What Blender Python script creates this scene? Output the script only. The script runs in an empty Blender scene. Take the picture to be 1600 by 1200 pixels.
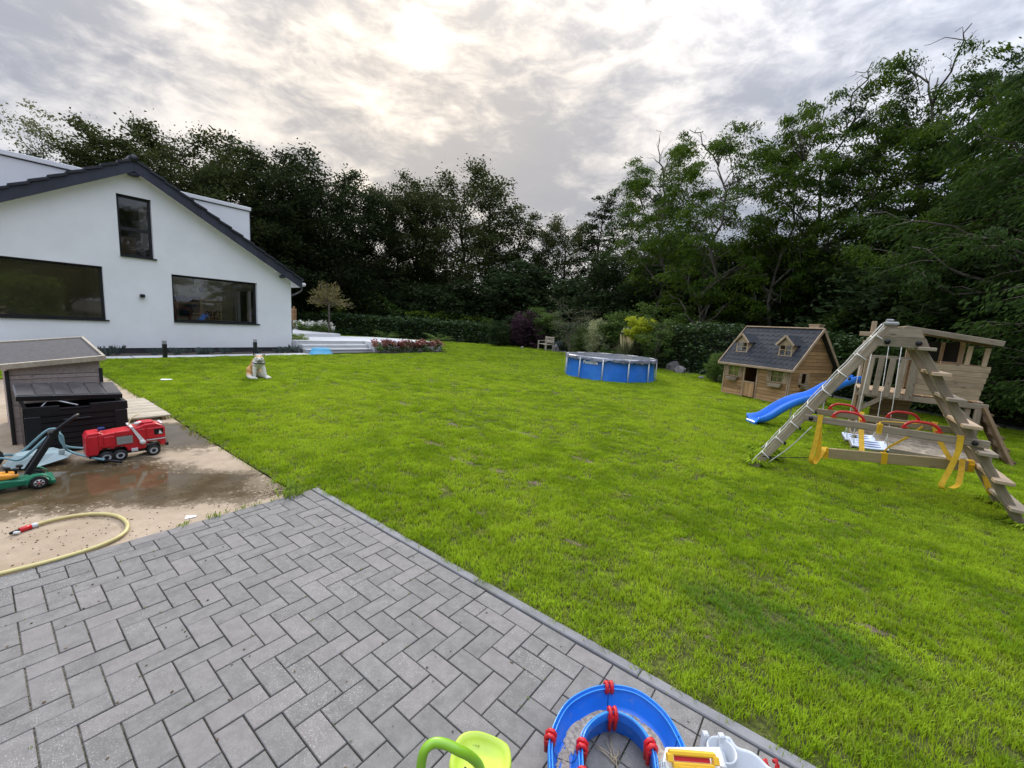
import bpy, bmesh, math, random
import numpy as np
from mathutils import Vector, Matrix, Euler
random.seed(7)
S = bpy.context.scene
COL = S.collection
R_ = math.radians
# ---------------------------------------------------------------- camera
PITCH, ROLL, FPX, CAMH = 0.1432648, 0.06174, 644.86, 1.6
cp, sp, cr, sr = math.cos(PITCH), math.sin(PITCH), math.cos(ROLL), math.sin(ROLL)
c_fwd = Vector((0, cp, -sp)); _up = Vector((0, sp, cp)); _rt = Vector((1, 0, 0))
c_right = _rt*cr + _up*sr; c_up = -_rt*sr + _up*cr
cam_d = bpy.data.cameras.new('camera'); cam = bpy.data.objects.new('camera', cam_d); COL.objects.link(cam)
m = Matrix((c_right, c_up, -c_fwd)).transposed().to_4x4(); m.translation = (0, 0, CAMH)
cam.matrix_world = m
cam_d.sensor_width = 36; cam_d.lens = FPX/1600*36; cam_d.clip_start = .05; cam_d.clip_end = 2000
S.camera = cam
# ---------------------------------------------------------------- exposure
S.view_settings.view_transform = 'Standard'; S.view_settings.look = 'None'
S.view_settings.gamma = 1; S.view_settings.use_curve_mapping = False
S.view_settings.exposure = 0.55
try:
    S.render.engine = 'CYCLES'
    S.cycles.max_bounces = 6; S.cycles.transparent_max_bounces = 12
except Exception: pass
# ---------------------------------------------------------------- sun and sky
SUN_EL, SUN_AZ = R_(30.5), R_(-14)          # azimuth from +Y towards +X
sdir = Vector((math.sin(SUN_AZ)*math.cos(SUN_EL), math.cos(SUN_AZ)*math.cos(SUN_EL), math.sin(SUN_EL)))
sl = bpy.data.lights.new('sun', 'SUN'); sl.energy = 1.5; sl.angle = R_(10); sl.color = (1, .93, .82)
so = bpy.data.objects.new('sun', sl); COL.objects.link(so)
so.rotation_euler = sdir.to_track_quat('Z', 'Y').to_euler(); so.location = (0, 0, 60)

def build_world():
    w = bpy.data.worlds.new('World'); S.world = w; w.use_nodes = True
    nt = w.node_tree; N = nt.nodes; L = nt.links
    for n in list(N): N.remove(n)
    def nd(t, **k):
        n = N.new(t)
        for a, b in k.items(): setattr(n, a, b)
        return n
    def mth(op, a, b=None, clamp=False):
        n = nd('ShaderNodeMath', operation=op, use_clamp=clamp)
        for i, x in enumerate((a, b)):
            if x is None: continue
            if isinstance(x, (int, float)): n.inputs[i].default_value = x
            else: L.new(x, n.inputs[i])
        return n.outputs[0]
    def mix(f, a, b, bt='MIX'):
        n = nd('ShaderNodeMix', data_type='RGBA', blend_type=bt)
        for i, x in ((0, f), (6, a), (7, b)):
            if isinstance(x, (int, float)): n.inputs[i].default_value = x
            elif isinstance(x, tuple): n.inputs[i].default_value = (*x, 1)
            else: L.new(x, n.inputs[i])
        return n.outputs[2]
    def ramp(x, *st):
        n = nd('ShaderNodeValToRGB'); e = n.color_ramp.elements
        e[0].position, e[0].color = st[0][0], (*[st[0][1]]*3, 1)
        e[1].position, e[1].color = st[-1][0], (*[st[-1][1]]*3, 1)
        for p, v in st[1:-1]:
            q = e.new(p); q.color = (v, v, v, 1)
        n.color_ramp.interpolation = 'B_SPLINE' if len(st) > 2 else 'EASE'
        L.new(x, n.inputs[0]); return n.outputs[0]
    tc = nd('ShaderNodeTexCoord')
    sep = nd('ShaderNodeSeparateXYZ'); L.new(tc.outputs['Generated'], sep.inputs[0])
    z = mth('MAXIMUM', sep.outputs[2], 0.0)
    den = mth('ADD', z, 0.55)
    px = mth('DIVIDE', sep.outputs[0], den); py = mth('DIVIDE', sep.outputs[1], den)
    def cloudnoise(rot, sx, sy, scale, detail, rough, dist, off=0.0):
        cb = nd('ShaderNodeCombineXYZ'); L.new(sep.outputs[0], cb.inputs[0]); L.new(sep.outputs[1], cb.inputs[1]); L.new(mth('MULTIPLY', z, 1.9), cb.inputs[2])
        mp = nd('ShaderNodeMapping'); L.new(cb.outputs[0], mp.inputs[0])
        mp.inputs['Rotation'].default_value = (0, 0, rot); mp.inputs['Scale'].default_value = (sx, sy, 1.0)
        mp.inputs['Location'].default_value = (off, off*.7, off*.3)
        n = nd('ShaderNodeTexNoise'); L.new(mp.outputs[0], n.inputs['Vector'])
        n.inputs['Scale'].default_value = scale; n.inputs['Detail'].default_value = detail
        n.inputs['Roughness'].default_value = rough; n.inputs['Distortion'].default_value = dist
        return n.outputs['Fac']
    a = cloudnoise(R_(-25), .75, 1.0, 4.2, 12, .60, .5, 3.1)      # streaky sheets
    b = cloudnoise(R_(15), .8, 1.0, 1.9, 7, .55, .3, 7.7)           # large banks
    c = cloudnoise(R_(-20), .8, 1.0, 12, 9, .62, .4, 1.3)        # small billows
    s = mth('ADD', mth('MULTIPLY', a, .40), mth('ADD', mth('MULTIPLY', b, .28), mth('MULTIPLY', c, .32)))
    cl = ramp(s, (.43, 0.0), (.5, .40), (.578, 1.0))
    # the sun behind the cloud sheet
    dt = nd('ShaderNodeVectorMath', operation='DOT_PRODUCT')
    L.new(tc.outputs['Generated'], dt.inputs[0]); dt.inputs[1].default_value = sdir
    d = mth('MAXIMUM', dt.outputs['Value'], 0)
    wide = mth('POWER', d, 9); mid = mth('POWER', d, 60); core = mth('POWER', d, 2600)
    warm = mix(mth('MULTIPLY', mth('POWER', d, 4), .95, True), (.56, .60, .70), (.88, .765, .61))
    dark = mix(mth('MULTIPLY', mth('POWER', d, 4), .9, True), (.245, .28, .365), (.31, .29, .275))
    # brightness rises smoothly towards the zenith, raised further there to brighten lit surfaces
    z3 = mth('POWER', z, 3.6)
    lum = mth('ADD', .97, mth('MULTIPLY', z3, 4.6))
    colr = mix(cl, dark, warm)
    glow = mth('ADD', mth('MULTIPLY', wide, .03), mth('MULTIPLY', mth('MULTIPLY', mid, mth('ADD', mth('MULTIPLY', cl, 1.1), -.35)), .30))
    glow = mth('ADD', glow, mth('MULTIPLY', core, 3.0))
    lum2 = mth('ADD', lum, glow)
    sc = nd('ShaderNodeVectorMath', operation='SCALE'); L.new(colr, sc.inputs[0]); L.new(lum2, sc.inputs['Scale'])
    sky = nd('ShaderNodeTexSky', sky_type='NISHITA', sun_disc=False)
    sky.sun_elevation = SUN_EL; sky.sun_rotation = SUN_AZ
    bg1 = nd('ShaderNodeBackground'); L.new(sky.outputs[0], bg1.inputs[0]); bg1.inputs[1].default_value = .07
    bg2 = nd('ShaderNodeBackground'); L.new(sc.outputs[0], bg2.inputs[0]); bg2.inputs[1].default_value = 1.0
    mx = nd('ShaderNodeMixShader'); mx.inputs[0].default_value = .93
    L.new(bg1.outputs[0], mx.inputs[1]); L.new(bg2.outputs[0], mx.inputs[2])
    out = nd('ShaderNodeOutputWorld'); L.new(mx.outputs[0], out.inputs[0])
build_world()

# ================================================================ helpers
TH = -0.64798928
U = Vector((math.cos(TH), math.sin(TH))); V = Vector((-U.y, U.x)); C0 = Vector((-1.55486, 3.40498))
def W(u, v, z=0.0):
    p = C0 + U*u + V*v
    return Vector((p.x, p.y, z))
def ray(x, y): return c_right*((x-800)/FPX) + c_up*((600-y)/FPX) + c_fwd
def bearing(x):
    """unit ground direction in which photo column x looks at the horizon"""
    y = 507 + (x-800)*.062
    d = ray(x, y); d.z = 0; return d.normalized()
def top_height(x, y, dist):
    d = ray(x, y); return CAMH + d.z/math.hypot(d.x, d.y)*dist

def props(o, label=None, cat=None, group=None, kind=None):
    if label: o['label'] = label
    if cat: o['category'] = cat
    if group: o['group'] = group
    if kind: o['kind'] = kind
    return o
def empty(name, loc=(0, 0, 0), rz=0.0, label=None, cat=None, group=None):
    o = bpy.data.objects.new(name, None); COL.objects.link(o)
    o.location = loc; o.rotation_euler = (0, 0, rz); o.empty_display_size = .2
    return props(o, label, cat, group)
def link(name, me, mat=None, parent=None, loc=None, rot=None):
    o = bpy.data.objects.new(name, me); COL.objects.link(o)
    if mat is not None and not me.materials:
        for mm in (mat if isinstance(mat, (list, tuple)) else [mat]): me.materials.append(mm)
    if parent is not None: o.parent = parent
    if loc is not None: o.location = loc
    if rot is not None: o.rotation_euler = rot
    return o
def copy_tree(o, parent=None, label=None):
    c = o.copy(); COL.objects.link(c)
    if parent is not None: c.parent = parent
    if label: c['label'] = label
    for ch in list(o.children): copy_tree(ch, c)
    return c

class MB:
    """collects polygons for one mesh"""
    def __init__(s): s.v = []; s.f = []; s.mi = []; s.smooth = []
    def add(s, vs, fs, mi=0, smooth=False):
        b = len(s.v); s.v += [tuple(x) for x in vs]
        for f in fs: s.f.append(tuple(b+i for i in f)); s.mi.append(mi); s.smooth.append(smooth)
        return s
    def box(s, x0, x1, y0, y1, z0, z1, mi=0, M=None, ch=0.0):
        if ch:
            vs, fs = chamfer_box(x0, x1, y0, y1, z0, z1, ch)
        else:
            vs = [(x, y, z) for x in (x0, x1) for y in (y0, y1) for z in (z0, z1)]
            fs = [(0, 1, 3, 2), (4, 6, 7, 5), (0, 4, 5, 1), (2, 3, 7, 6), (0, 2, 6, 4), (1, 5, 7, 3)]
        if M is not None: vs = [M @ Vector(v) for v in vs]
        return s.add(vs, fs, mi)
    def bar(s, p, q, w, h, up=(0, 0, 1), mi=0, ch=0.0):
        p, q = Vector(p), Vector(q); M, ln = frame(p, q, up)
        return s.box(0, ln, -w/2, w/2, -h/2, h/2, mi, M, ch)
    def tube(s, pts, r, n=8, mi=0, caps=True, smooth=True, flat=1.0):
        pts = [Vector(p) for p in pts]; k = len(pts)
        rs = r if isinstance(r, (list, tuple)) else [r]*k
        vs = []; fs = []; prev = None
        for i, p in enumerate(pts):
            t = (pts[min(i+1, k-1)]-pts[max(i-1, 0)]).normalized()
            if prev is None:
                a = Vector((0, 0, 1)) if abs(t.z) < .9 else Vector((1, 0, 0))
                nrm = t.cross(a).normalized()
            else: nrm = (prev - t*prev.dot(t)).normalized()
            prev = nrm; bn = t.cross(nrm)
            for j in range(n):
                an = 2*math.pi*j/n
                vs.append(p + (nrm*math.cos(an) + bn*math.sin(an)*flat)*rs[i])
        for i in range(k-1):
            for j in range(n):
                a = i*n+j; b = i*n+(j+1) % n
                fs.append((a, b, b+n, a+n))
        if caps: fs += [tuple(reversed(range(n))), tuple(range((k-1)*n, k*n))]
        return s.add(vs, fs, mi, smooth)
    def lathe(s, prof, n=24, mi=0, c=(0, 0, 0), axis='z', smooth=True, close=False):
        vs = []; fs = []
        for r, z in prof:
            for j in range(n):
                a = 2*math.pi*j/n; x, y = r*math.cos(a), r*math.sin(a)
                if axis == 'z': p = (x, y, z)
                elif axis == 'y': p = (x, z, y)
                else: p = (z, x, y)
                vs.append((p[0]+c[0], p[1]+c[1], p[2]+c[2]))
        k = len(prof)
        for i in range(k-1):
            for j in range(n):
                a = i*n+j; b = i*n+(j+1) % n
                fs.append((a, b, b+n, a+n))
        return s.add(vs, fs, mi, smooth)
    def prism(s, poly, z0, z1, mi=0, M=None):
        """poly in xy, extruded z0..z1"""
        n = len(poly)
        vs = [Vector((x, y, z0)) for x, y in poly] + [Vector((x, y, z1)) for x, y in poly]
        if M is not None: vs = [M @ v for v in vs]
        fs = [tuple(reversed(range(n))), tuple(range(n, 2*n))] + [(i, (i+1) % n, n+(i+1) % n, n+i) for i in range(n)]
        return s.add(vs, fs, mi)
    def mesh(s, name='mesh'):
        me = bpy.data.meshes.new(name); me.from_pydata(s.v, [], s.f)
        me.polygons.foreach_set('material_index', s.mi); me.polygons.foreach_set('use_smooth', s.smooth)
        me.update(); return me
    def fixed(s, name='mesh'):
        me = s.mesh(name); bm = bmesh.new(); bm.from_mesh(me)
        bmesh.ops.recalc_face_normals(bm, faces=bm.faces); bm.to_mesh(me); bm.free(); return me
    def build(s, name, mat, parent=None, loc=None, rot=None, fix=True, bevel=0, sub=0):
        me = s.fixed(name) if fix else s.mesh(name)
        o = link(name, me, mat, parent, loc, rot)
        if bevel:
            md = o.modifiers.new('bevel', 'BEVEL'); md.width = bevel; md.segments = 2; md.limit_method = 'ANGLE'; md.angle_limit = R_(40)
        if sub:
            md = o.modifiers.new('sub', 'SUBSURF'); md.levels = sub; md.render_levels = sub
        return o
def frame(p, q, up=(0, 0, 1)):
    d = q-p; ln = d.length; x = d.normalized(); upv = Vector(up)
    if abs(x.dot(upv.normalized())) > .98: upv = Vector((1, 0, 0))
    y = upv.cross(x).normalized(); z = x.cross(y)
    M = Matrix((x, y, z)).transposed().to_4x4(); M.translation = p
    return M, ln
def chamfer_box(x0, x1, y0, y1, z0, z1, c):
    """box with chamfered upper and lower edges along all sides (24 verts)"""
    vs = []
    for z, k in ((z0, c), (z0+c, 0), (z1-c, 0), (z1, c)):
        vs += [(x0+k, y0+k, z), (x1-k, y0+k, z), (x1-k, y1-k, z), (x0+k, y1-k, z)]
    fs = [(3, 2, 1, 0), (12, 13, 14, 15)]
    for l in range(3):
        for i in range(4):
            a = l*4+i; b = l*4+(i+1) % 4
            fs.append((a, b, b+4, a+4))
    return vs, fs
def beam(name, p, q, w, h, mat, parent=None, up=(0, 0, 1), ch=.006, label=None):
    """one timber: an object whose local X runs along its length"""
    M, ln = frame(Vector(p), Vector(q), up)
    b = MB(); b.box(0, ln, -w/2, w/2, -h/2, h/2, ch=ch)
    o = link(name, b.mesh(name), mat, parent); o.matrix_local = M
    if label: o['label'] = label
    return o
def smooth_path(pts, n=6, closed=False):
    P = [Vector(p) for p in pts]; out = []
    k = len(P); rng = range(k if closed else k-1)
    for i in rng:
        a = P[(i-1) % k] if closed or i > 0 else P[0]*2-P[1]
        b, c = P[i], P[(i+1) % k]
        d = P[(i+2) % k] if closed or i < k-2 else P[-1]*2-P[-2]
        for j in range(n):
            t = j/n
            out.append(.5*((2*b)+(c-a)*t+(2*a-5*b+4*c-d)*t*t+(3*b-3*c+d-a)*t**3))
    if not closed: out.append(P[-1])
    return out

# ================================================================ materials
class NT:
    def __init__(s, name):
        s.m = bpy.data.materials.new(name); s.m.use_nodes = True; s.t = s.m.node_tree; s.N = s.t.nodes; s.L = s.t.links
        s.b = s.N['Principled BSDF']; s.out = s.N['Material Output']
    def n(s, t, **k):
        x = s.N.new(t)
        for a, b in k.items(): setattr(x, a, b)
        return x
    def set(s, node, key, val):
        if isinstance(val, (int, float)): node.inputs[key].default_value = val
        elif isinstance(val, tuple):
            node.inputs[key].default_value = (*val, 1) if len(val) == 3 and node.inputs[key].type == 'RGBA' else val
        else: s.L.new(val, node.inputs[key])
    def coord(s, which='Object', scale=(1, 1, 1), randomise=True, rot=(0, 0, 0)):
        if which == 'World': src = s.n('ShaderNodeNewGeometry').outputs['Position']; randomise = False
        else: src = s.n('ShaderNodeTexCoord').outputs[which]
        mp = s.n('ShaderNodeMapping'); s.L.new(src, mp.inputs[0]); mp.inputs['Scale'].default_value = scale; mp.inputs['Rotation'].default_value = rot
        if randomise:
            oi = s.n('ShaderNodeObjectInfo'); m_ = s.math('MULTIPLY', oi.outputs['Random'], 37.0)
            cb = s.n('ShaderNodeCombineXYZ')
            for i in range(3): s.L.new(m_, cb.inputs[i])
            s.L.new(cb.outputs[0], mp.inputs['Location'])
        return mp.outputs[0]
    def noise(s, co, scale, detail=4, rough=.55, dist=0.0):
        x = s.n('ShaderNodeTexNoise'); s.L.new(co, x.inputs['Vector'])
        x.inputs['Scale'].default_value = scale; x.inputs['Detail'].default_value = detail
        x.inputs['Roughness'].default_value = rough; x.inputs['Distortion'].default_value = dist
        return x.outputs['Fac']
    def math(s, op, a, b=None, clamp=False):
        x = s.n('ShaderNodeMath', operation=op, use_clamp=clamp)
        s.set(x, 0, a)
        if b is not None: s.set(x, 1, b)
        return x.outputs[0]
    def mix(s, f, a, b, bt='MIX'):
        x = s.n('ShaderNodeMix', data_type='RGBA', blend_type=bt)
        s.set(x, 0, f); s.set(x, 6, a); s.set(x, 7, b); return x.outputs[2]
    def ramp(s, x, p0, p1, v0=0.0, v1=1.0):
        r = s.n('ShaderNodeMapRange', interpolation_type='SMOOTHSTEP'); s.set(r, 0, x)
        for i, v in ((1, p0), (2, p1), (3, v0), (4, v1)): r.inputs[i].default_value = v
        return r.outputs[0]
    def scale(s, col, f):
        x = s.n('ShaderNodeVectorMath', operation='SCALE'); s.set(x, 0, col) if not isinstance(col, tuple) else setattr(x.inputs[0], 'default_value', col[:3])
        s.set(x, 'Scale', f); return x.outputs[0]
    def bump(s, h, strength=.2, dist=.01, normal=None):
        x = s.n('ShaderNodeBump'); s.set(x, 'Height', h); x.inputs['Strength'].default_value = strength; x.inputs['Distance'].default_value = dist
        if normal is not None: s.L.new(normal, x.inputs['Normal'])
        s.L.new(x.outputs[0], s.b.inputs['Normal']); return x.outputs[0]
    def rnd(s): return s.n('ShaderNodeObjectInfo').outputs['Random']
MATS = {}
def simple(name, col, rough=.6, var=.15, scale=6, bump=.1, bdist=.004, spec=.5, rnd=.0, stretch=(1, 1, 1), dirt=None, metal=0.0, fine=None):
    if name in MATS: return MATS[name]
    t = NT(name); co = t.coord('Object', stretch)
    n1 = t.noise(co, scale, 5, .6)
    f = t.ramp(n1, .3, .7, 1-var, 1+var)
    if rnd:
        f = t.math('MULTIPLY', f, t.math('ADD', t.math('MULTIPLY', t.rnd(), 2*rnd), 1-rnd))
    c = t.scale(tuple(col), f)
    if dirt:
        n2 = t.noise(co, scale*.35, 6, .65); c = t.mix(t.ramp(n2, .5, .72, 0, .8), c, dirt)
    if fine:
        n3 = t.noise(co, fine[0], 2, .5); c = t.mix(t.ramp(n3, .62, .75, 0, fine[2]), c, fine[1])
    t.L.new(c, t.b.inputs['Base Color']); t.b.inputs['Roughness'].default_value = rough
    t.b.inputs['Specular IOR Level'].default_value = spec; t.b.inputs['Metallic'].default_value = metal
    if bump: t.bump(t.noise(co, scale*4, 4, .6), bump, bdist)
    MATS[name] = t.m; return t.m
def wood(name, col, col2, rough=.75, knots=True, rnd=.18, green=0.0):
    """weathered timber, grain along local X"""
    t = NT(name); co = t.coord('Object', (1, 1, 1))
    g = t.coord('Object', (1.2, 22, 22))
    n1 = t.noise(g, 2.2, 6, .65, .6)
    n2 = t.noise(co, 2.6, 4, .6)
    c = t.mix(t.ramp(n1, .32, .68), col, col2)
    c = t.mix(t.ramp(n2, .42, .7, 0, .45), c, tuple(x*.62 for x in col))
    if green: c = t.mix(t.ramp(t.noise(co, 3.5, 5, .7), .5, .72, 0, green), c, (.10, .12, .05))
    if knots:
        vo = t.n('ShaderNodeTexVoronoi'); t.L.new(t.coord('Object', (3, 9, 9)), vo.inputs['Vector']); vo.inputs['Scale'].default_value = 1.3
        c = t.mix(t.ramp(vo.outputs['Distance'], .05, .16, .75, 0), c, tuple(x*.3 for x in col))
    f = t.math('ADD', t.math('MULTIPLY', t.rnd(), 2*rnd), 1-rnd)
    c = t.scale(c, f)
    t.L.new(c, t.b.inputs['Base Color']); t.b.inputs['Roughness'].default_value = rough; t.b.inputs['Specular IOR Level'].default_value = .3
    t.bump(n1, .35, .004); return t.m
def leafmat(name, col, col2, trans=.35, rough=.7, patch=1.2, spec=.06):
    """leaves: world-placed variation of species colour, light passing through"""
    t = NT(name)
    geo = t.n('ShaderNodeNewGeometry'); ri = geo.outputs['Random Per Island']
    n1 = t.noise(t.coord('World'), patch, 3, .6)
    c = t.mix(t.ramp(n1, .35, .65), col, col2)
    c = t.scale(c, t.math('ADD', t.math('MULTIPLY', ri, .8), .6))
    c = t.scale(c, t.math('ADD', t.math('MULTIPLY', t.rnd(), .3), .85))
    df = t.n('ShaderNodeBsdfPrincipled'); t.L.new(c, df.inputs['Base Color']); df.inputs['Roughness'].default_value = rough
    df.inputs['Specular IOR Level'].default_value = spec
    tr = t.n('ShaderNodeBsdfTranslucent'); t.L.new(t.mix(.5, c, tuple(min(1, x*1.6) for x in col2)), tr.inputs[0])
    mx = t.n('ShaderNodeMixShader'); mx.inputs[0].default_value = trans
    t.L.new(df.outputs[0], mx.inputs[1]); t.L.new(tr.outputs[0], mx.inputs[2]); t.L.new(mx.outputs[0], t.out.inputs[0])
    t.N.remove(t.b); return t.m
def glassmat(name='window_glass', tint=(1, 1, 1), refl=.0):
    t = NT(name); t.N.remove(t.b)
    g = t.n('ShaderNodeBsdfGlossy'); g.inputs['Roughness'].default_value = .01; g.inputs[0].default_value = (1, 1, 1, 1)
    tr = t.n('ShaderNodeBsdfTransparent'); tr.inputs[0].default_value = (*tint, 1)
    fr = t.n('ShaderNodeFresnel'); fr.inputs[0].default_value = 1.6
    mx = t.n('ShaderNodeMixShader'); t.L.new(t.math('ADD', fr.outputs[0], refl, True), mx.inputs[0])
    t.L.new(tr.outputs[0], mx.inputs[1]); t.L.new(g.outputs[0], mx.inputs[2]); t.L.new(mx.outputs[0], t.out.inputs[0])
    return t.m

M_bark = simple('bark', (.055, .045, .035), .9, .3, 3, .6, .03, .2, stretch=(4, 4, .6))
M_bark_pale = simple('bark_pale', (.12, .105, .085), .9, .3, 3, .6, .03, .2, stretch=(4, 4, .6))
M_render = simple('white_render', (.86, .86, .875), .9, .045, .9, .35, .004, .2)
M_white = simple('white_paint', (.80, .80, .81), .6, .04, 2, .05)
M_dark_frame = simple('black_aluminium', (.012, .013, .016), .35, .1, 4, 0)
M_fascia = simple('fascia_slate', (.032, .036, .055), .6, .15, 3, .15, rnd=.15)
M_tile = simple('roof_tile', (.022, .024, .032), .45, .2, 5, .2, rnd=.2)
M_plinth = simple('plinth', (.035, .036, .038), .9, .2, 3, .2)
M_glass = glassmat()
M_wood_grey = wood('weathered_wood', (.27, .215, .15), (.39, .32, .235), green=.35)
M_wood_tower = wood('tower_wood', (.33, .24, .15), (.46, .355, .24), green=.2)
M_wood_fresh = wood('fresh_wood', (.44, .33, .17), (.53, .42, .24), knots=True)
M_wood_house = wood('playhouse_wood', (.46, .24, .10), (.56, .36, .19), rnd=.28, green=.05)
M_wood_trim = wood('trim_wood', (.44, .31, .19), (.55, .42, .29), knots=False)
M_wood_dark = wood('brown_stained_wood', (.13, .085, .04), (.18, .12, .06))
M_wood_pale = wood('pale_deck_wood', (.42, .36, .27), (.54, .48, .38), knots=False, green=.1)
M_wood_pink = wood('shed_wood', (.34, .27, .245), (.46, .39, .36), rnd=.12)
M_black_plastic = simple('black_plastic', (.009, .010, .012), .45, .2, 5, .1, spec=.3)
M_blue_slide = simple('slide_blue_plastic', (.02, .20, .74), .3, .08, 4, .04)
M_black_rubber = simple('black_rubber', (.012, .012, .012), .7, .2, 5, .1)
M_blue_plastic = simple('blue_plastic', (.012, .13, .62), .28, .08, 4, .04)
M_red_plastic = simple('red_plastic', (.55, .012, .016), .3, .08, 4, .04)
M_truck_red = simple('truck_red_plastic', (.56, .014, .025), .35, .12, 5, .05, dirt=(.38, .03, .03))
M_green_plastic = simple('green_plastic', (.01, .16, .085), .35, .1, 4, .04)
M_yellow_strap = simple('yellow_webbing', (.72, .43, .02), .7, .12, 20, .3)
M_yellow_plastic = simple('yellow_plastic', (.78, .45, .02), .35, .08, 4, .04)
M_lime = simple('lime_plastic', (.50, .68, .05), .35, .08, 6, .06, dirt=(.42, .55, .06))
M_lime2 = simple('green_tube_plastic', (.22, .45, .02), .3, .1, 6, .04)
M_grey_plastic = simple('light_grey_plastic', (.58, .61, .64), .4, .08, 5, .05, dirt=(.46, .48, .48))
M_white_plastic = simple('white_plastic', (.72, .72, .70), .4, .08, 5, .05)
M_teal = simple('pale_blue_metal', (.16, .30, .33), .4, .12, 5, .08, dirt=(.12, .2, .2))
M_teal_pale = simple('pale_blue_tray', (.36, .46, .46), .45, .15, 5, .08, dirt=(.22, .27, .25))
M_orange = simple('orange_plastic', (.80, .33, .03), .35, .1, 5, .04)
M_rope = simple('white_rope', (.62, .60, .55), .9, .15, 30, .3)
M_stone = simple('garden_stone', (.17, .155, .15), .9, .35, 4, .6, .02, rnd=.2)

# ================================================================ GROUND
def poly_sheet(name, pts, z, mat, kind='structure', thick=None, parent=None):
    b = MB()
    if thick: b.prism([(p[0], p[1]) for p in pts], z-thick, z)
    else: b.add([(p[0], p[1], z) for p in pts], [tuple(range(len(pts)))])
    o = b.build(name, mat, parent); 
    if kind: o['kind'] = kind
    return o
def uvpts(l): return [tuple(W(u, v))[:2] for u, v in l]
M_soil = simple('soil', (.075, .06, .045), .95, .35, 1.5, .5, .03)
g = MB(); g.add([(-400, -400, -.06), (400, -400, -.06), (400, 400, -.06), (-400, 400, -.06)], [(0, 1, 2, 3)])
props(g.build('ground', M_soil), kind='structure')

BORDER = [(-9.5, 31.0), (-5, 31.2), (-1.5, 31.6), (1.3, 30.6), (2.6, 28), (4, 24.8), (6.2, 19.8), (8.1, 16.2), (9.6, 12.6), (10.9, 8.8), (12.2, 5.2), (13.2, 2), (14.6, -3)]
def border_x(y):
    """x of the lawn's right-hand edge at world y"""
    pts = BORDER[::-1]
    if y <= pts[0][1]: return pts[0][0]
    for (x0, y0), (x1, y1) in zip(pts, pts[1:]):
        if y0 <= y <= y1 or (y1 < y0 and y1 <= y <= y0): return x0+(x1-x0)*(y-y0)/(y1-y0 or 1e-6)
    return -99
def vnoise(x, y, seed=0):
    """cheap smooth value noise 0..1 (numpy)"""
    xi = np.floor(x).astype(int); yi = np.floor(y).astype(int); fx = x-xi; fy = y-yi
    fx = fx*fx*(3-2*fx); fy = fy*fy*(3-2*fy)
    def h(a, b): 
        n = (a*374761393 + b*668265263 + seed*1442695) & 0x7fffffff
        n = ((n ^ (n >> 13))*1274126177) & 0x7fffffff
        return (n & 0xffff)/65535.0
    return (h(xi, yi)*(1-fx)+h(xi+1, yi)*fx)*(1-fy)+(h(xi, yi+1)*(1-fx)+h(xi+1, yi+1)*fx)*fy
def lawn_material():
    t = NT('lawn'); co = t.coord('World')
    big = t.noise(co, .35, 4, .6); mid = t.noise(co, 2.2, 5, .65); fin = t.noise(co, 30, 4, .7)
    c = t.mix(t.ramp(mid, .35, .65), (.070, .085, .018), (.105, .125, .026))
    c = t.mix(t.ramp(big, .4, .65, 0, .35), c, (.21, .26, .03))
    c = t.mix(t.ramp(fin, .38, .62, .0, .85), c, (.030, .032, .012))
    c = t.mix(t.ramp(t.noise(co, 55, 3, .7), .58, .68, 0, .6), c, (.20, .17, .08))
    at = t.n('ShaderNodeAttribute', attribute_name='bare')
    c = t.mix(t.ramp(at.outputs['Fac'], .3, .85), c, (.17, .125, .065))
    t.L.new(c, t.b.inputs['Base Color']); t.b.inputs['Roughness'].default_value = .9; t.b.inputs['Specular IOR Level'].default_value = .15
    t.bump(fin, .8, .02); return t.m
M_lawn = lawn_material()
def build_lawn():
    us = sorted(set([round(x, 3) for x in np.arange(-26.55, 20.01, .3)] + [-8.9, -.27]))
    vs = sorted(set([round(x, 3) for x in np.arange(-13.9, 30.01, .3)] + [-.12, .0625, 12.6]))
    idx = {}; verts = []; faces = []
    def vid(i, j):
        if (i, j) not in idx:
            idx[(i, j)] = len(verts); p = W(us[i], vs[j]); verts.append((p.x, p.y, 0.0))
        return idx[(i, j)]
    for i in range(len(us)-1):
        for j in range(len(vs)-1):
            uc, vc = (us[i]+us[i+1])/2, (vs[j]+vs[j+1])/2
            if uc > -.27 and vc < .0625: continue
            if -8.9 < uc < -.27 and vc < -.12: continue
            if uc < -12.15 and vc < 12.6: continue
            p = W(uc, vc)
            if p.y > 31.6 or p.x > border_x(p.y)+1.0 or p.y < -8 : continue
            faces.append((vid(i, j), vid(i+1, j), vid(i+1, j+1), vid(i, j+1)))
    me = bpy.data.meshes.new('lawn'); me.from_pydata(verts, [], faces); me.materials.append(M_lawn)
    co = np.array(verts); x, y = co[:, 0], co[:, 1]
    # worn patches: scattered, stretched along the mowing direction
    u_ = (x-C0.x)*U.x+(y-C0.y)*U.y; v_ = (x-C0.x)*V.x+(y-C0.y)*V.y
    return me, co
lawn_me, lawn_co = build_lawn()
lawn = props(link('lawn', lawn_me), kind='structure')

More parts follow.
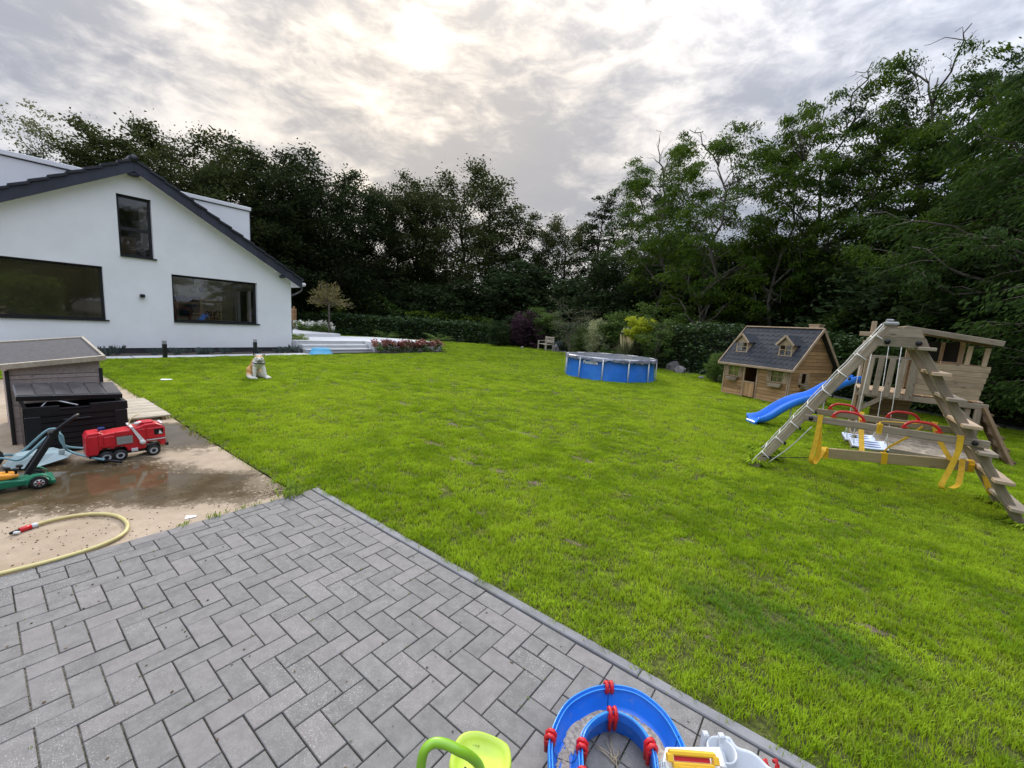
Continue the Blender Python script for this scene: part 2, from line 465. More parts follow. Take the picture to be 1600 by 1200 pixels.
# bare patches (x, y, rx, ry, strength)
BARE = [(.55, 2.9, .13, .06, .9), (-.55, 4.6, .3, .1, .8), (-.1, 4.35, .2, .08, .8), (.3, 4.05, .16, .08, .8), (1.45, 3.05, .1, .04, .9), (.95, 4.9, .25, .1, .7),
        (-1.0, 5.2, .35, .08, .6), (1.2, 3.9, .1, .05, .8), (2.2, 4.8, .25, .08, .5), (-.9, 6.3, .4, .1, .5), (.2, 6.0, .5, .09, .45), (1.9, 6.5, .4, .1, .4), (2.15, 2.15, .12, .06, .7),
        (1.15, 2.0, .08, .04, .8), (-.2, 3.3, .1, .05, .7), (3.0, 3.6, .15, .06, .5), (-2.0, 7.6, .4, .1, .4), (3.4, 3.1, .15, .05, .5), (2.6, 8.2, .5, .1, .3), (-.6, 3.75, .1, .04, .8)]
_r = random.Random(77)
for _k in range(46):
    _y = _r.uniform(2.2, 8.5); _x = _r.uniform(-1.9+.1*_y, .95*_y)
    if (_x-C0.x)*V.x+(_y-C0.y)*V.y < .3: continue
    BARE.append((_x, _y, _r.uniform(.05, .16), _r.uniform(.025, .05), _r.uniform(.5, .95)))
def finer_lawn_grass():
    """grass tufts: this object's mesh is one tuft; geometry nodes spread it over a density grid it carries"""
    rng = np.random.default_rng(3)
    # point cloud positions, denser near the camera
    P = []; SC = []; 
    def zone(ymin, ymax, dens):
        n = int(dens*(ymax-ymin)*44)
        x = rng.uniform(-22, 22, n); y = rng.uniform(ymin, ymax, n); return x, y
    xs = []; ys = []; ss = []
    bands = [(.2, 3.5, 760, .78), (3.5, 6, 600, .85), (6, 9, 330, 1.0), (9, 13, 175, 1.3), (13, 19, 85, 1.75), (19, 31.4, 38, 2.3)]
    for y0, y1, dn, sc in bands:
        x, y = zone(y0, y1, dn)
        # only what the lens (plus a margin for a step aside) can see
        ok = (np.abs(x) < 1.42*(y+1.2)+1.0)
        x, y = x[ok], y[ok]
        xs.append(x); ys.append(y); ss.append(np.full(len(x), sc))
    x = np.concatenate(xs); y = np.concatenate(ys); s_ = np.concatenate(ss)
    u_ = (x-C0.x)*U.x+(y-C0.y)*U.y; v_ = (x-C0.x)*V.x+(y-C0.y)*V.y
    wob = (vnoise(u_*9, v_*9, 9)-.5)*.06
    ok = np.where(u_ > -.27, v_ > .066+wob*.4, v_ > -.10+wob)
    ok |= (u_ < -8.95)
    ok &= (u_ > -12.05) | (v_ > 12.8)
    ok &= ~((u_ > -12.1) & (u_ < -11.8) & (v_ > 8.7) & (v_ < 12.6))
    bp = np.array([[a, b] for a, b in BORDER[::-1]])
    bx = np.interp(y, bp[:, 1], bp[:, 0]); ok &= x < bx-.05
    ok &= ~(((x-3.35)**2+(y-14.35)**2) < 1.48**2)
    ok &= ~((u_ > 3.78) & (u_ < 5.2) & (v_ > 6.52) & (v_ < 8.6))
    # playhouse footprint
    hx = (x-6.16)*.408+(y-11.97)*-.913; hy = (x-6.16)*.913+(y-11.97)*.408
    ok &= ~((hx > 0) & (hx < 1.86) & (hy > 0) & (hy < 1.63))
    bare = np.zeros(len(x))
    for a, b, rx, ry, st in BARE:
        du = (x-a)*U.x+(y-b)*U.y; dv = (x-a)*V.x+(y-b)*V.y
        q = (du/rx)**2+(dv/ry)**2 + (vnoise(x*14, y*14, 4)-.5)*1.4
        bare = np.maximum(bare, np.clip(1.3-q, 0, 1)*st)
    thin = vnoise(x*1.3, y*1.3, 2)*.5+vnoise(x*5, y*5, 3)*.5
    ok &= rng.random(len(x)) > bare*1.0
    ok &= rng.random(len(x)) < .55+.75*thin
    x, y, s_, thin, bare = x[ok], y[ok], s_[ok], thin[ok], bare[ok]
    hgt = .85*s_**.55*(.72+.5*vnoise(x*2.1+40, y*2.1, 8)+.35*rng.random(len(x)))*(1-.55*bare)
    return x, y, s_, hgt
GX, GY, GS, GH = finer_lawn_grass()
def bare_attr():
    x, y = lawn_co[:, 0], lawn_co[:, 1]
    b = np.zeros(len(x)); 
    a = lawn_me.attributes.new('bare', 'FLOAT', 'POINT'); a.data.foreach_set('value', b.astype(np.float32))
bare_attr()
M_mudpatch = simple('bare_earth', (.12, .09, .055), .95, .4, 9, .6, .02)
def mud_patches():
    b = MB(); rng = random.Random(4)
    for (a, c, rx, ry, st) in BARE[:20]:
        pts = []
        for k in range(14):
            an = 2*math.pi*k/14; r = rng.uniform(.3, .8)
            d = U*math.cos(an)*rx*r + V*math.sin(an)*ry*r; pts.append((a+d.x, c+d.y, .004))
        b.add(pts, [tuple(range(14))])
    props(b.build('bare_earth', M_mudpatch), kind='stuff')
mud_patches()
def grass_blade_material():
    t = NT('grass_blades'); geo = t.n('ShaderNodeNewGeometry'); wpos = t.coord('World')
    n1 = t.noise(wpos, .45, 4, .6); n2 = t.noise(wpos, 2.6, 4, .65)
    c = t.mix(t.ramp(n2, .36, .64), (.125, .24, .014), (.32, .465, .026))
    c = t.mix(t.ramp(n1, .42, .62, 0, .55), (c), (.43, .55, .045))
    n3 = t.noise(wpos, .9, 3, .5); c = t.mix(t.ramp(n3, .60, .72, 0, .6), c, (.06, .16, .02))
    # clover patch: cooler, darker green
    vm = t.n('ShaderNodeVectorMath', operation='SUBTRACT'); t.L.new(geo.outputs['Position'], vm.inputs[0]); vm.inputs[1].default_value = (1.62, 2.12, 0)
    vr = t.n('ShaderNodeVectorRotate', rotation_type='Z_AXIS'); t.L.new(vm.outputs[0], vr.inputs['Vector']); vr.inputs['Angle'].default_value = -TH
    vd = t.n('ShaderNodeVectorMath', operation='DIVIDE'); t.L.new(vr.outputs[0], vd.inputs[0]); vd.inputs[1].default_value = (.75, .28, 1)
    vl = t.n('ShaderNodeVectorMath', operation='LENGTH'); t.L.new(vd.outputs[0], vl.inputs[0])
    c = t.mix(t.ramp(t.math('ADD', vl.outputs['Value'], t.math('MULTIPLY', t.noise(wpos, 7, 4, .7), .9)), .9, 1.5, .8, 0), c, (.06, .20, .035))
    # faint mowing lines
    vs_ = t.n('ShaderNodeVectorRotate', rotation_type='Z_AXIS'); t.L.new(geo.outputs['Position'], vs_.inputs['Vector']); vs_.inputs['Angle'].default_value = -TH
    sy = t.n('ShaderNodeSeparateXYZ'); t.L.new(vs_.outputs[0], sy.inputs[0])
    st = t.math('SINE', t.math('ADD', t.math('MULTIPLY', sy.outputs[1], 13.0), t.math('MULTIPLY', n1, 3.0)))
    c = t.scale(c, t.math('ADD', t.math('MULTIPLY', st, .055), 1.0))
    ri = geo.outputs['Random Per Island']
    c = t.scale(c, t.math('ADD', t.math('MULTIPLY', ri, .95), .50))
    c = t.mix(t.ramp(t.math('MULTIPLY', t.rnd(), 1.0), .93, .97, 0, .55), c, (.36, .31, .13))
    # older growth low on the blade
    ob = t.n('ShaderNodeTexCoord'); sp_ = t.n('ShaderNodeSeparateXYZ'); t.L.new(ob.outputs['Object'], sp_.inputs[0])
    df = t.n('ShaderNodeBsdfPrincipled'); t.L.new(c, df.inputs['Base Color']); df.inputs['Roughness'].default_value = .6
    df.inputs['Specular IOR Level'].default_value = .06
    tr = t.n('ShaderNodeBsdfTranslucent'); t.L.new(t.mix(.5, c, (.50, .64, .01)), tr.inputs[0])
    mx = t.n('ShaderNodeMixShader'); mx.inputs[0].default_value = .42
    t.L.new(df.outputs[0], mx.inputs[1]); t.L.new(tr.outputs[0], mx.inputs[2]); t.L.new(mx.outputs[0], t.out.inputs[0])
    t.N.remove(t.b); return t.m
M_grass = grass_blade_material()
def build_grass():
    rng = random.Random(11); b = MB()
    for k in range(40):
        a = rng.uniform(0, 6.28); r = abs(rng.gauss(0, .044)); x, y = r*math.cos(a), r*math.sin(a)
        h = rng.uniform(.018, .042); w = rng.uniform(.0016, .003); la = rng.uniform(0, 6.28); ln = rng.uniform(.1, .75)*h
        dx, dy = math.cos(la)*ln, math.sin(la)*ln; px, py = -math.sin(la)*w, math.cos(la)*w
        b.add([(x-px, y-py, 0), (x+px, y+py, 0), (x+px*.8+dx*.4, y+py*.8+dy*.4, h*.6), (x-px*.8+dx*.4, y-py*.8+dy*.4, h*.6), (x+dx*1.2, y+dy*1.2, h)],
              [(0, 1, 2, 3), (3, 2, 4)])
    n = len(GX)
    # the tuft mesh and the scatter points share one mesh: points are loose vertices
    tv, tf = b.v, b.f; nt = len(tv)
    me = bpy.data.meshes.new('grass')
    allv = np.zeros((nt+n, 3), dtype=np.float32); allv[:nt] = tv
    allv[nt:, 0] = GX; allv[nt:, 1] = GY; allv[nt:, 2] = 0
    me.from_pydata(allv.tolist(), [], tf)
    pt = me.attributes.new('spread', 'FLOAT', 'POINT'); sc = np.zeros(nt+n, dtype=np.float32); sc[nt:] = GS; pt.data.foreach_set('value', sc)
    ph = me.attributes.new('tall', 'FLOAT', 'POINT'); sh = np.zeros(nt+n, dtype=np.float32); sh[nt:] = GH; ph.data.foreach_set('value', sh)
    me.materials.append(M_grass)
    o = props(link('grass', me), kind='stuff')
    ng = bpy.data.node_groups.new('grass_scatter', 'GeometryNodeTree')
    ng.interface.new_socket('Geometry', in_out='INPUT', socket_type='NodeSocketGeometry')
    ng.interface.new_socket('Geometry', in_out='OUTPUT', socket_type='NodeSocketGeometry')
    N, L = ng.nodes, ng.links
    gi = N.new('NodeGroupInput'); go = N.new('NodeGroupOutput')
    def named(nm):
        x = N.new('GeometryNodeInputNamedAttribute'); x.data_type = 'FLOAT'; x.inputs['Name'].default_value = nm; return x.outputs['Attribute']
    sp_ = named('spread'); tl = named('tall')
    cmp_ = N.new('FunctionNodeCompare'); cmp_.data_type = 'FLOAT'; cmp_.operation = 'GREATER_THAN'; L.new(sp_, cmp_.inputs[0]); cmp_.inputs[1].default_value = .01
    sep = N.new('GeometryNodeSeparateGeometry'); sep.domain = 'POINT'; L.new(gi.outputs[0], sep.inputs[0]); L.new(cmp_.outputs[0], sep.inputs['Selection'])
    m2p = N.new('GeometryNodeMeshToPoints'); L.new(sep.outputs[0], m2p.inputs[0])
    iop = N.new('GeometryNodeInstanceOnPoints'); L.new(m2p.outputs[0], iop.inputs['Points']); L.new(sep.outputs[1], iop.inputs['Instance'])
    rv = N.new('FunctionNodeRandomValue'); rv.data_type = 'FLOAT_VECTOR'; rv.inputs[0].default_value = (-.12, -.12, 0); rv.inputs[1].default_value = (.12, .12, 6.283)
    e2r = N.new('FunctionNodeEulerToRotation'); L.new(rv.outputs[0], e2r.inputs[0]); L.new(e2r.outputs[0], iop.inputs['Rotation'])
    cb = N.new('ShaderNodeCombineXYZ'); L.new(sp_, cb.inputs[0]); L.new(sp_, cb.inputs[1]); L.new(tl, cb.inputs[2]); L.new(cb.outputs[0], iop.inputs['Scale'])
    L.new(iop.outputs[0], go.inputs[0])
    md = o.modifiers.new('scatter', 'NODES'); md.node_group = ng
build_grass()

# ---------------------------------------------------------------- concrete slab with puddles
def concrete_material():
    t = NT('concrete_slab'); co = t.coord('World')
    n1 = t.noise(co, 1.1, 6, .65); n2 = t.noise(co, 9, 6, .7); n3 = t.noise(co, 60, 3, .6)
    c = t.mix(t.ramp(n1, .3, .7), (.29, .22, .145), (.44, .35, .25))
    c = t.mix(t.ramp(n2, .45, .7, 0, .5), c, (.25, .19, .125))
    c = t.mix(t.ramp(n3, .6, .72, 0, .35), c, (.12, .09, .06))
    c = t.mix(t.ramp(t.noise(t.coord('World', (1, 1, 1)), .8, 5, .7, .6), .52, .68, 0, .6), c, (.26, .18, .105))
    # wet area: long ellipses in slab space
    mp = t.n('ShaderNodeMapping', vector_type='POINT'); t.L.new(t.n('ShaderNodeNewGeometry').outputs['Position'], mp.inputs[0])
    def ell(cx, cy, rx, ry, rot):
        m_ = t.n('ShaderNodeVectorMath', operation='SUBTRACT'); t.L.new(t.n('ShaderNodeNewGeometry').outputs['Position'], m_.inputs[0]); m_.inputs[1].default_value = (cx, cy, 0)
        r_ = t.n('ShaderNodeVectorRotate', rotation_type='Z_AXIS'); t.L.new(m_.outputs[0], r_.inputs['Vector']); r_.inputs['Angle'].default_value = -rot
        s_ = t.n('ShaderNodeVectorMath', operation='DIVIDE'); t.L.new(r_.outputs[0], s_.inputs[0]); s_.inputs[1].default_value = (rx, ry, 1)
        l_ = t.n('ShaderNodeVectorMath', operation='LENGTH'); t.L.new(s_.outputs[0], l_.inputs[0]); return l_.outputs['Value']
    e = t.math('MINIMUM', ell(-2.98, 3.48, 1.1, .50, .12), ell(-3.75, 3.42, 1.3, .72, .15))
    e = t.math('MINIMUM', e, ell(-4.1, 4.9, .9, .5, -.6))
    e = t.math('MINIMUM', e, ell(-2.75, 3.65, .55, .2, .35))
    w = t.math('ADD', e, t.math('MULTIPLY', t.math('SUBTRACT', t.noise(co, 2.6, 6, .7), .5), 1.3))
    wet = t.ramp(w, .82, 1.02, 1, 0)
    deep = t.ramp(w, .55, .8, 1, 0)
    speck = t.ramp(t.noise(co, 34, 2, .5), .60, .66)
    wetc = t.mix(t.math('MULTIPLY', deep, .6), (.10, .068, .034), (.065, .045, .022))
    wetc = t.mix(t.ramp(t.noise(co, 5, 5, .7), .4, .7, 0, .5), wetc, (.16, .12, .07))
    wetm = t.math('MULTIPLY', wet, t.math('SUBTRACT', 1.0, t.math('MULTIPLY', speck, t.math('MULTIPLY', t.math('SUBTRACT', 1.0, deep), .95))))
    c = t.mix(wetm, c, wetc)
    t.L.new(c, t.b.inputs['Base Color'])
    t.L.new(t.math('SUBTRACT', .85, t.math('ADD', t.math('MULTIPLY', wetm, .45), t.math('MULTIPLY', deep, .34))), t.b.inputs['Roughness'])
    bp = t.n('ShaderNodeBump'); bp.inputs['Distance'].default_value = .004
    t.L.new(n2, bp.inputs['Height']); t.L.new(t.math('SUBTRACT', .6, t.math('MULTIPLY', wetm, .55)), bp.inputs['Strength'])
    t.L.new(bp.outputs[0], t.b.inputs['Normal']); return t.m
M_conc = concrete_material()
poly_sheet('concrete_slab', uvpts([(-.275, -.13), (-.275, -7), (-9.0, -7), (-9.0, -.13)]), -.006, M_conc, thick=.08)

# ---------------------------------------------------------------- patio of herringbone pavers
PIT = .10273          # half the paver pitch
def paver_material():
    t = NT('paver'); co = t.coord('Object')
    n1 = t.noise(co, 16, 5, .7); n2 = t.noise(co, 190, 3, .7); n3 = t.noise(t.coord('World'), 1.6, 5, .65)
    c = t.mix(t.ramp(n1, .3, .7), (.152, .146, .138), (.210, .202, .191))
    c = t.mix(t.ramp(t.rnd(), .55, .95, 0, .3), c, (.200, .178, .170))
    c = t.scale(c, t.math('ADD', t.math('MULTIPLY', t.rnd(), .22), .90))
    # pale granite sparkle, and sweepings of pale sand towards the middle of the terrace
    dust = t.ramp(n3, .42, .68, .1, 1.0)
    c = t.mix(t.math('MULTIPLY', t.ramp(n2, .56, .66, 0, .7), dust), c, (.60, .58, .54))
    c = t.mix(t.ramp(t.noise(co, 230, 2, .5), .66, .72, 0, .6), c, (.05, .05, .05))
    c = t.mix(t.ramp(t.noise(t.coord('World'), 5.5, 5, .7), .70, .76, 0, .6), c, (.07, .068, .07))
    t.L.new(c, t.b.inputs['Base Color']); t.b.inputs['Roughness'].default_value = .82; t.b.inputs['Specular IOR Level'].default_value = .35
    t.bump(t.math('ADD', n2, t.math('MULTIPLY', n1, .8)), .55, .0025); return t.m
M_paver = paver_material()
def joint_material():
    t = NT('joint_sand'); co = t.coord('World'); n1 = t.noise(co, 1.2, 4, .6); n2 = t.noise(co, 70, 4, .7)
    c = t.mix(t.ramp(n1, .42, .6), (.075, .07, .045), (.34, .30, .22))
    c = t.mix(t.ramp(n2, .42, .66, 0, .8), c, (.05, .055, .03))
    t.L.new(c, t.b.inputs['Base Color']); t.b.inputs['Roughness'].default_value = .95; t.bump(n2, .8, .01); return t.m
M_joint = joint_material()
M_kerb = simple('kerb_concrete', (.21, .21, .215), .85, .12, 9, .3, .003, .2, rnd=.1, fine=(160, (.42, .41, .39), .5), dirt=(.13, .135, .10))
V0, V1, U0, U1 = -.004, -6.4, -.272, 6.2
patio = poly_sheet('patio', uvpts([(U0, V0), (U0, V1), (U1, V1), (U1, V0)]), -.012, M_joint, thick=.06)
def build_pavers():
    rects = []          # u0,u1,v0,v1 (v0<v1)
    g_ = .0027
    uin = U0+PIT        # inner field starts here
    # course along the kerb
    u = U0
    k = -1
    edges = [U0, 0.0]+[2*PIT*i for i in range(1, 40)]
    for a, b_ in zip(edges, edges[1:]):
        if a < U1: rects.append((a, min(b_, U1), -PIT, 0))
    # course along the concrete slab
    v = -PIT
    edges = [-PIT, -.21-.0]+[-.21-2*PIT*i for i in range(1, 40)]
    edges = [-PIT, -.21] + [-.21-2*PIT*i for i in range(1, 32)]
    for a, b_ in zip(edges, edges[1:]):
        if a-b_ > .03: rects.append((U0, uin, b_, a))
    # herringbone field
    ni = int((U1-uin)/PIT)+3; nr = int(-V1/PIT)
    for r in range(1, nr):
        for i in range(-4, ni+2):
            q = (i+r) % 4
            if q == 0: rc = (i*PIT, (i+2)*PIT, -(r+1)*PIT, -r*PIT)
            elif q == 2: rc = (i*PIT, (i+1)*PIT, -(r+2)*PIT, -r*PIT)
            elif q == 3 and r == 1: rc = (i*PIT, (i+1)*PIT, -2*PIT, -PIT)
            else: continue
            a, b_, c, d = rc
            a = max(a, uin); b_ = min(b_, U1); c = max(c, V1)
            if b_-a < .02 or d-c < .02: continue
            rects.append((a, b_, c, d))
    cp2 = Vector((0, 0, CAMH)); vis = []
    for rc in rects:
        p = W((rc[0]+rc[1])/2, (rc[2]+rc[3])/2); d = p-Vector((0, 0, CAMH)); zc = d.dot(c_fwd)
        x = 800+FPX*d.dot(c_right)/zc if zc > .1 else -9e9; y = 600-FPX*d.dot(c_up)/zc if zc > .1 else 9e9
        inv = (-30 < x < 1640 and y < 1230 and zc > .1)
        vis.append((0 if inv else 1, d.length, rc))
    vis.sort(key=lambda t: (t[0], t[1]))
    rng = random.Random(5); shared = {}; rest = MB()
    for n, (iv, dist, (a, b_, c, d)) in enumerate(vis):
        la, lb = b_-a-g_*2, d-c-g_*2; cx, cy = (a+b_)/2, (c+d)/2
        p = W(cx, cy, rng.uniform(-.0022, .0016)); rz = TH+rng.gauss(0, .004)
        tl = (rng.gauss(0, .004), rng.gauss(0, .004))
        if n < 300:
            key = (round(la, 3), round(lb, 3))
            if key not in shared:
                mb = MB(); mb.box(-la/2, la/2, -lb/2, lb/2, -.05, 0, ch=.0022); me = mb.mesh('paver'); me.materials.append(M_paver); shared[key] = me
            o = bpy.data.objects.new('paver', shared[key]); COL.objects.link(o); o.parent = patio
            o.location = p; o.rotation_euler = (tl[0], tl[1], rz)
        else:
            M = Matrix.Translation(p) @ Euler((tl[0], tl[1], rz)).to_matrix().to_4x4()
            rest.box(-la/2, la/2, -lb/2, lb/2, -.05, 0, M=M, ch=.0022)
    props(rest.build('paver_field', M_paver, patio, fix=False), kind='stuff')
build_pavers()
# kerb stones between patio and lawn
kerb = poly_sheet('kerb', uvpts([(U0, .0), (U1, .0), (U1, .062), (U0, .062)]), -.03, M_joint, thick=.05)
kj = [U0, .71, 1.75, 2.79, 3.83, 4.87, 5.91]
for a, b_ in zip(kj, kj[1:]):
    mb = MB(); l = b_-a-.004
    mb.box(-l/2, l/2, -.029, .029, -.06, .008, ch=.005)
    o = link('kerb_stone', mb.mesh('kerb_stone'), M_kerb, kerb); o.location = W((a+b_)/2, .034, random.uniform(-.002, .002)); o.rotation_euler = (0, 0, TH)

# weeds growing in the joints and along the slab's edge
M_weed = leafmat('weed_leaves', (.14, .22, .03), (.24, .33, .05))
def weeds():
    b = MB(); rng = random.Random(21)
    spots = []
    for k in range(60): spots.append((rng.uniform(-9, -.3), -.12+rng.gauss(0, .03), rng.uniform(.03, .07)))
    for k in range(14): spots.append((-.27+rng.gauss(0, .01), rng.uniform(-1.0, -.12), rng.uniform(.015, .04)))
    for k in range(12): spots.append((-.33+rng.gauss(0, .07), -.13+rng.gauss(0, .05), rng.uniform(.04, .09)))
    for k in range(70):
        i, j = rng.randint(0, 24), rng.randint(-24, -1); spots.append((i*PIT, j*PIT+rng.gauss(0, .02), rng.uniform(.004, .011)))
    for (u, v, h) in spots:
        c = W(u, v, -.006)
        for q in range(9 if h > .014 else 4):
            a = rng.uniform(0, 6.28); r = h*rng.uniform(.1, .8); x, y = c.x+math.cos(a)*r, c.y+math.sin(a)*r; hh = h*rng.uniform(.3, 1); w = max(.0018, h*.09)
            px, py = -math.sin(a)*w, math.cos(a)*w
            b.add([(x-px, y-py, 0), (x+px, y+py, 0), (x+px+math.cos(a)*hh*.4, y+py+math.sin(a)*hh*.4, hh), (x-px+math.cos(a)*hh*.5, y-py+math.sin(a)*hh*.5, hh*.9)], [(0, 1, 2, 3)])
    props(b.build('weeds', M_weed, fix=False), kind='stuff')
weeds()
# grit and dry crumbs lying on slab and pavers
def crumbs():
    b = MB(); rng = random.Random(8)
    for k in range(900):
        if k < 260: u, v = -.34-abs(rng.gauss(0, .10)), -.15-abs(rng.gauss(0, .10)); 
        elif k < 620: u, v = rng.uniform(-1.2, -.28), rng.uniform(-2.2, -.4)
        else: u, v = rng.uniform(-.2, 4), rng.uniform(-2.5, -.05)
        s = rng.uniform(.0015, .005); c = W(u, v, .001 if k > 620 else -.005); a = rng.uniform(0, 6.28)
        b.box(-s, s, -s*.6, s*.6, 0, s*.8, M=Matrix.Translation(c) @ Matrix.Rotation(a, 4, 'Z'))
    props(b.build('grit', simple('grit', (.13, .09, .05), .9, .5, 5, 0), fix=False), kind='stuff')
crumbs()

# ================================================================ THE HOUSE  (local x along the gable wall, y into the house)
HRZ = TH+math.pi/2
HO = W(-13.65, 5.96)
house = empty('house', HO, HRZ, 'large white rendered house with dark tiled gable roof at the left edge of the lawn', 'house')
HW = 8.96; SL = .5935; EZ = 2.70; TW = .32
def soff(s): return EZ + SL*(min(-s, HW+s))
def build_house_walls():
    b = MB()
    holes = [(-3.70, -1.21, 1.03, 2.52), (-4.88, -4.10, 2.92, 4.66), (-8.3, -5.28, 1.0, 2.53)]
    cuts = sorted({-HW, -8.3, -5.28, -4.88, -4.48, -4.10, -3.70, -1.21, 0.0})
    Mx = Matrix(((1, 0, 0, 0), (0, 0, 1, 0), (0, 1, 0, 0), (0, 0, 0, 1)))   # (x,z) outline extruded along y
    for a, c in zip(cuts, cuts[1:]):
        segs = [(.17, None)]
        for h in holes:
            if h[0] <= a and c <= h[1]: 
                segs = [(.17, h[2]), (h[3], None)]
        for lo, hi in segs:
            if hi is None: poly = [(a, lo), (c, lo), (c, soff(c)), (a, soff(a))]
            else: poly = [(a, lo), (c, lo), (c, hi), (a, hi)]
            b.prism(poly, 0.0, TW, M=Mx)
    # side wall towards the terrace with the garden door opening, rear and far walls
    D = 11.0
    b.box(-TW, 0, TW, 1.2, .13, EZ); b.box(-TW, 0, 4.7, D, .13, EZ); b.box(-TW, 0, 1.2, 4.7, 2.45, EZ)
    b.box(-HW, -HW+TW, TW, D, .13, EZ)
    b.prism([(-HW, .13), (0, .13), (0, EZ), (-HW/2, soff(-HW/2)), (-HW, EZ)], D, D+.3, M=Mx)
    b.build('wall', M_render, house)
    p = MB(); p.box(-HW+.02, -.02, .02, D, -.1, .17); p.build('plinth', M_plinth, house)
build_house_walls()
M_room = simple('cream_plaster', (.86, .84, .70), .9, .06, 2, .1)
M_floor_in = simple('pale_floor', (.60, .55, .46), .5, .1, 2, .05)
def build_interior():
    b = MB()
    b.box(-5.02, -.33, 5.0, 5.1, .35, 2.62); b.box(-5.12, -5.02, TW, 5.1, .35, 2.62); b.box(-HW+.33, -.33, TW+.01, 5.1, 2.62, 2.72)
    b.box(-HW+.34, -5.12, 5.0, 5.1, .35, 2.62)
    b.build('room_walls', M_room, house)
    f = MB(); f.box(-HW+.33, -.33, TW+.01, 5.1, .25, .35); f.build('floor', M_floor_in, house)
build_interior()
def window(x0, x1, z0, z1, transom=None, mull=None, depth=.13, panes=None):
    fr = MB(); t = .065; y0, y1 = depth, depth+.07
    fr.box(x0, x1, y0, y1, z0, z0+t); fr.box(x0, x1, y0, y1, z1-t, z1)
    fr.box(x0, x0+t, y0, y1, z0+t, z1-t); fr.box(x1-t, x1, y0, y1, z0+t, z1-t)
    # reveal lining
    e = .012
    fr.box(x0+.001, x0+e, .004, y0, z0, z1-.001); fr.box(x1-e, x1-.001, .035, y0, z0, z1-.001) if False else None
    fr.box(x0+e, x1-.001, .03, y0, z1-e, z1-.001)
    if transom: fr.box(x0+t, x1-t, y0-.008, y1-.002, transom-.05, transom+.05)
    o = fr.build('window', M_dark_frame, house)
    p = MB(); p.box(x0+t, x1-t, y0+.03, y0+.036, z0+t, z1-t); p.build('pane', M_glass, o)
    s = MB(); s.box(x0-.0, x1+.06, -.045, y0, z0-.035, z0+.004); s.build('sill', M_dark_frame, o)
    if mull:
        m_ = MB(); m_.box(x0+t+.001, x1-t-.001, y0-.006, y0+.02, mull-.02, mull+.02)
    return o
window(-3.70, -1.21, 1.03, 2.52)
window(-4.88, -4.10, 2.92, 4.66, transom=3.72)
window(-8.3, -5.28, 1.0, 2.53)
# garden door in the side wall, seen through the window
gd = MB()
for y0, y1 in ((1.2, 1.3), (2.35, 2.45), (3.42, 3.58), (4.6, 4.7)): gd.box(-.26, -.12, y0, y1, .35, 2.4)
gd.box(-.261, -.119, 1.3, 4.6, 2.33, 2.45); gd.box(-.261, -.119, 1.3, 4.6, .35, .45)
gdo = gd.build('garden_door', M_white, house)
p = MB(); p.box(-.2, -.19, 1.3, 4.6, .45, 2.33); p.build('pane', M_glass, gdo)
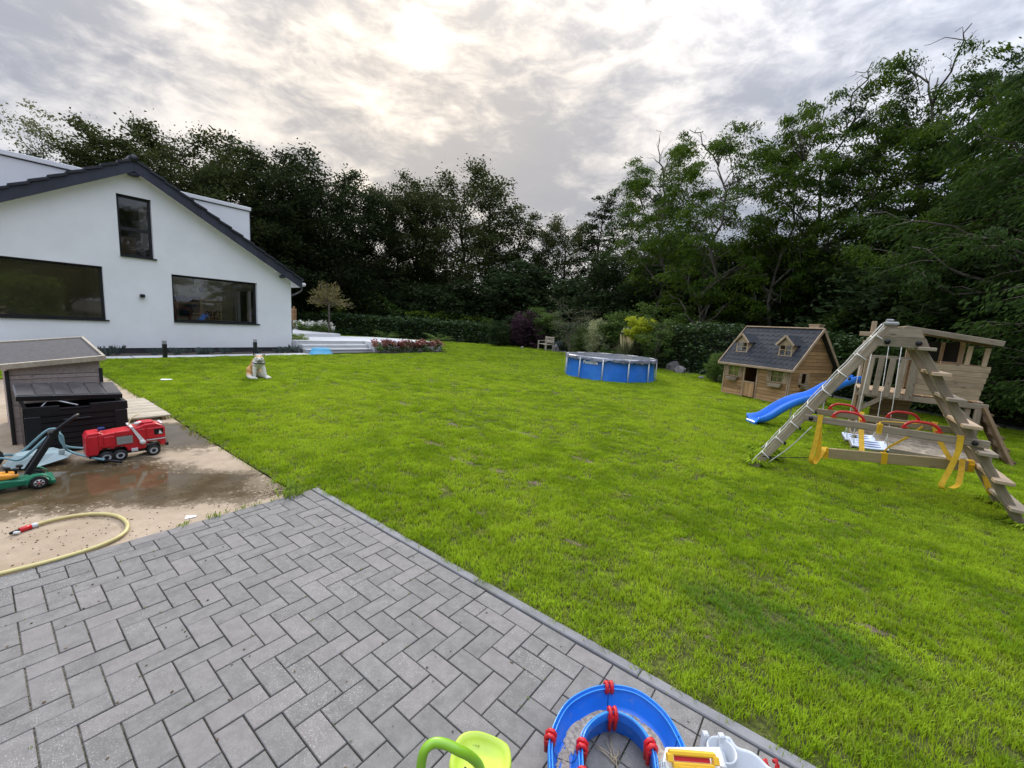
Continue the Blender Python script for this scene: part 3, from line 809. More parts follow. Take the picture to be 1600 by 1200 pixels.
# things in the room
def room_things():
    Mh = Matrix.Translation(HO) @ Matrix.Rotation(HRZ, 4, 'Z')
    def at(x, y, z): return Mh @ Vector((x, y, z))
    t = NT('abstract_canvas'); n = t.noise(t.coord('Object', (1, 1, 1)), 3.2, 3, .6, 1.2)
    c = t.mix(t.ramp(n, .42, .6), (.010, .014, .05), (.03, .07, .30)); t.L.new(c, t.b.inputs['Base Color'])
    b = MB(); b.box(-.62, .62, -.02, .02, -.42, .42)
    props(b.build('painting', t.m, loc=at(-2.2, 4.96, 1.52), rot=(0, 0, HRZ)), 'dark blue abstract painting on the cream wall behind the middle window', 'painting')
    cab = empty('dollhouse', at(-2.62, 4.3, .35), HRZ, 'pink wooden dollhouse shelf seen through the middle window', 'dollhouse')
    mp = simple('pink_wood', (.50, .20, .20), .6, .15, 4, .05)
    b = MB()
    for x in (-.5, -.02, .46): b.box(x, x+.04, -.15, .15, 0, 1.05)
    for z in (.0, .36, .7, 1.02): b.box(-.46, .46, -.148, .148, z, z+.03)
    b.prism([(-.52, 1.07), (.52, 1.07), (0, 1.34)], -.12, .12, M=Matrix(((1, 0, 0, 0), (0, 0, 1, 0), (0, 1, 0, 0), (0, 0, 0, 1))))
    b.build('shelf', mp, cab)
    tb = empty('chair', at(-1.95, 3.6, .35), HRZ, 'light wooden chair back seen through the middle window', 'chair')
    b = MB()
    for x in (-.22, .2): b.box(x, x+.03, .18, .21, 0, .93)
    for z in (.6, .74, .88): b.box(-.19, .2, .182, .208, z, z+.045)
    b.build('backrest', M_wood_trim, tb)
    b = MB(); b.box(-.24, .24, -.22, .21, .43, .46)
    for x in (-.22, .19): b.box(x, x+.03, -.2, -.17, 0, .43)
    b.build('seat', M_wood_trim, tb)
    pl = empty('potted_plant', at(-1.35, 4.2, .35), 0, 'dark leafy houseplant in a pot seen through the middle window', 'plant')
    b = MB(); b.lathe([(0, 0), (.14, 0), (.18, .3), (.15, .3), (.14, .26), (0, .26)], 16); b.build('pot', M_grey_plastic, pl)
    b = MB(); rg = random.Random(3)
    for k in range(26):
        a = rg.uniform(0, 6.28); l = rg.uniform(.3, .65); h = rg.uniform(.3, .8)
        p0 = Vector((0, 0, .28)); p1 = Vector((math.cos(a)*l*.5, math.sin(a)*l*.5, .28+h)); p2 = Vector((math.cos(a)*l, math.sin(a)*l, .28+h*.75))
        w = Vector((-math.sin(a), math.cos(a), 0))*.035
        b.add([p0, p1+w, p2, p1-w], [(0, 1, 2, 3)])
    b.build('leaves', leafmat('houseplant', (.015, .03, .012), (.03, .05, .02), .2), pl)
    for x, z, nm, lab in ((-2.42, 2.16, M_grey_plastic, 'pale round pendant lamp behind the middle window'), (-2.16, 2.2, M_black_plastic, 'small dark round pendant lamp behind the middle window')):
        lp = empty('pendant_lamp', at(x, 2.6, z), 0, lab, 'lamp')
        r = .15 if nm is M_grey_plastic else .11
        b = MB(); b.lathe([(r*math.sin(t_), -r*math.cos(t_)) for t_ in [i*math.pi/10 for i in range(11)]], 16); b.build('lamp_shade', nm, lp)
        b = MB(); b.tube([(0, 0, r), (0, 0, 2.62-z)], .006, 6); b.build('cord', M_black_plastic, lp)
    bx = empty('wardrobe', at(-4.32, 2.0, 2.75), HRZ, 'brown cabinet standing behind the narrow upper window', 'cabinet')
    b = MB(); b.box(-.3, .2, 0, .5, 0, .95); b.box(-.28, .18, -.02, -.002, .03, .9); b.build('body', M_wood_trim, bx)
room_things()
# upper floor room so that the gable window looks into a room
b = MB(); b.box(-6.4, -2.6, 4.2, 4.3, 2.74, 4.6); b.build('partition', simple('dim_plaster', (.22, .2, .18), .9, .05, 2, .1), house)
# roof: two slabs with tiles, verge fascia of slate pieces
def build_roof():
    D = 11.0; OV = .24
    L_ = math.hypot(1, SL); ex = .30                        # eaves overhang along x
    for side in (0, 1):
        sgn = 1 if side == 0 else -1
        def X(s): return s if side == 0 else -HW-s           # mirror
        # soffit board
        b = MB()
        poly = [(X(ex), EZ-SL*ex+.0), (X(-HW/2), soff(-HW/2)), (X(-HW/2), soff(-HW/2)+.16), (X(ex), EZ-SL*ex+.16)]
        Mx = Matrix(((1, 0, 0, 0), (0, 0, 1, 0), (0, 1, 0, 0), (0, 0, 0, 1)))
        b.prism(poly, -OV+.03, D+.3, M=Mx); b.build('soffit', M_white, house)
        # verge fascia pieces, lapped
        n = 15; tot = HW/2+ex+.02
        for k in range(n):
            s0 = ex+.02-tot*k/n; s1 = ex+.02-tot*(k+1)/n-.004
            z0, z1 = EZ-SL*s0, EZ-SL*s1
            off = -OV-(.004 if k % 2 else 0)
            bb = MB(); bb.prism([(X(s0), z0-.03), (X(s1), z1-.03), (X(s1), z1+.29), (X(s0), z0+.29)], off, off+.028, M=Mx)
            bb.build('fascia_tile', M_fascia, house)
        # stepped verge tiles and the roof covering
        n = 14; tot = HW/2+ex+.05
        for k in range(n):
            s0 = ex+.07-tot*k/n; s1 = s0-tot/n-.03
            z0, z1 = EZ-SL*s0+.27, EZ-SL*s1+.27
            bb = MB(); bb.prism([(X(s0), z0+.035), (X(s1), z1-.01), (X(s1), z1+.055), (X(s0), z0+.105)], -OV-.045, .35, M=Mx)
            bb.build('verge_tile', M_tile, house)
        bb = MB()
        for k in range(n):
            s0 = ex+.07-tot*k/n; s1 = s0-tot/n-.03
            z0, z1 = EZ-SL*s0+.27, EZ-SL*s1+.27
            y = .35
            while y < D+.3:
                bb.prism([(X(s0), z0+.03), (X(s1), z1-.015), (X(s1), z1+.045), (X(s0), z0+.095)], y+.003, y+.3, M=Mx); y += .303
        props(bb.build('roof_tiles', M_tile, house), kind='stuff')
        bb = MB(); bb.prism([(X(ex-.02), EZ-SL*ex+.16), (X(-HW/2), soff(-HW/2)+.16), (X(-HW/2), soff(-HW/2)+.27), (X(ex-.02), EZ-SL*ex+.28)], -OV+.04, D+.28, M=Mx); bb.build('roof_deck', M_tile, house)
    rz_ = soff(-HW/2)+.33
    bb = MB()
    y = -OV-.06
    while y < D:
        bb.tube([(-HW/2, y, rz_), (-HW/2, y+.36, rz_+.01)], [.10, .115], 10); y += .33
    bb.build('ridge_tiles', M_tile, house)
    # purlin ends
    for s, z in ((-HW/2, soff(-HW/2)-.09), (-.36, soff(-.36)-.05)):
        bb = MB(); r = .1
        bb.box(s-.12 if s < -1 else s-.07, s+.12 if s < -1 else s+.07, -OV+.02, .0, z-.06, z+.05, ch=.03)
        bb.build('purlin_end', M_fascia, house)
    # gutter and downpipe at the right-hand corner
    bb = MB(); bb.tube([(.40, -OV+.0, EZ-.06), (.40, D+.3, EZ-.06)], .07, 10)
    bb.build('gutter', M_white, house)
    bb = MB(); bb.tube(smooth_path([(.40, -.05, EZ-.12), (.38, -.04, EZ-.28), (.2, .02, EZ-.42), (.06, .10, EZ-.5), (.03, .3, EZ-.55)], 5), .035, 8); bb.build('downpipe', simple('zinc', (.14, .145, .15), .45, .15, 5, .1, metal=.6), house)
build_roof()
for x0, x1, nm in ((-4.15, -.93, 'right'), (-8.1, -4.85, 'left')):
    d = MB(); d.box(x0, x1, 1.2, 9.0, 3.3, 5.22); dm = d.build('dormer', M_render, house)
    c_ = MB(); c_.box(x0-.03, x1+.03, 1.15, 9.05, 5.24, 5.37, ch=.01); c_.build('cap', M_white, dm)
    c_ = MB(); c_.box(x0-.005, x1+.005, 1.185, 9.01, 5.215, 5.24); c_.build('drip_edge', M_dark_frame, dm)
    c_ = MB(); xe = x1 if nm == 'right' else x0; c_.box(xe-.012, xe+.012, 1.19, 1.3, 3.6, 5.2); c_.build('corner_trim', M_dark_frame, dm)
# wall lamp
wl = empty('wall_lamp', (Matrix.Translation(HO) @ Matrix.Rotation(HRZ, 4, 'Z')) @ Vector((-4.45, 0, 1.77)), HRZ, 'small black cube wall lamp on the white gable wall', 'wall lamp')
b = MB(); b.box(-.055, .055, -.11, -.012, -.05, .05, ch=.006); b.build('lamp_body', M_dark_frame, wl)
b = MB(); b.box(-.04, .04, -.011, .0, -.04, .04); b.build('bracket', M_dark_frame, wl)

# slab path along the house
M_slab = simple('white_slab', (.56, .56, .555), .8, .06, 2, .15, rnd=.05)
M_gravel = simple('gravel', (.17, .165, .16), .95, .6, 30, 1, .02)
path = poly_sheet('path', uvpts([(-12.16, -6), (-12.16, 6.1), (-12.78, 6.1), (-12.78, -6)]), .004, M_gravel, thick=.05)
k = -6.0; i = 0
slab_me = {}
while k < 6.0:
    mb = MB(); mb.box(-.3, .3, -.485, .485, -.035, .012, ch=.004)
    if 'm' not in slab_me: slab_me['m'] = mb.mesh('slab')
    o = link('paving_slab', slab_me['m'], M_slab, path); o.location = W(-12.47, k+.5, random.uniform(-.002, .002)); o.rotation_euler = (0, 0, TH); k += 1.0
poly_sheet('planting_strip', uvpts([(-12.79, -6), (-12.79, 6.0), (-13.64, 6.0), (-13.64, -6)]), .008, M_soil, thick=.05)
# bollard lights
M_lens = simple('frosted_lens', (.36, .36, .38), .3, .05, 3, 0)
bsrc = None
for px_, u_, v_, lab in ((55, -12.6, -.35, 'short black bollard light nearest the left edge, seen over the grey shed roof'), (257, -12.02, 1.62, 'black bollard light standing in front of the white wall, left of the middle window'), (403, -12.9, 4.35, 'black bollard light behind the sitting dog, below the right end of the middle window')):
    if bsrc is None:
        bsrc = empty('bollard_light', (0, 0, 0), TH, lab, 'bollard light', 'bollard lights along the house')
        b = MB(); b.box(-.05, .05, -.05, .05, 0, .42, ch=.004); b.build('post', M_dark_frame, bsrc)
        b = MB(); b.box(-.046, .046, -.046, .046, .42, .50, ch=.004); b.build('lens', M_lens, bsrc)
        b = MB(); b.box(-.05, .05, -.05, .05, .50, .515); b.build('cap', M_lens, bsrc); o = bsrc
    else: o = copy_tree(bsrc, label=lab)
    o.location = W(u_, v_, 0)

# ================================================================ TERRACE WITH STEPS
M_tcol = simple('terrace_tile', (.60, .60, .60), .7, .05, 1.2, .08, rnd=.03)
terr = poly_sheet('terrace', uvpts([(-13.37, 6.0), (-13.37, 9.0), (-12.62, 9.02), (-12.62, 12.4), (-13.5, 13.2), (-14.9, 12.6), (-16.4, 11.8), (-17.0, 9.9), (-24, 9.8), (-24, 6.0)]), .45, M_tcol, thick=.46)
for n, (u0, z) in enumerate(((-12.75, .15), (-13.05, .30), (-13.35, .45))):
    v = 6.1
    while v < 8.95:
        mb = MB(); l = min(1.0, 8.98-v)-.006
        # tread plate with overhanging nose, and riser
        mb.box(-.32, .03, 0, l, z-.035, z+.004*(n == 2), ch=.004)
        o = mb.build('tread', M_tcol, terr); o.location = W(u0, v, 0); o.rotation_euler = (0, 0, TH)
        mb = MB(); mb.box(-.29, .0, 0, l, z-.155, z-.04); o = mb.build('riser', M_tcol, terr); o.location = W(u0, v, 0); o.rotation_euler = (0, 0, TH)
        v += 1.0
up2 = poly_sheet('upper_terrace', uvpts([(-15.6, 5.9), (-16.3, 9.55), (-24, 9.4), (-24, 5.9)]), .60, M_tcol, thick=.6)
# retaining slabs behind the flower bed
v = 9.02
while v < 12.3:
    mb = MB(); mb.box(0, .04, 0, .79, 0, .47, ch=.004); o = mb.build('retaining_slab', M_tcol, terr); o.location = W(-12.615, v, 0); o.rotation_euler = (0, 0, TH); v += .8
bed = poly_sheet('flower_bed', uvpts([(-12.57, 8.75), (-12.57, 12.55), (-11.82, 12.5), (-11.82, 8.8)]), .02, M_soil, thick=.06)
# bin beside the house corner
bn = empty('planter_box', W(-15.6, 6.6, .6), HRZ, 'tall dark planter box at the right corner of the white house', 'planter')
b = MB(); b.box(-.2, .2, -.2, .2, 0, .55, ch=.01); b.build('body', M_plinth, bn)
b = MB(); b.box(-.22, .22, -.22, .22, .55, .59, ch=.008); b.build('rim', M_plinth, bn)
# blue tub upside down on the lawn
tub = empty('paddling_tub', W(-12.32, 6.45, 0), HRZ, 'light blue plastic tub lying on the lawn in front of the white steps', 'tub')
mt = simple('light_blue_plastic', (.10, .42, .66), .35, .06, 4, .04)
b = MB(); pr_ = [(.46, .0), (.46, .03), (.40, .03), (.36, .20), (.33, .23), (.0, .235)]
b.lathe([(r, z) for r, z in pr_], 28); o = b.build('shell', mt, tub); o.scale = (1, .7, 1)
b = MB(); b.lathe([(.25, .236), (.24, .25), (.2, .25), (.19, .238)], 24); o = b.build('base_ring', mt, tub); o.scale = (1, .7, 1)
# timber screen between house and hedge
scr = empty('timber_fence', (-17.2, 27.6, 0), 0, 'low orange-brown timber fence behind the white roses, right of the house', 'fence')
for k in range(7):
    o = beam('board', (-2.5, 0, .78+k*.15), (2.5, .3, .78+k*.15), .02, .14, M_wood_house, scr)
for x in (-2.4, 0, 2.4): beam('post', (x, .18, 0), (x, .18, 1.9), .09, .09, M_wood_house, scr)

# gravel border at the foot of the hedges
def border_strip():
    b = MB(); pts = BORDER
    n = len(pts)
    for (x0, y0), (x1, y1) in zip(pts, pts[1:]):
        b.add([(x0, y0, .012), (x1, y1, .012), (x1+4, y1+3.5, .012), (x0+4*(x0 > 1), y0+3.5, .012)], [(0, 1, 2, 3)])
    props(b.build('border', M_gravel), kind='structure')
border_strip()

# ================================================================ VEGETATION
def leaves_mesh(name, C, rc, per, size, asp, flat=.6, droop=0.0, seed=0, up=.5, dirs=None, twig=None):
    """leaf rhombi around cluster centres C (n,3); rc radius per cluster; returns mesh of loose quads"""
    rng = np.random.default_rng(seed); n = len(C); N = n*per
    c = np.repeat(C, per, 0); r = np.repeat(np.broadcast_to(rc, n), per)
    off = rng.normal(0, .5, (N, 3)); off[:, 2] *= flat
    P = c+off*r[:, None]
    if droop: P[:, 2] -= droop*(off[:, 0]**2+off[:, 1]**2)*r
    a = rng.uniform(0, 2*np.pi, N); t = np.stack([np.cos(a), np.sin(a), rng.normal(-.15-droop*.5, .35, N)], 1)
    if dirs is not None: t = t*.55+np.repeat(dirs, per, 0)
    t /= np.linalg.norm(t, axis=1)[:, None]
    nn = rng.normal(0, 1, (N, 3)); nn[:, 2] = np.abs(nn[:, 2])+up; 
    s = np.cross(t, nn); s /= np.linalg.norm(s, axis=1)[:, None]+1e-9
    L = size*rng.uniform(.6, 1.3, N)[:, None]; Wd = L*asp
    v = np.empty((N, 4, 3)); v[:, 0] = P-t*L*.5; v[:, 1] = P+s*Wd*.5+t*L*.05; v[:, 2] = P+t*L*.5; v[:, 3] = P-s*Wd*.5+t*L*.05
    me = bpy.data.meshes.new(name); me.vertices.add(N*4); me.vertices.foreach_set('co', v.reshape(-1).astype(np.float32))
    me.loops.add(N*4); me.loops.foreach_set('vertex_index', np.arange(N*4, dtype=np.int32))
    me.polygons.add(N); me.polygons.foreach_set('loop_start', np.arange(0, N*4, 4, dtype=np.int32))
    me.polygons.foreach_set('loop_total', np.full(N, 4, dtype=np.int32)); me.update(calc_edges=True); return me
def join_quads(name, arrs):
    v = np.concatenate(arrs)
def curve_pts(p, q, bend, n, rng, wob=.0):
    p, q = Vector(p), Vector(q); out = []
    for i in range(n+1):
        t = i/n; x = p.lerp(q, t) + Vector(bend)*math.sin(math.pi*t)
        if 0 < i < n: x += Vector((rng.gauss(0, wob), rng.gauss(0, wob), rng.gauss(0, wob*.6)))
        out.append(x)
    return out
def make_tree_meshes(kind, seed, H, R, z0, nl, r0, per, leaf, asp, sub=6, flat=.6, crc=.75, droop=0.0, lean=(0, 0), top_bias=1.0, wob=.15, ivy=False, shape=None, twigs=True, layered=False, dead=0, skip_low=0):
    """skeleton first, then leaf clusters at the ends of its branches"""
    rng = random.Random(seed); wd = MB()
    shape = shape or (lambda t: math.sqrt(max(0.03, 1-((t-.48)/.56)**2)))
    top = Vector((lean[0], lean[1], H*.93))
    trunk = curve_pts((0, 0, -.2), top, (rng.gauss(0, .25), rng.gauss(0, .25), 0), 9, rng, wob)
    rs = [r0*(1-.86*(i/9)**.8) for i in range(10)]; rs[0] *= 1.25
    wd.tube(trunk, rs, 8)
    C = []; RC = []; DR = []
    def tp(t):
        f = max(0, min(.999, t))*9; i = int(f); return trunk[i].lerp(trunk[i+1], f-i)
    for i in range(nl):
        tt = (i+rng.random()*.7)/nl                       # 0 low .. 1 top of the crown
        zc = z0+(H-z0)*tt**top_bias
        a = i*2.39996+rng.uniform(-.5, .5)
        rr = R*shape(tt)*rng.uniform(.72, 1.12)
        base_t = max(.08, (zc-(.12+.2*rng.random())*(H-z0)*(1-.3*tt))/H)
        b0 = tp(min(.97, base_t)); e = Vector((trunk[min(9, int(zc/H*9))].x+math.cos(a)*rr, trunk[min(9, int(zc/H*9))].y+math.sin(a)*rr, zc+(rng.uniform(-.2, .3) if layered else rng.uniform(-.3, .9))))
        pts = curve_pts(b0, e, (0, 0, rng.uniform(-.1, .5)*rr*.25), 6, rng, wob*1.2)
        rb = max(.022, r0*.42*(1-.55*tt)*rng.uniform(.6, 1.1))
        wd.tube(pts, [rb*(1-.8*k/6) for k in range(7)], 5)
        for s_ in range(sub):
            t_ = .35+.65*(s_+rng.random())/sub; k = min(5, int(t_*6)); q = pts[k].lerp(pts[k+1], t_*6-k if t_ < 1 else 1)
            a2 = a+rng.choice((-1, 1))*rng.uniform(.3, 1.5); ln = rr*rng.uniform(.18, .42)*(1.2-.4*t_)+.25
            e2 = q+Vector((math.cos(a2)*ln, math.sin(a2)*ln, (rng.uniform(-.25, .12) if layered else rng.uniform(-.15, .6))*ln))
            if twigs: wd.tube(curve_pts(q, e2, (0, 0, .08*ln), 3, rng, wob*.3), [rb*.34, rb*.26, rb*.16, .006], 4, caps=False)
            for w in (.55, 1.0) if not layered else (.35, .65, 1.0):
                c = q.lerp(e2, w); C.append(c); RC.append(crc*rng.uniform(.65, 1.25)); DR.append((e2-q).normalized()+Vector((0, 0, -droop)))
        C.append(e); RC.append(crc); DR.append((e-b0).normalized())
    for k in range(dead):                                   # bare twigs above the crown
        b0 = tp(.9); a = rng.uniform(0, 6.28); e = b0+Vector((math.cos(a)*R*.5, math.sin(a)*R*.5, rng.uniform(.6, 2.2)))
        pts = curve_pts(b0, e, (rng.gauss(0, .3), rng.gauss(0, .3), .3), 6, rng, .12); wd.tube(pts, [.05*(1-.8*k_/6)+.008 for k_ in range(7)], 5)
        for q in range(5):
            p0 = pts[2+q % 4]; e2 = p0+Vector((rng.gauss(0, .6), rng.gauss(0, .6), rng.uniform(.1, .9))); wd.tube(curve_pts(p0, e2, (0, 0, .1), 4, rng, .08), [.02, .016, .012, .01, .006], 4)
    if ivy:
        for k in range(46):
            t = rng.uniform(.05, .75); p = tp(t); a = rng.uniform(0, 6.28); C.append(p+Vector((math.cos(a), math.sin(a), 0))*r0*1.6); RC.append(.45); DR.append(Vector((math.cos(a), math.sin(a), -.3)))
    me = leaves_mesh(kind+'_leaves', np.array([tuple(c) for c in C]), np.array(RC), per, leaf, asp, flat, droop, seed, dirs=np.array([tuple(d) for d in DR])*(1.0 if layered else .5))
    return wd.mesh(kind+'_wood'), me
L_oak = leafmat('oak_leaves', (.030, .042, .014), (.056, .070, .020), .32)
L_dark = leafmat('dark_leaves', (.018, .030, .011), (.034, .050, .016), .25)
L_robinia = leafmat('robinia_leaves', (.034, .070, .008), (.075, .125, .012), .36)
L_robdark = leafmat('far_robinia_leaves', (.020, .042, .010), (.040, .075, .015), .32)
L_under = leafmat('undergrowth_leaves', (.026, .045, .017), (.048, .074, .026), .25)
L_laurel = leafmat('laurel_leaves', (.034, .066, .018), (.062, .110, .026), .12, .35, 1.2, .4)
L_shrub = leafmat('shrub_leaves', (.075, .125, .030), (.120, .190, .045), .3)
L_shrub2 = leafmat('bright_shrub_leaves', (.13, .20, .03), (.20, .29, .045), .35)
L_gold = leafmat('golden_leaves', (.30, .36, .02), (.42, .46, .04), .35)
L_purple = leafmat('purple_leaves', (.055, .028, .042), (.085, .045, .06), .2)
L_olive = leafmat('olive_leaves', (.13, .15, .07), (.20, .21, .11), .3)
L_var = leafmat('variegated_leaves', (.34, .38, .18), (.50, .52, .30), .3)
L_plume = leafmat('plume_grass', (.55, .48, .30), (.66, .58, .38), .3)
L_blue = leafmat('lavender_leaves', (.07, .095, .085), (.13, .16, .14), .2)
L_palm = leafmat('palm_leaves', (.09, .15, .03), (.17, .24, .06), .3)
L_red = leafmat('hydrangea_blooms', (.24, .075, .07), (.40, .19, .15), .2)
L_whitef = leafmat('white_blooms', (.62, .62, .55), (.75, .74, .66), .2)
L_thuja = leafmat('thuja_leaves', (.09, .15, .02), (.16, .24, .03), .2)

KINDS = {
 'oak': make_tree_meshes('oak', 1, 13, 4.6, 2.4, 42, .30, 56, .21, .62, sub=6, crc=.80),
 'oak_b': make_tree_meshes('oak', 2, 13, 4.2, 2.0, 38, .27, 56, .205, .6, sub=6, crc=.82, wob=.2),
 'wide_oak': make_tree_meshes('oak', 3, 11, 5.6, 1.6, 42, .30, 56, .21, .62, sub=6, crc=.86, top_bias=.9),
 'slim': make_tree_meshes('slim', 4, 12, 2.1, 4.2, 18, .17, 42, .18, .6, sub=4, crc=.60, ivy=True, wob=.12),
 'wispy': make_tree_meshes('wispy', 14, 12, 2.4, 6.5, 18, .14, 16, .22, .5, sub=4, crc=.65, wob=.14),
 'larch': make_tree_meshes('larch', 5, 12, 2.2, 3.2, 30, .17, 22, .22, .4, sub=4, crc=.45, flat=.3, layered=True, shape=lambda t: 1.05-.85*t, wob=.05),
 'robinia': make_tree_meshes('robinia', 6, 13, 4.2, 4.0, 25, .22, 58, .19, .36, sub=6, crc=.58, flat=.34, droop=.35, layered=True, wob=.28, lean=(.6, .2), dead=2),
 'robinia_b': make_tree_meshes('robinia', 7, 13, 3.7, 4.6, 22, .20, 58, .19, .36, sub=6, crc=.56, flat=.32, droop=.35, layered=True, wob=.32, lean=(-.8, .3), dead=3, top_bias=.85),
 'robinia_full': make_tree_meshes('robinia', 8, 13, 5.2, 1.0, 56, .28, 60, .19, .36, sub=6, crc=.62, flat=.30, droop=.5, layered=True, wob=.2, dead=4, shape=lambda t: math.sqrt(max(.05, 1-((t-.35)/.68)**2))),
 'young': make_tree_meshes('young', 9, 4, 1.5, 1.2, 16, .05, 26, .16, .5, sub=4, crc=.34, wob=.05),
 'bush': make_tree_meshes('bush', 10, 3, 1.7, .15, 30, .05, 36, .16, .55, sub=5, crc=.38, wob=.06, shape=lambda t: math.sqrt(max(.08, 1-(t*.92)**2))),
 'bush_b': make_tree_meshes('bush', 11, 3, 1.5, .1, 26, .05, 36, .15, .5, sub=5, crc=.40, wob=.08, shape=lambda t: .55+.5*math.sin(t*2.6)),
 'ball': make_tree_meshes('ball', 19, 4, .95, 2.5, 22, .05, 34, .15, .6, sub=5, crc=.32, wob=.04),
 'sparse_bush': make_tree_meshes('bush', 12, 4, 1.7, 1.0, 26, .05, 7, .10, .4, sub=5, crc=.3, wob=.08, shape=lambda t: .35+.75*t),
}
def tree(kind, x, y, h, lab, leaf, group=None, cat='tree', wide=1.0, name=None, wood=None, rz=None, trunkname='trunk', crownname='crown', z=0):
    H = {'young': 4, 'ball': 4.1, 'bush': 3, 'bush_b': 3, 'sparse_bush': 4, 'wide_oak': 12.7, 'oak': 14.1, 'oak_b': 14.1, 'slim': 12.3, 'wispy': 12.3, 'larch': 12}.get(kind, 13.4)
    wm, lm = KINDS[kind]
    rg = random.Random(int(x*131+y*17)); s = h/H
    e = empty(name or ('tree' if cat == 'tree' else 'shrub'), (x, y, z), rg.uniform(0, 6.28) if rz is None else rz, lab, cat, group)
    e.scale = (s*wide, s*wide, s)
    a = bpy.data.objects.new(trunkname, wm); COL.objects.link(a); a.parent = e
    b = bpy.data.objects.new(crownname, lm); COL.objects.link(b); b.parent = e
    if not wm.materials: wm.materials.append(M_bark)
    if not lm.materials: lm.materials.append(leaf)
    for o, mt in ((a, wood or M_bark), (b, leaf)):
        o.material_slots[0].link = 'OBJECT'; o.material_slots[0].material = mt
    return e
def tree_at(kind, px, py, dist, lab, leaf, **k):
    d = bearing(px); h = top_height(px, py, dist)
    return tree(kind, d.x*dist, d.y*dist, h, lab, leaf, **k)

# --- skyline trees, left to right
SK = [
 ('wide_oak', 10, 238, 40, L_oak, .85, 'reddish-green broad tree at the extreme left, above the white dormer edge'),
 ('wispy', 88, 178, 44, L_olive, .7, 'pale wispy treetop poking above the dark trees near the left edge', M_bark_pale),
 ('wide_oak', 145, 232, 42, L_oak, .8, 'low broad tree above the roof between the left dormer and the roof ridge'),
 ('oak', 218, 186, 39, L_oak, .9, 'big round dark oak whose crown rises straight above the house ridge'),
 ('oak_b', 283, 181, 38, L_oak, 1.0, 'dark round oak just right of the house ridge, behind the right roof slope'),
 ('slim', 345, 208, 42, L_oak, 1.2, 'thin see-through tree in the gap above the right dormer'),
 ('oak', 402, 233, 37, L_oak, .95, 'dark oak directly above the end of the right dormer'),
 ('oak_b', 448, 222, 37, L_dark, 1.0, 'tallest dark oak of the clump right of the dormer, behind the pollarded tree'),
 ('oak', 500, 238, 38, L_dark, 1.0, 'dark oak right of the tallest one, above the low eaves of the house'),
 ('wide_oak', 548, 272, 38, L_dark, .8, 'drooping right-hand shoulder tree of the left oak clump'),
 ('oak_b', 608, 282, 40, L_oak, .85, 'first tree of the central clump, just after the dip in the skyline'),
 ('oak', 655, 268, 41, L_oak, .8, 'middle tree of the central clump, left of the tall oak with visible forks'),
 ('oak_b', 716, 243, 39, L_oak, .95, 'tall oak with visible forked limbs, highest of the central clump'),
 ('slim', 762, 262, 40, L_oak, 1.2, 'narrow tree leaning on the right side of the tall central oak'),
 ('slim', 802, 328, 41, L_oak, 1.3, 'ivy-clad thin tree in the bright gap right of the tall central oak'),
 ('slim', 838, 346, 40, L_dark, 1.1, 'second ivy-clad thin tree in the bright gap in the middle of the wood'),
 ('oak', 872, 333, 40, L_oak, .8, 'rounded brownish-green tree right of the bright gap'),
 ('larch', 930, 300, 38, L_dark, 1.0, 'slim conifer-like tree with a pointed top left of the robinias'),
 ('robinia', 985, 268, 31, L_robdark, .75, 'light green robinia at the left end of the robinia row'),
 ('robinia_b', 1030, 215, 27, L_robinia, .8, 'robinia with a knobbly tilted crown, second from the left in the robinia row'),
 ('robinia', 1085, 184, 22.5, L_robinia, .8, 'large robinia with an open crown and a crooked side limb behind the golden sapling'),
 ('robinia_b', 1190, 182, 21.5, L_robinia, .65, 'thin-limbed robinia whose bare trunk stands behind the playhouse chimney'),
 ('robinia', 1262, 138, 23, L_robinia, .75, 'airy robinia with a forked crown, between the playhouse chimney and the climbing tower'),
 ('robinia_b', 1330, 145, 22, L_robdark, .65, 'pale-trunked robinia rising behind the climbing tower post'),
 ('robinia', 1405, 78, 21, L_robinia, .7, 'tallest open robinia with a leaning top, above the climbing tower roof'),
 ('robinia_full', 1555, 75, 18.5, L_robinia, .85, 'huge robinia with drooping layered branches and bare twigs on top, at the right edge'),
 ('robinia_b', 1478, 118, 22, L_robdark, .8, 'dark robinia between the tallest open robinia and the huge one at the right edge'),
 ('robinia_full', 1660, 60, 15, L_robdark, .9, 'dark full robinia cut by the right edge of the view'),
]
for r in SK:
    kd, px, py, ds, lf, wd_, lab = r[:7]
    tree_at(kd, px, py, ds, lab, lf, wide=wd_, wood=r[7] if len(r) > 7 else (M_bark_pale if 'robinia' in kd else M_bark), name='oak_tree' if 'oak' in kd else 'robinia_tree' if 'robinia' in kd else 'larch_tree' if kd == 'larch' else 'slender_tree')
# --- second row: deep wood behind, seen only as dark foliage between the front trees
FILL = [(-60, 285, 46), (0, 280, 48), (60, 280, 50), (120, 280, 50), (190, 268, 48), (250, 262, 47), (310, 285, 48), (370, 300, 47), (430, 300, 46), (490, 320, 46), (545, 360, 46), (590, 400, 47), (640, 400, 48),
        (690, 420, 48), (745, 455, 50), (865, 450, 50), (950, 410, 43), (1000, 365, 38), (1050, 360, 33), (1105, 365, 29), (1150, 365, 29), (1200, 362, 28), (1250, 360, 27), (1300, 372, 27), (1350, 385, 26),
        (1400, 395, 26), (1450, 360, 25), (1500, 310, 24), (1560, 250, 23), (1620, 200, 22), (1700, 180, 20)]
for i, (px, py, ds) in enumerate(FILL):
    tree_at('wide_oak' if i % 2 else 'oak', px, py, ds, 'dark tree deep in the wood, showing only as shadowy foliage between the front trees', L_dark, group='dark trees deep in the wood', wide=.95 if px < 950 else 1.05, name='forest_tree')
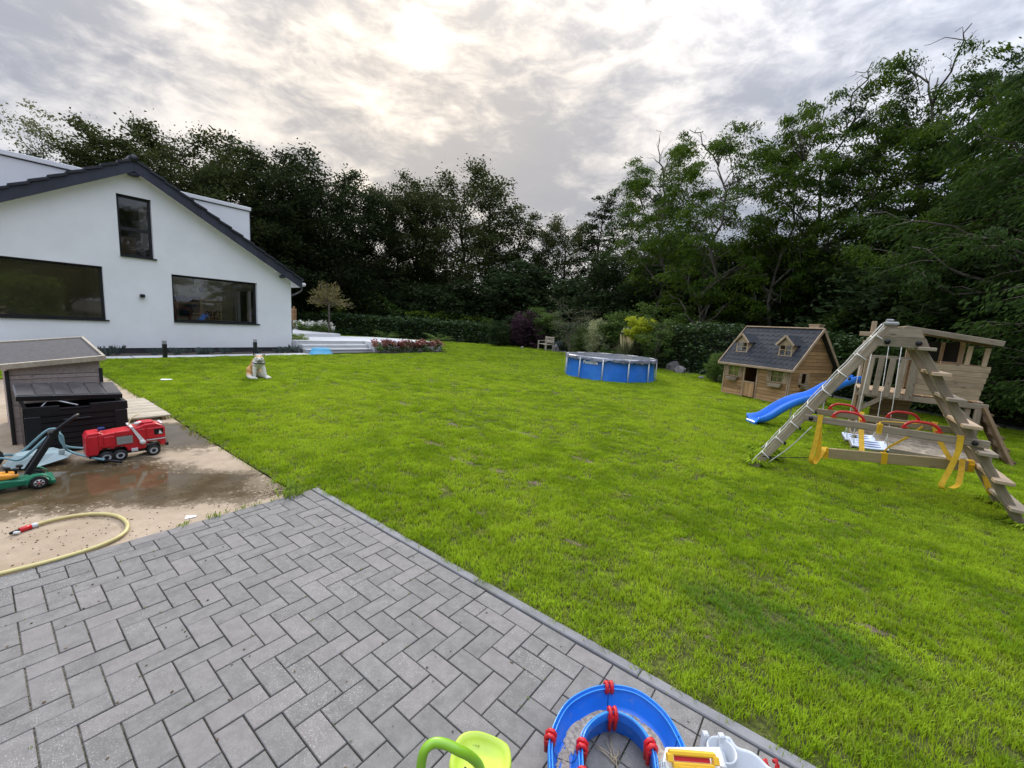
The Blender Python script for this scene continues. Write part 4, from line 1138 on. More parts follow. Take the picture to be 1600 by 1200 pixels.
# --- trees at the other end of the garden, behind the photographer (the windows mirror them)
for i, (x, y, h, lf) in enumerate([(6, -19, 12, L_shrub), (13, -17, 14, L_oak), (17, -14, 12, L_oak), (25, -7, 12, L_oak), (19, -21, 15, L_oak), (23, -12, 14, L_dark), (27, -26, 13, L_dark), (13, -27, 12, L_oak), (2, -25, 11, L_oak), (33, -16, 12, L_oak), (21, -33, 14, L_dark), (36, -28, 14, L_dark)]):
    tree('wide_oak' if i % 2 else 'oak', x, y, h, 'tree behind the photographer, seen only as a dark reflection in the house windows', lf, group='trees mirrored in the windows', wide=1.05, name='mirrored_tree')
hedge_later = [(-3, -15.5), (9, -13.5), (15.5, -6)]
# --- low undergrowth under the trees
UND = []
rg = random.Random(17)
for px in range(430, 1700, 52):
    f = max(0, min(1, (px-880)/700)); ds = 35.5*(1-f)+15.5*f + rg.uniform(-.6, 1.2)
    if px < 880: ds = 36+rg.uniform(0, 2)
    py = (455 if px < 880 else 455-(px-880)*.03)+rg.uniform(-22, 18)
    UND.append((px+rg.uniform(-15, 15), py, ds))
PLACES = [(460, 'right beside the house corner'), (510, 'behind the pollarded tree'), (560, 'behind the left half of the terrace'), (620, 'behind the middle of the terrace'), (665, 'behind the right end of the flower bed'), (720, 'behind the palm at the terrace end'), (770, 'behind the leftmost slim young tree'), (815, 'behind the purple shrub'), (860, 'behind the bench'), (900, 'behind the bare tree'), (945, 'behind the variegated shrub'), (990, 'behind the golden sapling'), (1030, 'behind the twin-stemmed young tree'), (1080, 'behind the garden boulders'), (1130, 'behind the left dormer of the playhouse'), (1190, 'behind the middle of the playhouse roof'), (1240, 'behind the playhouse chimney'), (1300, 'behind the gap between playhouse and tower'), (1350, 'behind the tall tower post'), (1400, 'behind the top of the swing set'), (1455, 'behind the tower roof'), (1510, 'behind the tower window posts'), (1550, 'behind the right end of the tower'), (1600, 'at the right edge of the picture'), (1660, 'just cut off by the right edge'), (1720, 'outside the right edge')]
for i, (px, py, ds) in enumerate(UND):
    where = min(PLACES, key=lambda q: abs(q[0]-px)); PLACES.remove(where)
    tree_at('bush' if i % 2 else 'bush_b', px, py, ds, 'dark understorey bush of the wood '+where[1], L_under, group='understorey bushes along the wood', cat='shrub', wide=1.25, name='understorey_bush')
# --- far wood as one mass
def far_wood():
    rng = np.random.default_rng(5); n = 620
    px = rng.uniform(-250, 1850, n); C = np.zeros((n, 3))
    for i, p in enumerate(px):
        f = min(1, max(0, (p-900)/700)); ds = (56*(1-f)+29*f)*rng.uniform(.97, 1.12); d = bearing(p)
        hmax = top_height(p, (425 if p < 620 or p > 1000 else 468)-45*f-max(0, 500-p)*.16, ds)
        C[i] = (d.x*ds, d.y*ds, rng.uniform(0, 1)**.8*hmax)
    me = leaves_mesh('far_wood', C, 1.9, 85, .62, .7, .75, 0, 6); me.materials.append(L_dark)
    props(link('far_wood', me), kind='stuff')
far_wood()

# --- clipped laurel hedges: dark twiggy core, skin of leaves
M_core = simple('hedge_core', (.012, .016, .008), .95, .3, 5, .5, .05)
def hedge(name, pts, w, hts, leaf, size, dens, lab, mat=L_laurel, uneven=.12, group=None):
    e = empty(name, (pts[0][0], pts[0][1], 0), 0, lab, 'hedge', group)
    o0 = Vector((pts[0][0], pts[0][1], 0)); core = MB(); C = []
    rng = np.random.default_rng(int(abs(pts[0][0]*10))+3)
    for (a, b_, h0, h1) in zip(pts, pts[1:], hts, hts[1:]):
        p, q = Vector((*a, 0))-o0, Vector((*b_, 0))-o0; d = (q-p).normalized(); nrm = Vector((-d.y, d.x, 0)); L_ = (q-p).length
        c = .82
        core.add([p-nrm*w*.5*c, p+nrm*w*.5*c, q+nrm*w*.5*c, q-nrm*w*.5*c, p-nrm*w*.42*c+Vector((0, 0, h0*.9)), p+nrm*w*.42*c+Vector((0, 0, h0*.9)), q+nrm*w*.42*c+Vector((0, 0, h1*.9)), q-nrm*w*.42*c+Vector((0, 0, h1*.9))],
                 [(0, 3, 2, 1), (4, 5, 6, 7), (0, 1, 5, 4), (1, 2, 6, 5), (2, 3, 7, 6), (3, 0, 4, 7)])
        m_ = int(L_*((h0+h1)/2*2+w)*dens)
        t = rng.random(m_); h = h0+(h1-h0)*t; per_ = (h*2+w)*rng.random(m_)
        bulge = (vnoise(t*L_*1.4, per_*1.4, 5)-.5)*uneven*2
        side = np.where(per_ < h, -1, np.where(per_ > h+w, 1, 0))
        off = np.where(side == 0, per_-h-w/2, side*(w/2+bulge)); zz = np.where(side == -1, per_, np.where(side == 1, per_-h-w, h+bulge))
        zz = np.clip(zz, .02, None)
        X = p.x+(q.x-p.x)*t+nrm.x*off; Y = p.y+(q.y-p.y)*t+nrm.y*off; C.append(np.stack([X, Y, zz], 1))
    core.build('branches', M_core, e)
    me = leaves_mesh(name+'_leaves', np.concatenate(C), size*1.1, 3, size, .45, .9, 0, 3, up=.2); link('foliage', me, mat, e)
    return e
hedge('hedge', [(-18, 31.4), (-5, 32.1), (1.7, 31.9)], 1.0, [1.45, 1.45, 1.3], None, .17, 150, 'long low clipped laurel hedge across the far end of the lawn', uneven=.1)
hedge('hedge', [(-19.5, 34.6), (-12.6, 34.2), (-9.2, 34.2)], 1.6, [2.7, 3.6, 2.0], None, .2, 60, 'tall rounded laurel hedge rising behind the far hedge, right of the pollarded tree', uneven=.35, mat=L_shrub)
hedge('hedge', [(-8.8, 33.4), (-3, 33.6), (0, 33.8)], .9, [2.0, 1.9, 1.3], None, .15, 70, 'yellow-green conifer hedge standing up behind the far end of the low laurel hedge', mat=L_thuja, uneven=.2)
hedge('hedge', [(1.7, 32.2), (3.6, 29.5), (6.0, 23.6)], 1.2, [1.5, 1.7, 1.8], None, .16, 90, 'dark laurel hedge at the back of the border behind bench and bare tree', uneven=.25)
hedge('hedge', [(6.2, 22.0), (7.6, 19.2), (9.3, 16.2)], 1.3, [1.75, 1.9, 1.9], None, .14, 150, 'laurel hedge behind the blue pool and the garden stones', uneven=.2)
hedge('hedge', [(9.3, 16.2), (10.7, 12.8), (12.1, 9.0), (13.4, 5.2), (14.6, 1.5)], 1.2, [1.8, 1.75, 1.55, 1.5, 1.5], None, .12, 300, 'dense dark laurel hedge behind the playhouse and the climbing tower, reaching the right edge', uneven=.14)

hedge('hedge', hedge_later, 1.6, [2.6, 3.0, 2.6], None, .34, 26, 'tall yellow-green hedge behind the photographer, mirrored in the big left window', mat=L_shrub2, uneven=.5)
# --- individual shrubs and small trees along the right-hand border
def shrub_at(kind, px, py_base, py_top, lab, leaf, wide=1.0, name='shrub', cat='shrub', wood=None, back=0.0, **k):
    y0 = ray(px, py_base); t = -CAMH/y0.z; x, y = y0.x*t, y0.y*t; d = math.hypot(x, y); x *= (d+back)/d; y *= (d+back)/d
    h = top_height(px, py_top, d+back)
    return tree(kind, x, y, h, lab, leaf, name=name, cat=cat, wide=wide, wood=wood, **k)
shrub_at('young', 762, 537, 500, 'small thin-stemmed young tree at the left end of the far right border', L_shrub, .8, name='young_tree', cat='small tree', wood=M_bark_pale)
shrub_at('ball', 797, 540, 497, 'slim young tree with a dark round head left of the purple shrub', L_under, .8, name='young_tree', cat='small tree')
shrub_at('bush', 778, 541, 508, 'dull brownish-green shrub between the two slim young trees', L_under, .9)
shrub_at('bush', 822, 543, 497, 'dark purple-leaved shrub left of the bench', L_purple, 1.0, name='purple_shrub')
shrub_at('bush_b', 850, 545, 490, 'green shrub directly behind the wooden bench', L_shrub, 1.0, back=.8)
shrub_at('sparse_bush', 892, 556, 478, 'almost leafless grey-brown small tree with spreading branches left of the pool', L_olive, 1.15, name='bare_tree', cat='small tree', wood=M_bark_pale)
shrub_at('bush', 932, 558, 510, 'pale variegated shrub behind the left rim of the pool', L_var, .75)
shrub_at('bush_b', 905, 556, 518, 'dark green shrub at the foot of the bare tree', L_shrub, 1.0, back=.6)
shrub_at('bush', 965, 562, 500, 'dark green shrub between the variegated shrub and the golden sapling', L_shrub, 1.1, back=.8)
shrub_at('ball', 994, 571, 501, 'sapling with a golden-yellow head behind the pool', L_gold, 1.0, name='golden_tree', cat='small tree')
shrub_at('young', 1024, 577, 503, 'small green tree with twin pale stems behind the right rim of the pool', L_shrub, 1.0, name='young_tree', cat='small tree', wood=M_bark_pale)
shrub_at('bush', 1068, 578, 512, 'light green bushy shrub topping the hedge right of the pool', L_shrub2, 1.3, back=2.2)
shrub_at('bush_b', 1105, 585, 515, 'light green shrub above the hedge, left of the playhouse roof', L_shrub, 1.3, back=2.4)
shrub_at('bush_b', 1022, 572, 490, 'tall loose shrub standing behind the golden sapling', L_shrub, 1.2, back=3.0)
shrub_at('bush', 955, 556, 480, 'broad green bush under the robinias behind the pool', L_under, 1.3, back=4.0)
shrub_at('bush_b', 1325, 612, 502, 'tall grey-green leafy shrub between the playhouse and the climbing tower', L_shrub, .9, back=1.6)
shrub_at('bush', 1405, 625, 492, 'bright green shrub showing above the climbing tower roof', L_shrub2, .75, back=2.0)
shrub_at('young', 1488, 640, 545, 'light green sapling top at the right end of the climbing tower', L_shrub2, .5, back=.6, name='young_tree', cat='small tree')
shrub_at('bush', 1120, 600, 560, 'small round clipped bush at the left corner of the playhouse', L_shrub, .8, back=.5)
# behind and left: shrubs by the terrace
def plain_bush(x, y, h, lab, leaf, wide=1.0, kind='bush', z=0, name='shrub'): return tree(kind, x, y, h, lab, leaf, cat='shrub', wide=wide, z=z, name=name)
plain_bush(-15.6, 33.2, 2.6, 'dark conical conifer close to the house corner behind the terrace', L_thuja, .55, 'bush', name='conifer')
plain_bush(-14.3, 32.6, 2.5, 'yellow-green upright conifer behind the pollarded tree', L_thuja, .6, 'bush_b', name='conifer')
c_ = W(-14.1, 6.35); plain_bush(c_.x, c_.y, .55, 'small bright green bush at the foot of the house corner beside the steps', L_shrub2, 1.4)

# pollarded plane-like tree on the terrace
def pollard():
    p = W(-17.05, 9.35, .5); e = empty('pollarded_tree', p, 0, 'young pollarded tree with a star-shaped brownish head on the white terrace', 'small tree')
    rng = random.Random(2); w = MB(); w.tube([(0, 0, 0), (.03, 0, .8), (0, .02, 1.55)], [.045, .04, .05], 8); C = []; D = []
    for k in range(46):
        a = rng.uniform(0, 6.28); el = rng.uniform(-.05, 1.35); l = rng.uniform(.7, 1.15); d = Vector((math.cos(a)*math.cos(el), math.sin(a)*math.cos(el), math.sin(el)))
        q = Vector((0, 0, 1.5))+d*.12; pts = curve_pts(q, q+d*l, (0, 0, .05), 4, rng, .03); w.tube(pts, [.018, .014, .012, .009, .005], 4)
        for t in (.35, .6, .85): C.append(q+d*l*t); D.append(d)
    w.build('trunk', M_bark_pale, e, fix=False)
    me = leaves_mesh('pollard', np.array([tuple(c) for c in C]), .17, 13, .12, .4, 1, 0, 9, dirs=np.array([tuple(d) for d in D]))
    link('crown', me, leafmat('brownish_leaves', (.13, .12, .04), (.20, .17, .07), .3), e)
pollard()
# white rose hedge, red hydrangeas, lavender strip, ornamental grasses, palms
def clump(name, pts, h, r, leaf, size, asp, per, lab, cat, blooms=None, nb=0, bsize=.07, z=0, ground=True):
    rng = random.Random(int(pts[0][0]*100) % 997); e = empty(name, (pts[0][0], pts[0][1], z), 0, lab, cat)
    C = []; B = []
    for x, y in pts:
        for q in range(10):
            a = rng.uniform(0, 6.28); rr = r*math.sqrt(rng.random()); C.append((x-pts[0][0]+math.cos(a)*rr, y-pts[0][1]+math.sin(a)*rr, rng.uniform(.05, .9)*h))
        for q in range(nb):
            a = rng.uniform(0, 6.28); rr = r*rng.uniform(.3, 1.1); B.append((x-pts[0][0]+math.cos(a)*rr, y-pts[0][1]+math.sin(a)*rr, h*rng.uniform(.62, 1.08)))
    link('foliage', leaves_mesh(name, np.array(C), r*.45, per, size, asp, .8, 0, len(pts)), leaf, e)
    if B: link('blooms', leaves_mesh(name+'_b', np.array(B), bsize*1.1, 22, bsize, .8, 1, 0, 7), blooms, e)
    return e
def along(p, q, n): return [(p.x+(q.x-p.x)*i/(n-1), p.y+(q.y-p.y)*i/(n-1)) for i in range(n)]
hp = along(W(-12.2, 9.0), W(-12.2, 12.35), 9)
hyl = ['reddish hydrangea at the left end of the bed beside the steps', 'dark red hydrangea second from the steps', 'rust-red hydrangea third from the steps', 'pinkish hydrangea left of the middle of the bed', 'dark pink hydrangea in the middle of the flower bed', 'faded red hydrangea right of the middle of the bed', 'brownish hydrangea third from the right end of the bed', 'wine-red hydrangea second from the right end of the bed', 'reddish hydrangea at the right end of the bed below the palm']
for (x, y), lab in zip(hp, hyl):
    e = clump('hydrangea', [(x, y)], .52, .30, L_shrub, .10, .6, 16, lab, 'hydrangea', L_red, 9, .10); e['group'] = 'hydrangeas in front of the terrace wall'
rp = along(W(-19.8, 9.15), W(-17.4, 9.45), 8)
clump('white_rose_hedge', rp, .6, .35, L_shrub, .10, .6, 26, 'low hedge of white roses on the terrace behind the house corner', 'rose hedge', L_whitef, 7, .09, z=.45)
lv = along(W(-13.2, -5.5), W(-13.2, 5.6), 30); rg = random.Random(4)
for i, (x, y) in enumerate(lv):
    pass
def lavender():
    b = MB(); rng = random.Random(31)
    for i in range(64):
        c = W(rng.uniform(-13.45, -12.95), rng.uniform(-5, 5.9)); h = rng.uniform(.10, .30)
        for k in range(26):
            a = rng.uniform(0, 6.28); l = h*rng.uniform(.2, .7); w = .006; x, y = c.x+math.cos(a)*.03, c.y+math.sin(a)*.03
            px, py = -math.sin(a)*w, math.cos(a)*w
            b.add([(x-px, y-py, 0), (x+px, y+py, 0), (x+math.cos(a)*l+px, y+math.sin(a)*l+py, h*rng.uniform(.6, 1)), (x+math.cos(a)*l, y+math.sin(a)*l, h*rng.uniform(.8, 1.1))], [(0, 1, 2, 3)])
    props(b.build('lavender', L_blue, fix=False), kind='stuff')
lavender()
def palm(p, s, lab):
    e = empty('palm', p, 0, lab, 'palm'); rng = random.Random(int(p[0]*77)); b = MB(); st = MB()
    st.tube([(0, 0, 0), (0, 0, .22*s)], [.08*s, .07*s], 8); st.build('stem', M_bark, e)
    for k in range(15):
        a = 2*math.pi*k/15+rng.uniform(-.2, .2); l = s*rng.uniform(.6, .85); el = rng.uniform(.25, .95)
        pts = [Vector((math.cos(a)*l*t*math.cos(el*(1-.5*t)), math.sin(a)*l*t*math.cos(el*(1-.5*t)), .2*s+l*(math.sin(el)*t-.42*t*t))) for t in (0, .25, .5, .75, 1)]
        b.tube(pts, [.008, .007, .005, .004, .002], 3, caps=False)
        for i in range(1, 13):
            t = i/12; f = t*4; j = min(3, int(f)); q = pts[j].lerp(pts[j+1], f-j)
            for sg in (-1, 1):
                d = Vector((math.cos(a)*.5-math.sin(a)*sg, math.sin(a)*.5+math.cos(a)*sg, -.15)).normalized(); ll = l*.34*math.sin(math.pi*(.15+.8*t)); w = Vector((math.cos(a), math.sin(a), 0))*.012*s
                b.add([q-w, q+w, q+d*ll], [(0, 1, 2)])
    b.build('fronds', L_palm, e, fix=False)
palm(W(-16.3, 12.3, .2), 1.25, 'small palm with arching fronds behind the middle of the terrace')
palm(W(-12.9, 13.0, .3), 1.3, 'small palm with arching fronds at the right end of the terrace')
def plume(x, y, h, lab, leaf=L_plume, n=150, r=.5, tag_='ornamental_grass', top=None):
    e = empty(tag_, (x, y, 0), 0, lab, 'ornamental grass'); rng = random.Random(int(x*55)); b = MB(); pm = MB()
    for k in range(n):
        a = rng.uniform(0, 6.28); l = r*rng.uniform(.3, 1.1); hh = h*rng.uniform(.45, .85); w = .008; q = Vector((-math.sin(a)*w, math.cos(a)*w, 0)); o = Vector((math.cos(a)*.08, math.sin(a)*.08, 0))
        m1 = o+Vector((math.cos(a)*l*.5, math.sin(a)*l*.5, hh)); m2 = o+Vector((math.cos(a)*l, math.sin(a)*l, hh*.7))
        b.add([o-q, o+q, m1+q, m1-q, m2], [(0, 1, 2, 3), (3, 2, 4)])
    b.build('blades', leaf, e, fix=False)
    if top:
        for k in range(26):
            a = rng.uniform(0, 6.28); l = r*.5*rng.random(); p0 = Vector((math.cos(a)*l*.6, math.sin(a)*l*.6, h*.5)); p1 = Vector((math.cos(a)*l, math.sin(a)*l, h*rng.uniform(.85, 1.1)))
            pm.tube([p0, p0.lerp(p1, .35), p0.lerp(p1, .7), p1], [.008, .05, .04, .006], 5, smooth=False)
        pm.build('plumes', top, e)
plume(5.6, 20.6, 1.35, 'pampas-like grass with cream plumes behind the pool', L_olive, 220, .9, top=L_plume)
plume(2.9, 28.0, .85, 'grey-green fountain grass right of the bench', L_blue, 200, .6)
plume(3.75, 26.2, .45, 'small yellowish grass clump right of the standing stone', L_gold, 120, .35)
plume(3.5, 5.5, .20, 'tuft of long grass around the left foot of the swing frame', M_grass, 380, .22)
plume(3.18, 5.12, .16, 'small grass tuft at the very end of the rope ladder leg', M_grass, 160, .16)
c_ = (5.27, 4.28); plume(c_[0], c_[1], .09, 'short tuft of unmown grass at the rear right foot of the swing frame', M_grass, 160, .14)
plume(4.9, 3.68, .09, 'short tuft of unmown grass at the front right foot of the swing frame', M_grass, 160, .14)

# boulders along the border
def stone(px, py, s, lab, asp=1.3):
    y0 = ray(px, py); t = -CAMH/y0.z; rng = random.Random(px); bm = bmesh.new(); bmesh.ops.create_icosphere(bm, subdivisions=2, radius=.5)
    for v in bm.verts:
        f = 1+rng.uniform(-.14, .14); v.co = Vector((v.co.x*f, v.co.y*f*.8, max(-.3, v.co.z*f*asp)))*s
    me = bpy.data.meshes.new('stone'); bm.to_mesh(me); bm.free()
    props(link('stone', me, M_stone, loc=(y0.x*t, y0.y*t, .12*s), rot=(0, 0, rng.uniform(0, 6))), lab, 'stone')
stone(868, 550, .55, 'upright grey stone between the bench and the bare tree', 1.5)
stone(1051, 579, .6, 'pointed reddish-grey boulder right of the pool', 1.3)
stone(1062, 583, .62, 'broad low boulder next to the pointed one, right of the pool', .8)
stone(1122, 597, .35, 'rounded stone at the gravel edge just left of the playhouse', .9)
stone(1096, 592, .22, 'small pale stone in the gravel between pool and playhouse', .8)
stone(816, 545, .3, 'small pale stone beneath the purple shrub', .9)
# wooden garden bench
def bench():
    y0 = ray(847, 548); t = -CAMH/y0.z; e = empty('garden_bench', (y0.x*t, y0.y*t+.3, 0), -1.15, 'pale wooden garden bench at the edge of the far right border', 'bench'); m_ = M_wood_pale; w = 1.1
    for x in (-w/2, w/2):
        beam('leg', (x, 0, 0), (x, 0, .62), .07, .07, m_, e); beam('leg', (x, .5, 0), (x, .55, .95), .07, .07, m_, e); beam('armrest', (x, -.05, .64), (x, .55, .64), .07, .03, m_, e)
    for k in range(5): beam('seat_slat', (-w/2, .03+k*.1, .43), (w/2, .03+k*.1, .43), .08, .025, m_, e)
    for k in range(4): beam('back_slat', (-w/2, .53, .56+k*.11), (w/2, .53, .56+k*.11), .025, .08, m_, e)
bench()

# ================================================================ PLAYHOUSE  (local x along its front, y back)
XZ = Matrix(((1, 0, 0, 0), (0, 0, 1, 0), (0, 1, 0, 0), (0, 0, 0, 1)))     # outline (x,z) extruded along y
YZ = Matrix(((0, 0, 1, 0), (1, 0, 0, 0), (0, 1, 0, 0), (0, 0, 0, 1)))     # outline (y,z) extruded along x
M_glass_thin = glassmat('thin_pane', (.8, .8, .75), -.03)
def playhouse():
    ph = empty('playhouse', (6.16, 11.97, 0), math.atan2(-.91292, .40813), "children's wooden playhouse with dark shingle roof and two dormers on the lawn's right side", 'playhouse')
    Wd, D, EH, RH = 1.86, 1.64, 1.01, 1.90
    sl = (RH-EH)/(D/2)
    front_holes = [(.13, .46, .55, .84), (1.38, 1.70, .55, .84), (.64, .99, .0, .93)]
    side_holes = [(.33, .64, .54, .83)]
    def plank_rows(length, zmax_fn, holes, wallname, Mx, off0, off1):
        n = 11; hgt = EH/n
        z = .0; r = 0
        while z < RH-.02:
            z1 = min(z+hgt, RH)
            a, b_ = 0, length
            # clip to gable
            segs = [(a, b_)]
            for h in holes:
                if z1 > h[2]+.01 and z < h[3]-.01:
                    ns = []
                    for s0, s1 in segs:
                        if h[0] > s0 and h[1] < s1: ns += [(s0, h[0]), (h[1], s1)]
                        else: ns.append((s0, s1))
                    segs = ns
            for s0, s1 in segs:
                g = .0042; e = .0015*((r % 3)-1)
                if zmax_fn:
                    def lim(zz): return max(0, (zz-EH)/sl)
                    x0b, x1b, x0t, x1t = max(s0, lim(z)), min(s1, length-lim(z)), max(s0, lim(z1)), min(s1, length-lim(z1))
                    if x1b-x0b < .03: continue
                    poly = [(x0b, z+g), (x1b, z+g), (x1t, z1-g), (x0t, z1-g)] if x1t-x0t > .01 else [(x0b, z+g), (x1b, z+g), ((x0b+x1b)/2, z1-g)]
                else:
                    if z >= EH-.01: continue
                    poly = [(s0, z+g), (s1, z+g), (s1, z1-g), (s0, z1-g)]
                mb = MB(); mb.prism(poly, off0+e, off1+e, M=Mx); yield mb
            z = z1; r += 1
    wf = empty('wall', (0, 0, 0)); wf.parent = ph
    for mb in plank_rows(Wd, None, front_holes, 'front', XZ, -.018, 0): mb.build('plank', M_wood_house, wf)
    ws = empty('gable_wall', (0, 0, 0)); ws.parent = ph
    for mb in plank_rows(D, True, side_holes, 'side', YZ, Wd-.0, Wd+.018): mb.build('plank', M_wood_house, ws)
    b = MB(); b.box(0, Wd, D-.02, D, 0, EH); b.prism([(0, 0), (D-.02, 0), (D-.02, EH), (D/2, RH), (0, EH)], 0, .02, M=YZ); b.box(.02, Wd-.001, .02, D-.03, -.02, .03)
    b.build('rear_wall', M_wood_house, ph)
    # added dark backing, puts shade into the gaps between planks
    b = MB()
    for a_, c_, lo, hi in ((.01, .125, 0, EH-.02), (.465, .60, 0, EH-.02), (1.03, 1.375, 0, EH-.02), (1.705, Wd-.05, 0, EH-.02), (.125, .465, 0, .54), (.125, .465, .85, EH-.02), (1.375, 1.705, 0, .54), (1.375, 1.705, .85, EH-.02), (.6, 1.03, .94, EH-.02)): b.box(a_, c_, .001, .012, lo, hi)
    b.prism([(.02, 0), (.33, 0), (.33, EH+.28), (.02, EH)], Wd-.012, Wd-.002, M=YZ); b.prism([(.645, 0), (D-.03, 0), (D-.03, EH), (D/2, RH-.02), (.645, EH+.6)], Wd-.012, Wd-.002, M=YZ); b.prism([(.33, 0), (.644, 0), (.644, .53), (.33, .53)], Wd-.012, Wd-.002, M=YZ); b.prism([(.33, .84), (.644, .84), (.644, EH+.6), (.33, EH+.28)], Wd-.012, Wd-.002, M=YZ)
    b.build('gap_shade_backing', M_wood_dark, ph)
    for x, y in ((-.008, -.026), (Wd-.03, -.026), (Wd+.014, -.022)):
        beam('corner_post', (x, y, 0), (x, y, EH-.01), .036, .03, M_wood_trim, ph, up=(1, 0, 0))
    # roof
    ov = .13; oy = .15
    for s in (0, 1):
        def Y(y): return y if s == 0 else D-y
        b = MB(); poly = [(Y(-oy), EH-sl*oy+.02), (Y(D/2), RH+.02), (Y(D/2), RH+.045), (Y(-oy), EH-sl*oy+.045)]
        b.prism(poly, -ov, Wd+ov, M=YZ); b.build('roof_board', M_shingle, ph)
        # hexagonal shingles in lapped rows
        b = MB(); n = 9; rl = (D/2+oy)/n
        for k in range(n):
            y0, y1 = -oy+k*rl-.012, -oy+(k+1)*rl
            z0, z1 = EH+sl*y0+.062, EH+sl*y1+.052; x = -ov+.005-(.075 if k % 2 else 0)
            while x < Wd+ov:
                xa, xb = max(x, -ov+.004), min(x+.147, Wd+ov-.004)
                if xb-xa > .02:
                    c_ = (xa+xb)/2; w4 = (xb-xa)*.25; ym = y0+.035; zm = EH+sl*ym+.0615
                    b.add([(xa, Y(ym), zm), (c_-w4, Y(y0), z0), (c_+w4, Y(y0), z0), (xb, Y(ym), zm), (xb, Y(y1), z1), (xa, Y(y1), z1)], [(0, 1, 2, 3, 4, 5)])
                x += .15
            
        props(b.build('shingles', M_shingle, ph), kind='stuff')
        for x in (-ov-.012, Wd+ov+.012):
            beam('barge_board', (x, Y(-oy-.01), EH-sl*oy+.03), (x, Y(D/2), RH+.04), .022, .075, M_wood_trim, ph)
        beam('eaves_board', (-ov-.02, Y(-oy-.018), EH-sl*oy+.032), (Wd+ov+.02, Y(-oy-.018), EH-sl*oy+.032), .022, .06, M_wood_trim, ph)
    beam('ridge_board', (-ov-.01, D/2, RH+.068), (Wd+ov+.01, D/2, RH+.068), .08, .03, M_wood_trim, ph)
    # chimney
    ch = MB(); ch.box(1.56, 1.80, D/2+.10, D/2+.30, RH-.22, RH+.15); c_ = ch.build('chimney', M_wood_trim, ph)
    m_ = MB(); m_.box(1.545, 1.815, D/2+.085, D/2+.315, RH+.151, RH+.18); m_.build('chimney_cap', M_wood_trim, c_)
    # dormers
    for cx in (.30, 1.53):
        d = MB(); w = .17; y0 = .16; zb = EH+sl*y0+.05; zg = 1.52; za = 1.73
        d.box(cx-w, cx-w+.03, y0, y0+.02, zb, zg); d.box(cx+w-.03, cx+w, y0, y0+.02, zb, zg)
        d.box(cx-w-.01, cx+w+.01, y0-.012, y0+.02, zb-.03, zb+.012); d.box(cx-w+.03, cx+w-.03, y0, y0+.02, zg-.03, zg)
        d.prism([(cx-w, zg+.002), (cx+w, zg+.002), (cx, za-.03)], y0, y0+.02, M=XZ)
        for xx in (cx-w+.005, cx+w-.005-.018):
            d.prism([(y0+.021, zb), (y0+.021, zg), ((zg-EH)/sl, zg)], xx, xx+.018, M=YZ)
        do = d.build('dormer', M_wood_trim, ph)
        m_ = MB(); m_.box(cx-.008, cx+.008, y0-.004, y0+.012, zb+.013, zg-.031); m_.box(cx-w+.031, cx+w-.031, y0-.003, y0+.011, (zb+zg)/2-.008, (zb+zg)/2+.008); m_.build('glazing_bars', M_wood_trim, do)
        m_ = MB(); m_.box(cx-w+.03, cx+w-.03, y0+.013, y0+.017, zb+.012, zg-.03); m_.build('pane', M_glass, do)
        m_ = MB(); m_.box(cx-w+.03, cx+w-.03, y0+.1, y0+.11, zb+.012, zg-.03); m_.build('inner_panel', M_wood_dark, do)
        ol = .05
        for sg in (-1, 1):
            m_ = MB(); P = lambda x, z: (cx+sg*x, z)
            x_e = w+ol; z_e = zg-.03
            yb_e = (z_e-EH)/sl+.02; yb_a = (za-EH)/sl
            vs = [(cx, y0-.05, za), (cx+sg*x_e, y0-.05, z_e), (cx+sg*x_e, yb_e, z_e), (cx, yb_a, za), (cx, y0-.05, za+.022), (cx+sg*x_e, y0-.05, z_e+.022), (cx+sg*x_e, yb_e+.02, z_e+.022), (cx, yb_a+.02, za+.022)]
            m_.add(vs, [(0, 1, 2, 3), (4, 7, 6, 5), (0, 4, 5, 1), (1, 5, 6, 2), (2, 6, 7, 3), (3, 7, 4, 0)]); m_.build('dormer_roof', M_shingle, do)
            beam('barge_board', (cx+sg*(x_e+.01), y0-.062, z_e-.0), (cx, y0-.062, za+.005), .02, .055, M_wood_trim, do)
    # windows, shutters, flower boxes
    def win(x0, x1, z0, z1, side):
        def bx(mb, a, b_, d0, d1, c0, c1):
            if side == 'front': mb.box(a, b_, -d1, -d0, c0, c1)
            else: mb.box(Wd+d0, Wd+d1, a, b_, c0, c1)
        fr = MB(); t = .022
        bx(fr, x0-t, x1+t, .019, .036, z0-t, z0); bx(fr, x0-t, x1+t, .019, .036, z1, z1+t); bx(fr, x0-t, x0, .019, .036, z0, z1); bx(fr, x1, x1+t, .019, .036, z0, z1)
        o = fr.build('window', M_wood_trim, ph)
        if side == 'front':
            m_ = MB(); c_ = (x0+x1)/2; h_ = (z0+z1)/2
            bx(m_, c_-.006, c_+.006, .004, .016, z0, z1); bx(m_, x0, x1, .005, .017, h_-.006, h_+.006); m_.build('glazing_bars', M_wood_trim, o)
            m_ = MB(); bx(m_, x0, x1, -.002, .002, z0, z1); m_.build('pane', M_glass_thin, o)
            m_ = MB(); m_.box(x0-.0, x1+.0, .003, .006, z0, z1-.03); m_.build('curtain', simple('pale_curtain', (.55, .50, .36), .9, .2, 8, .2), o)
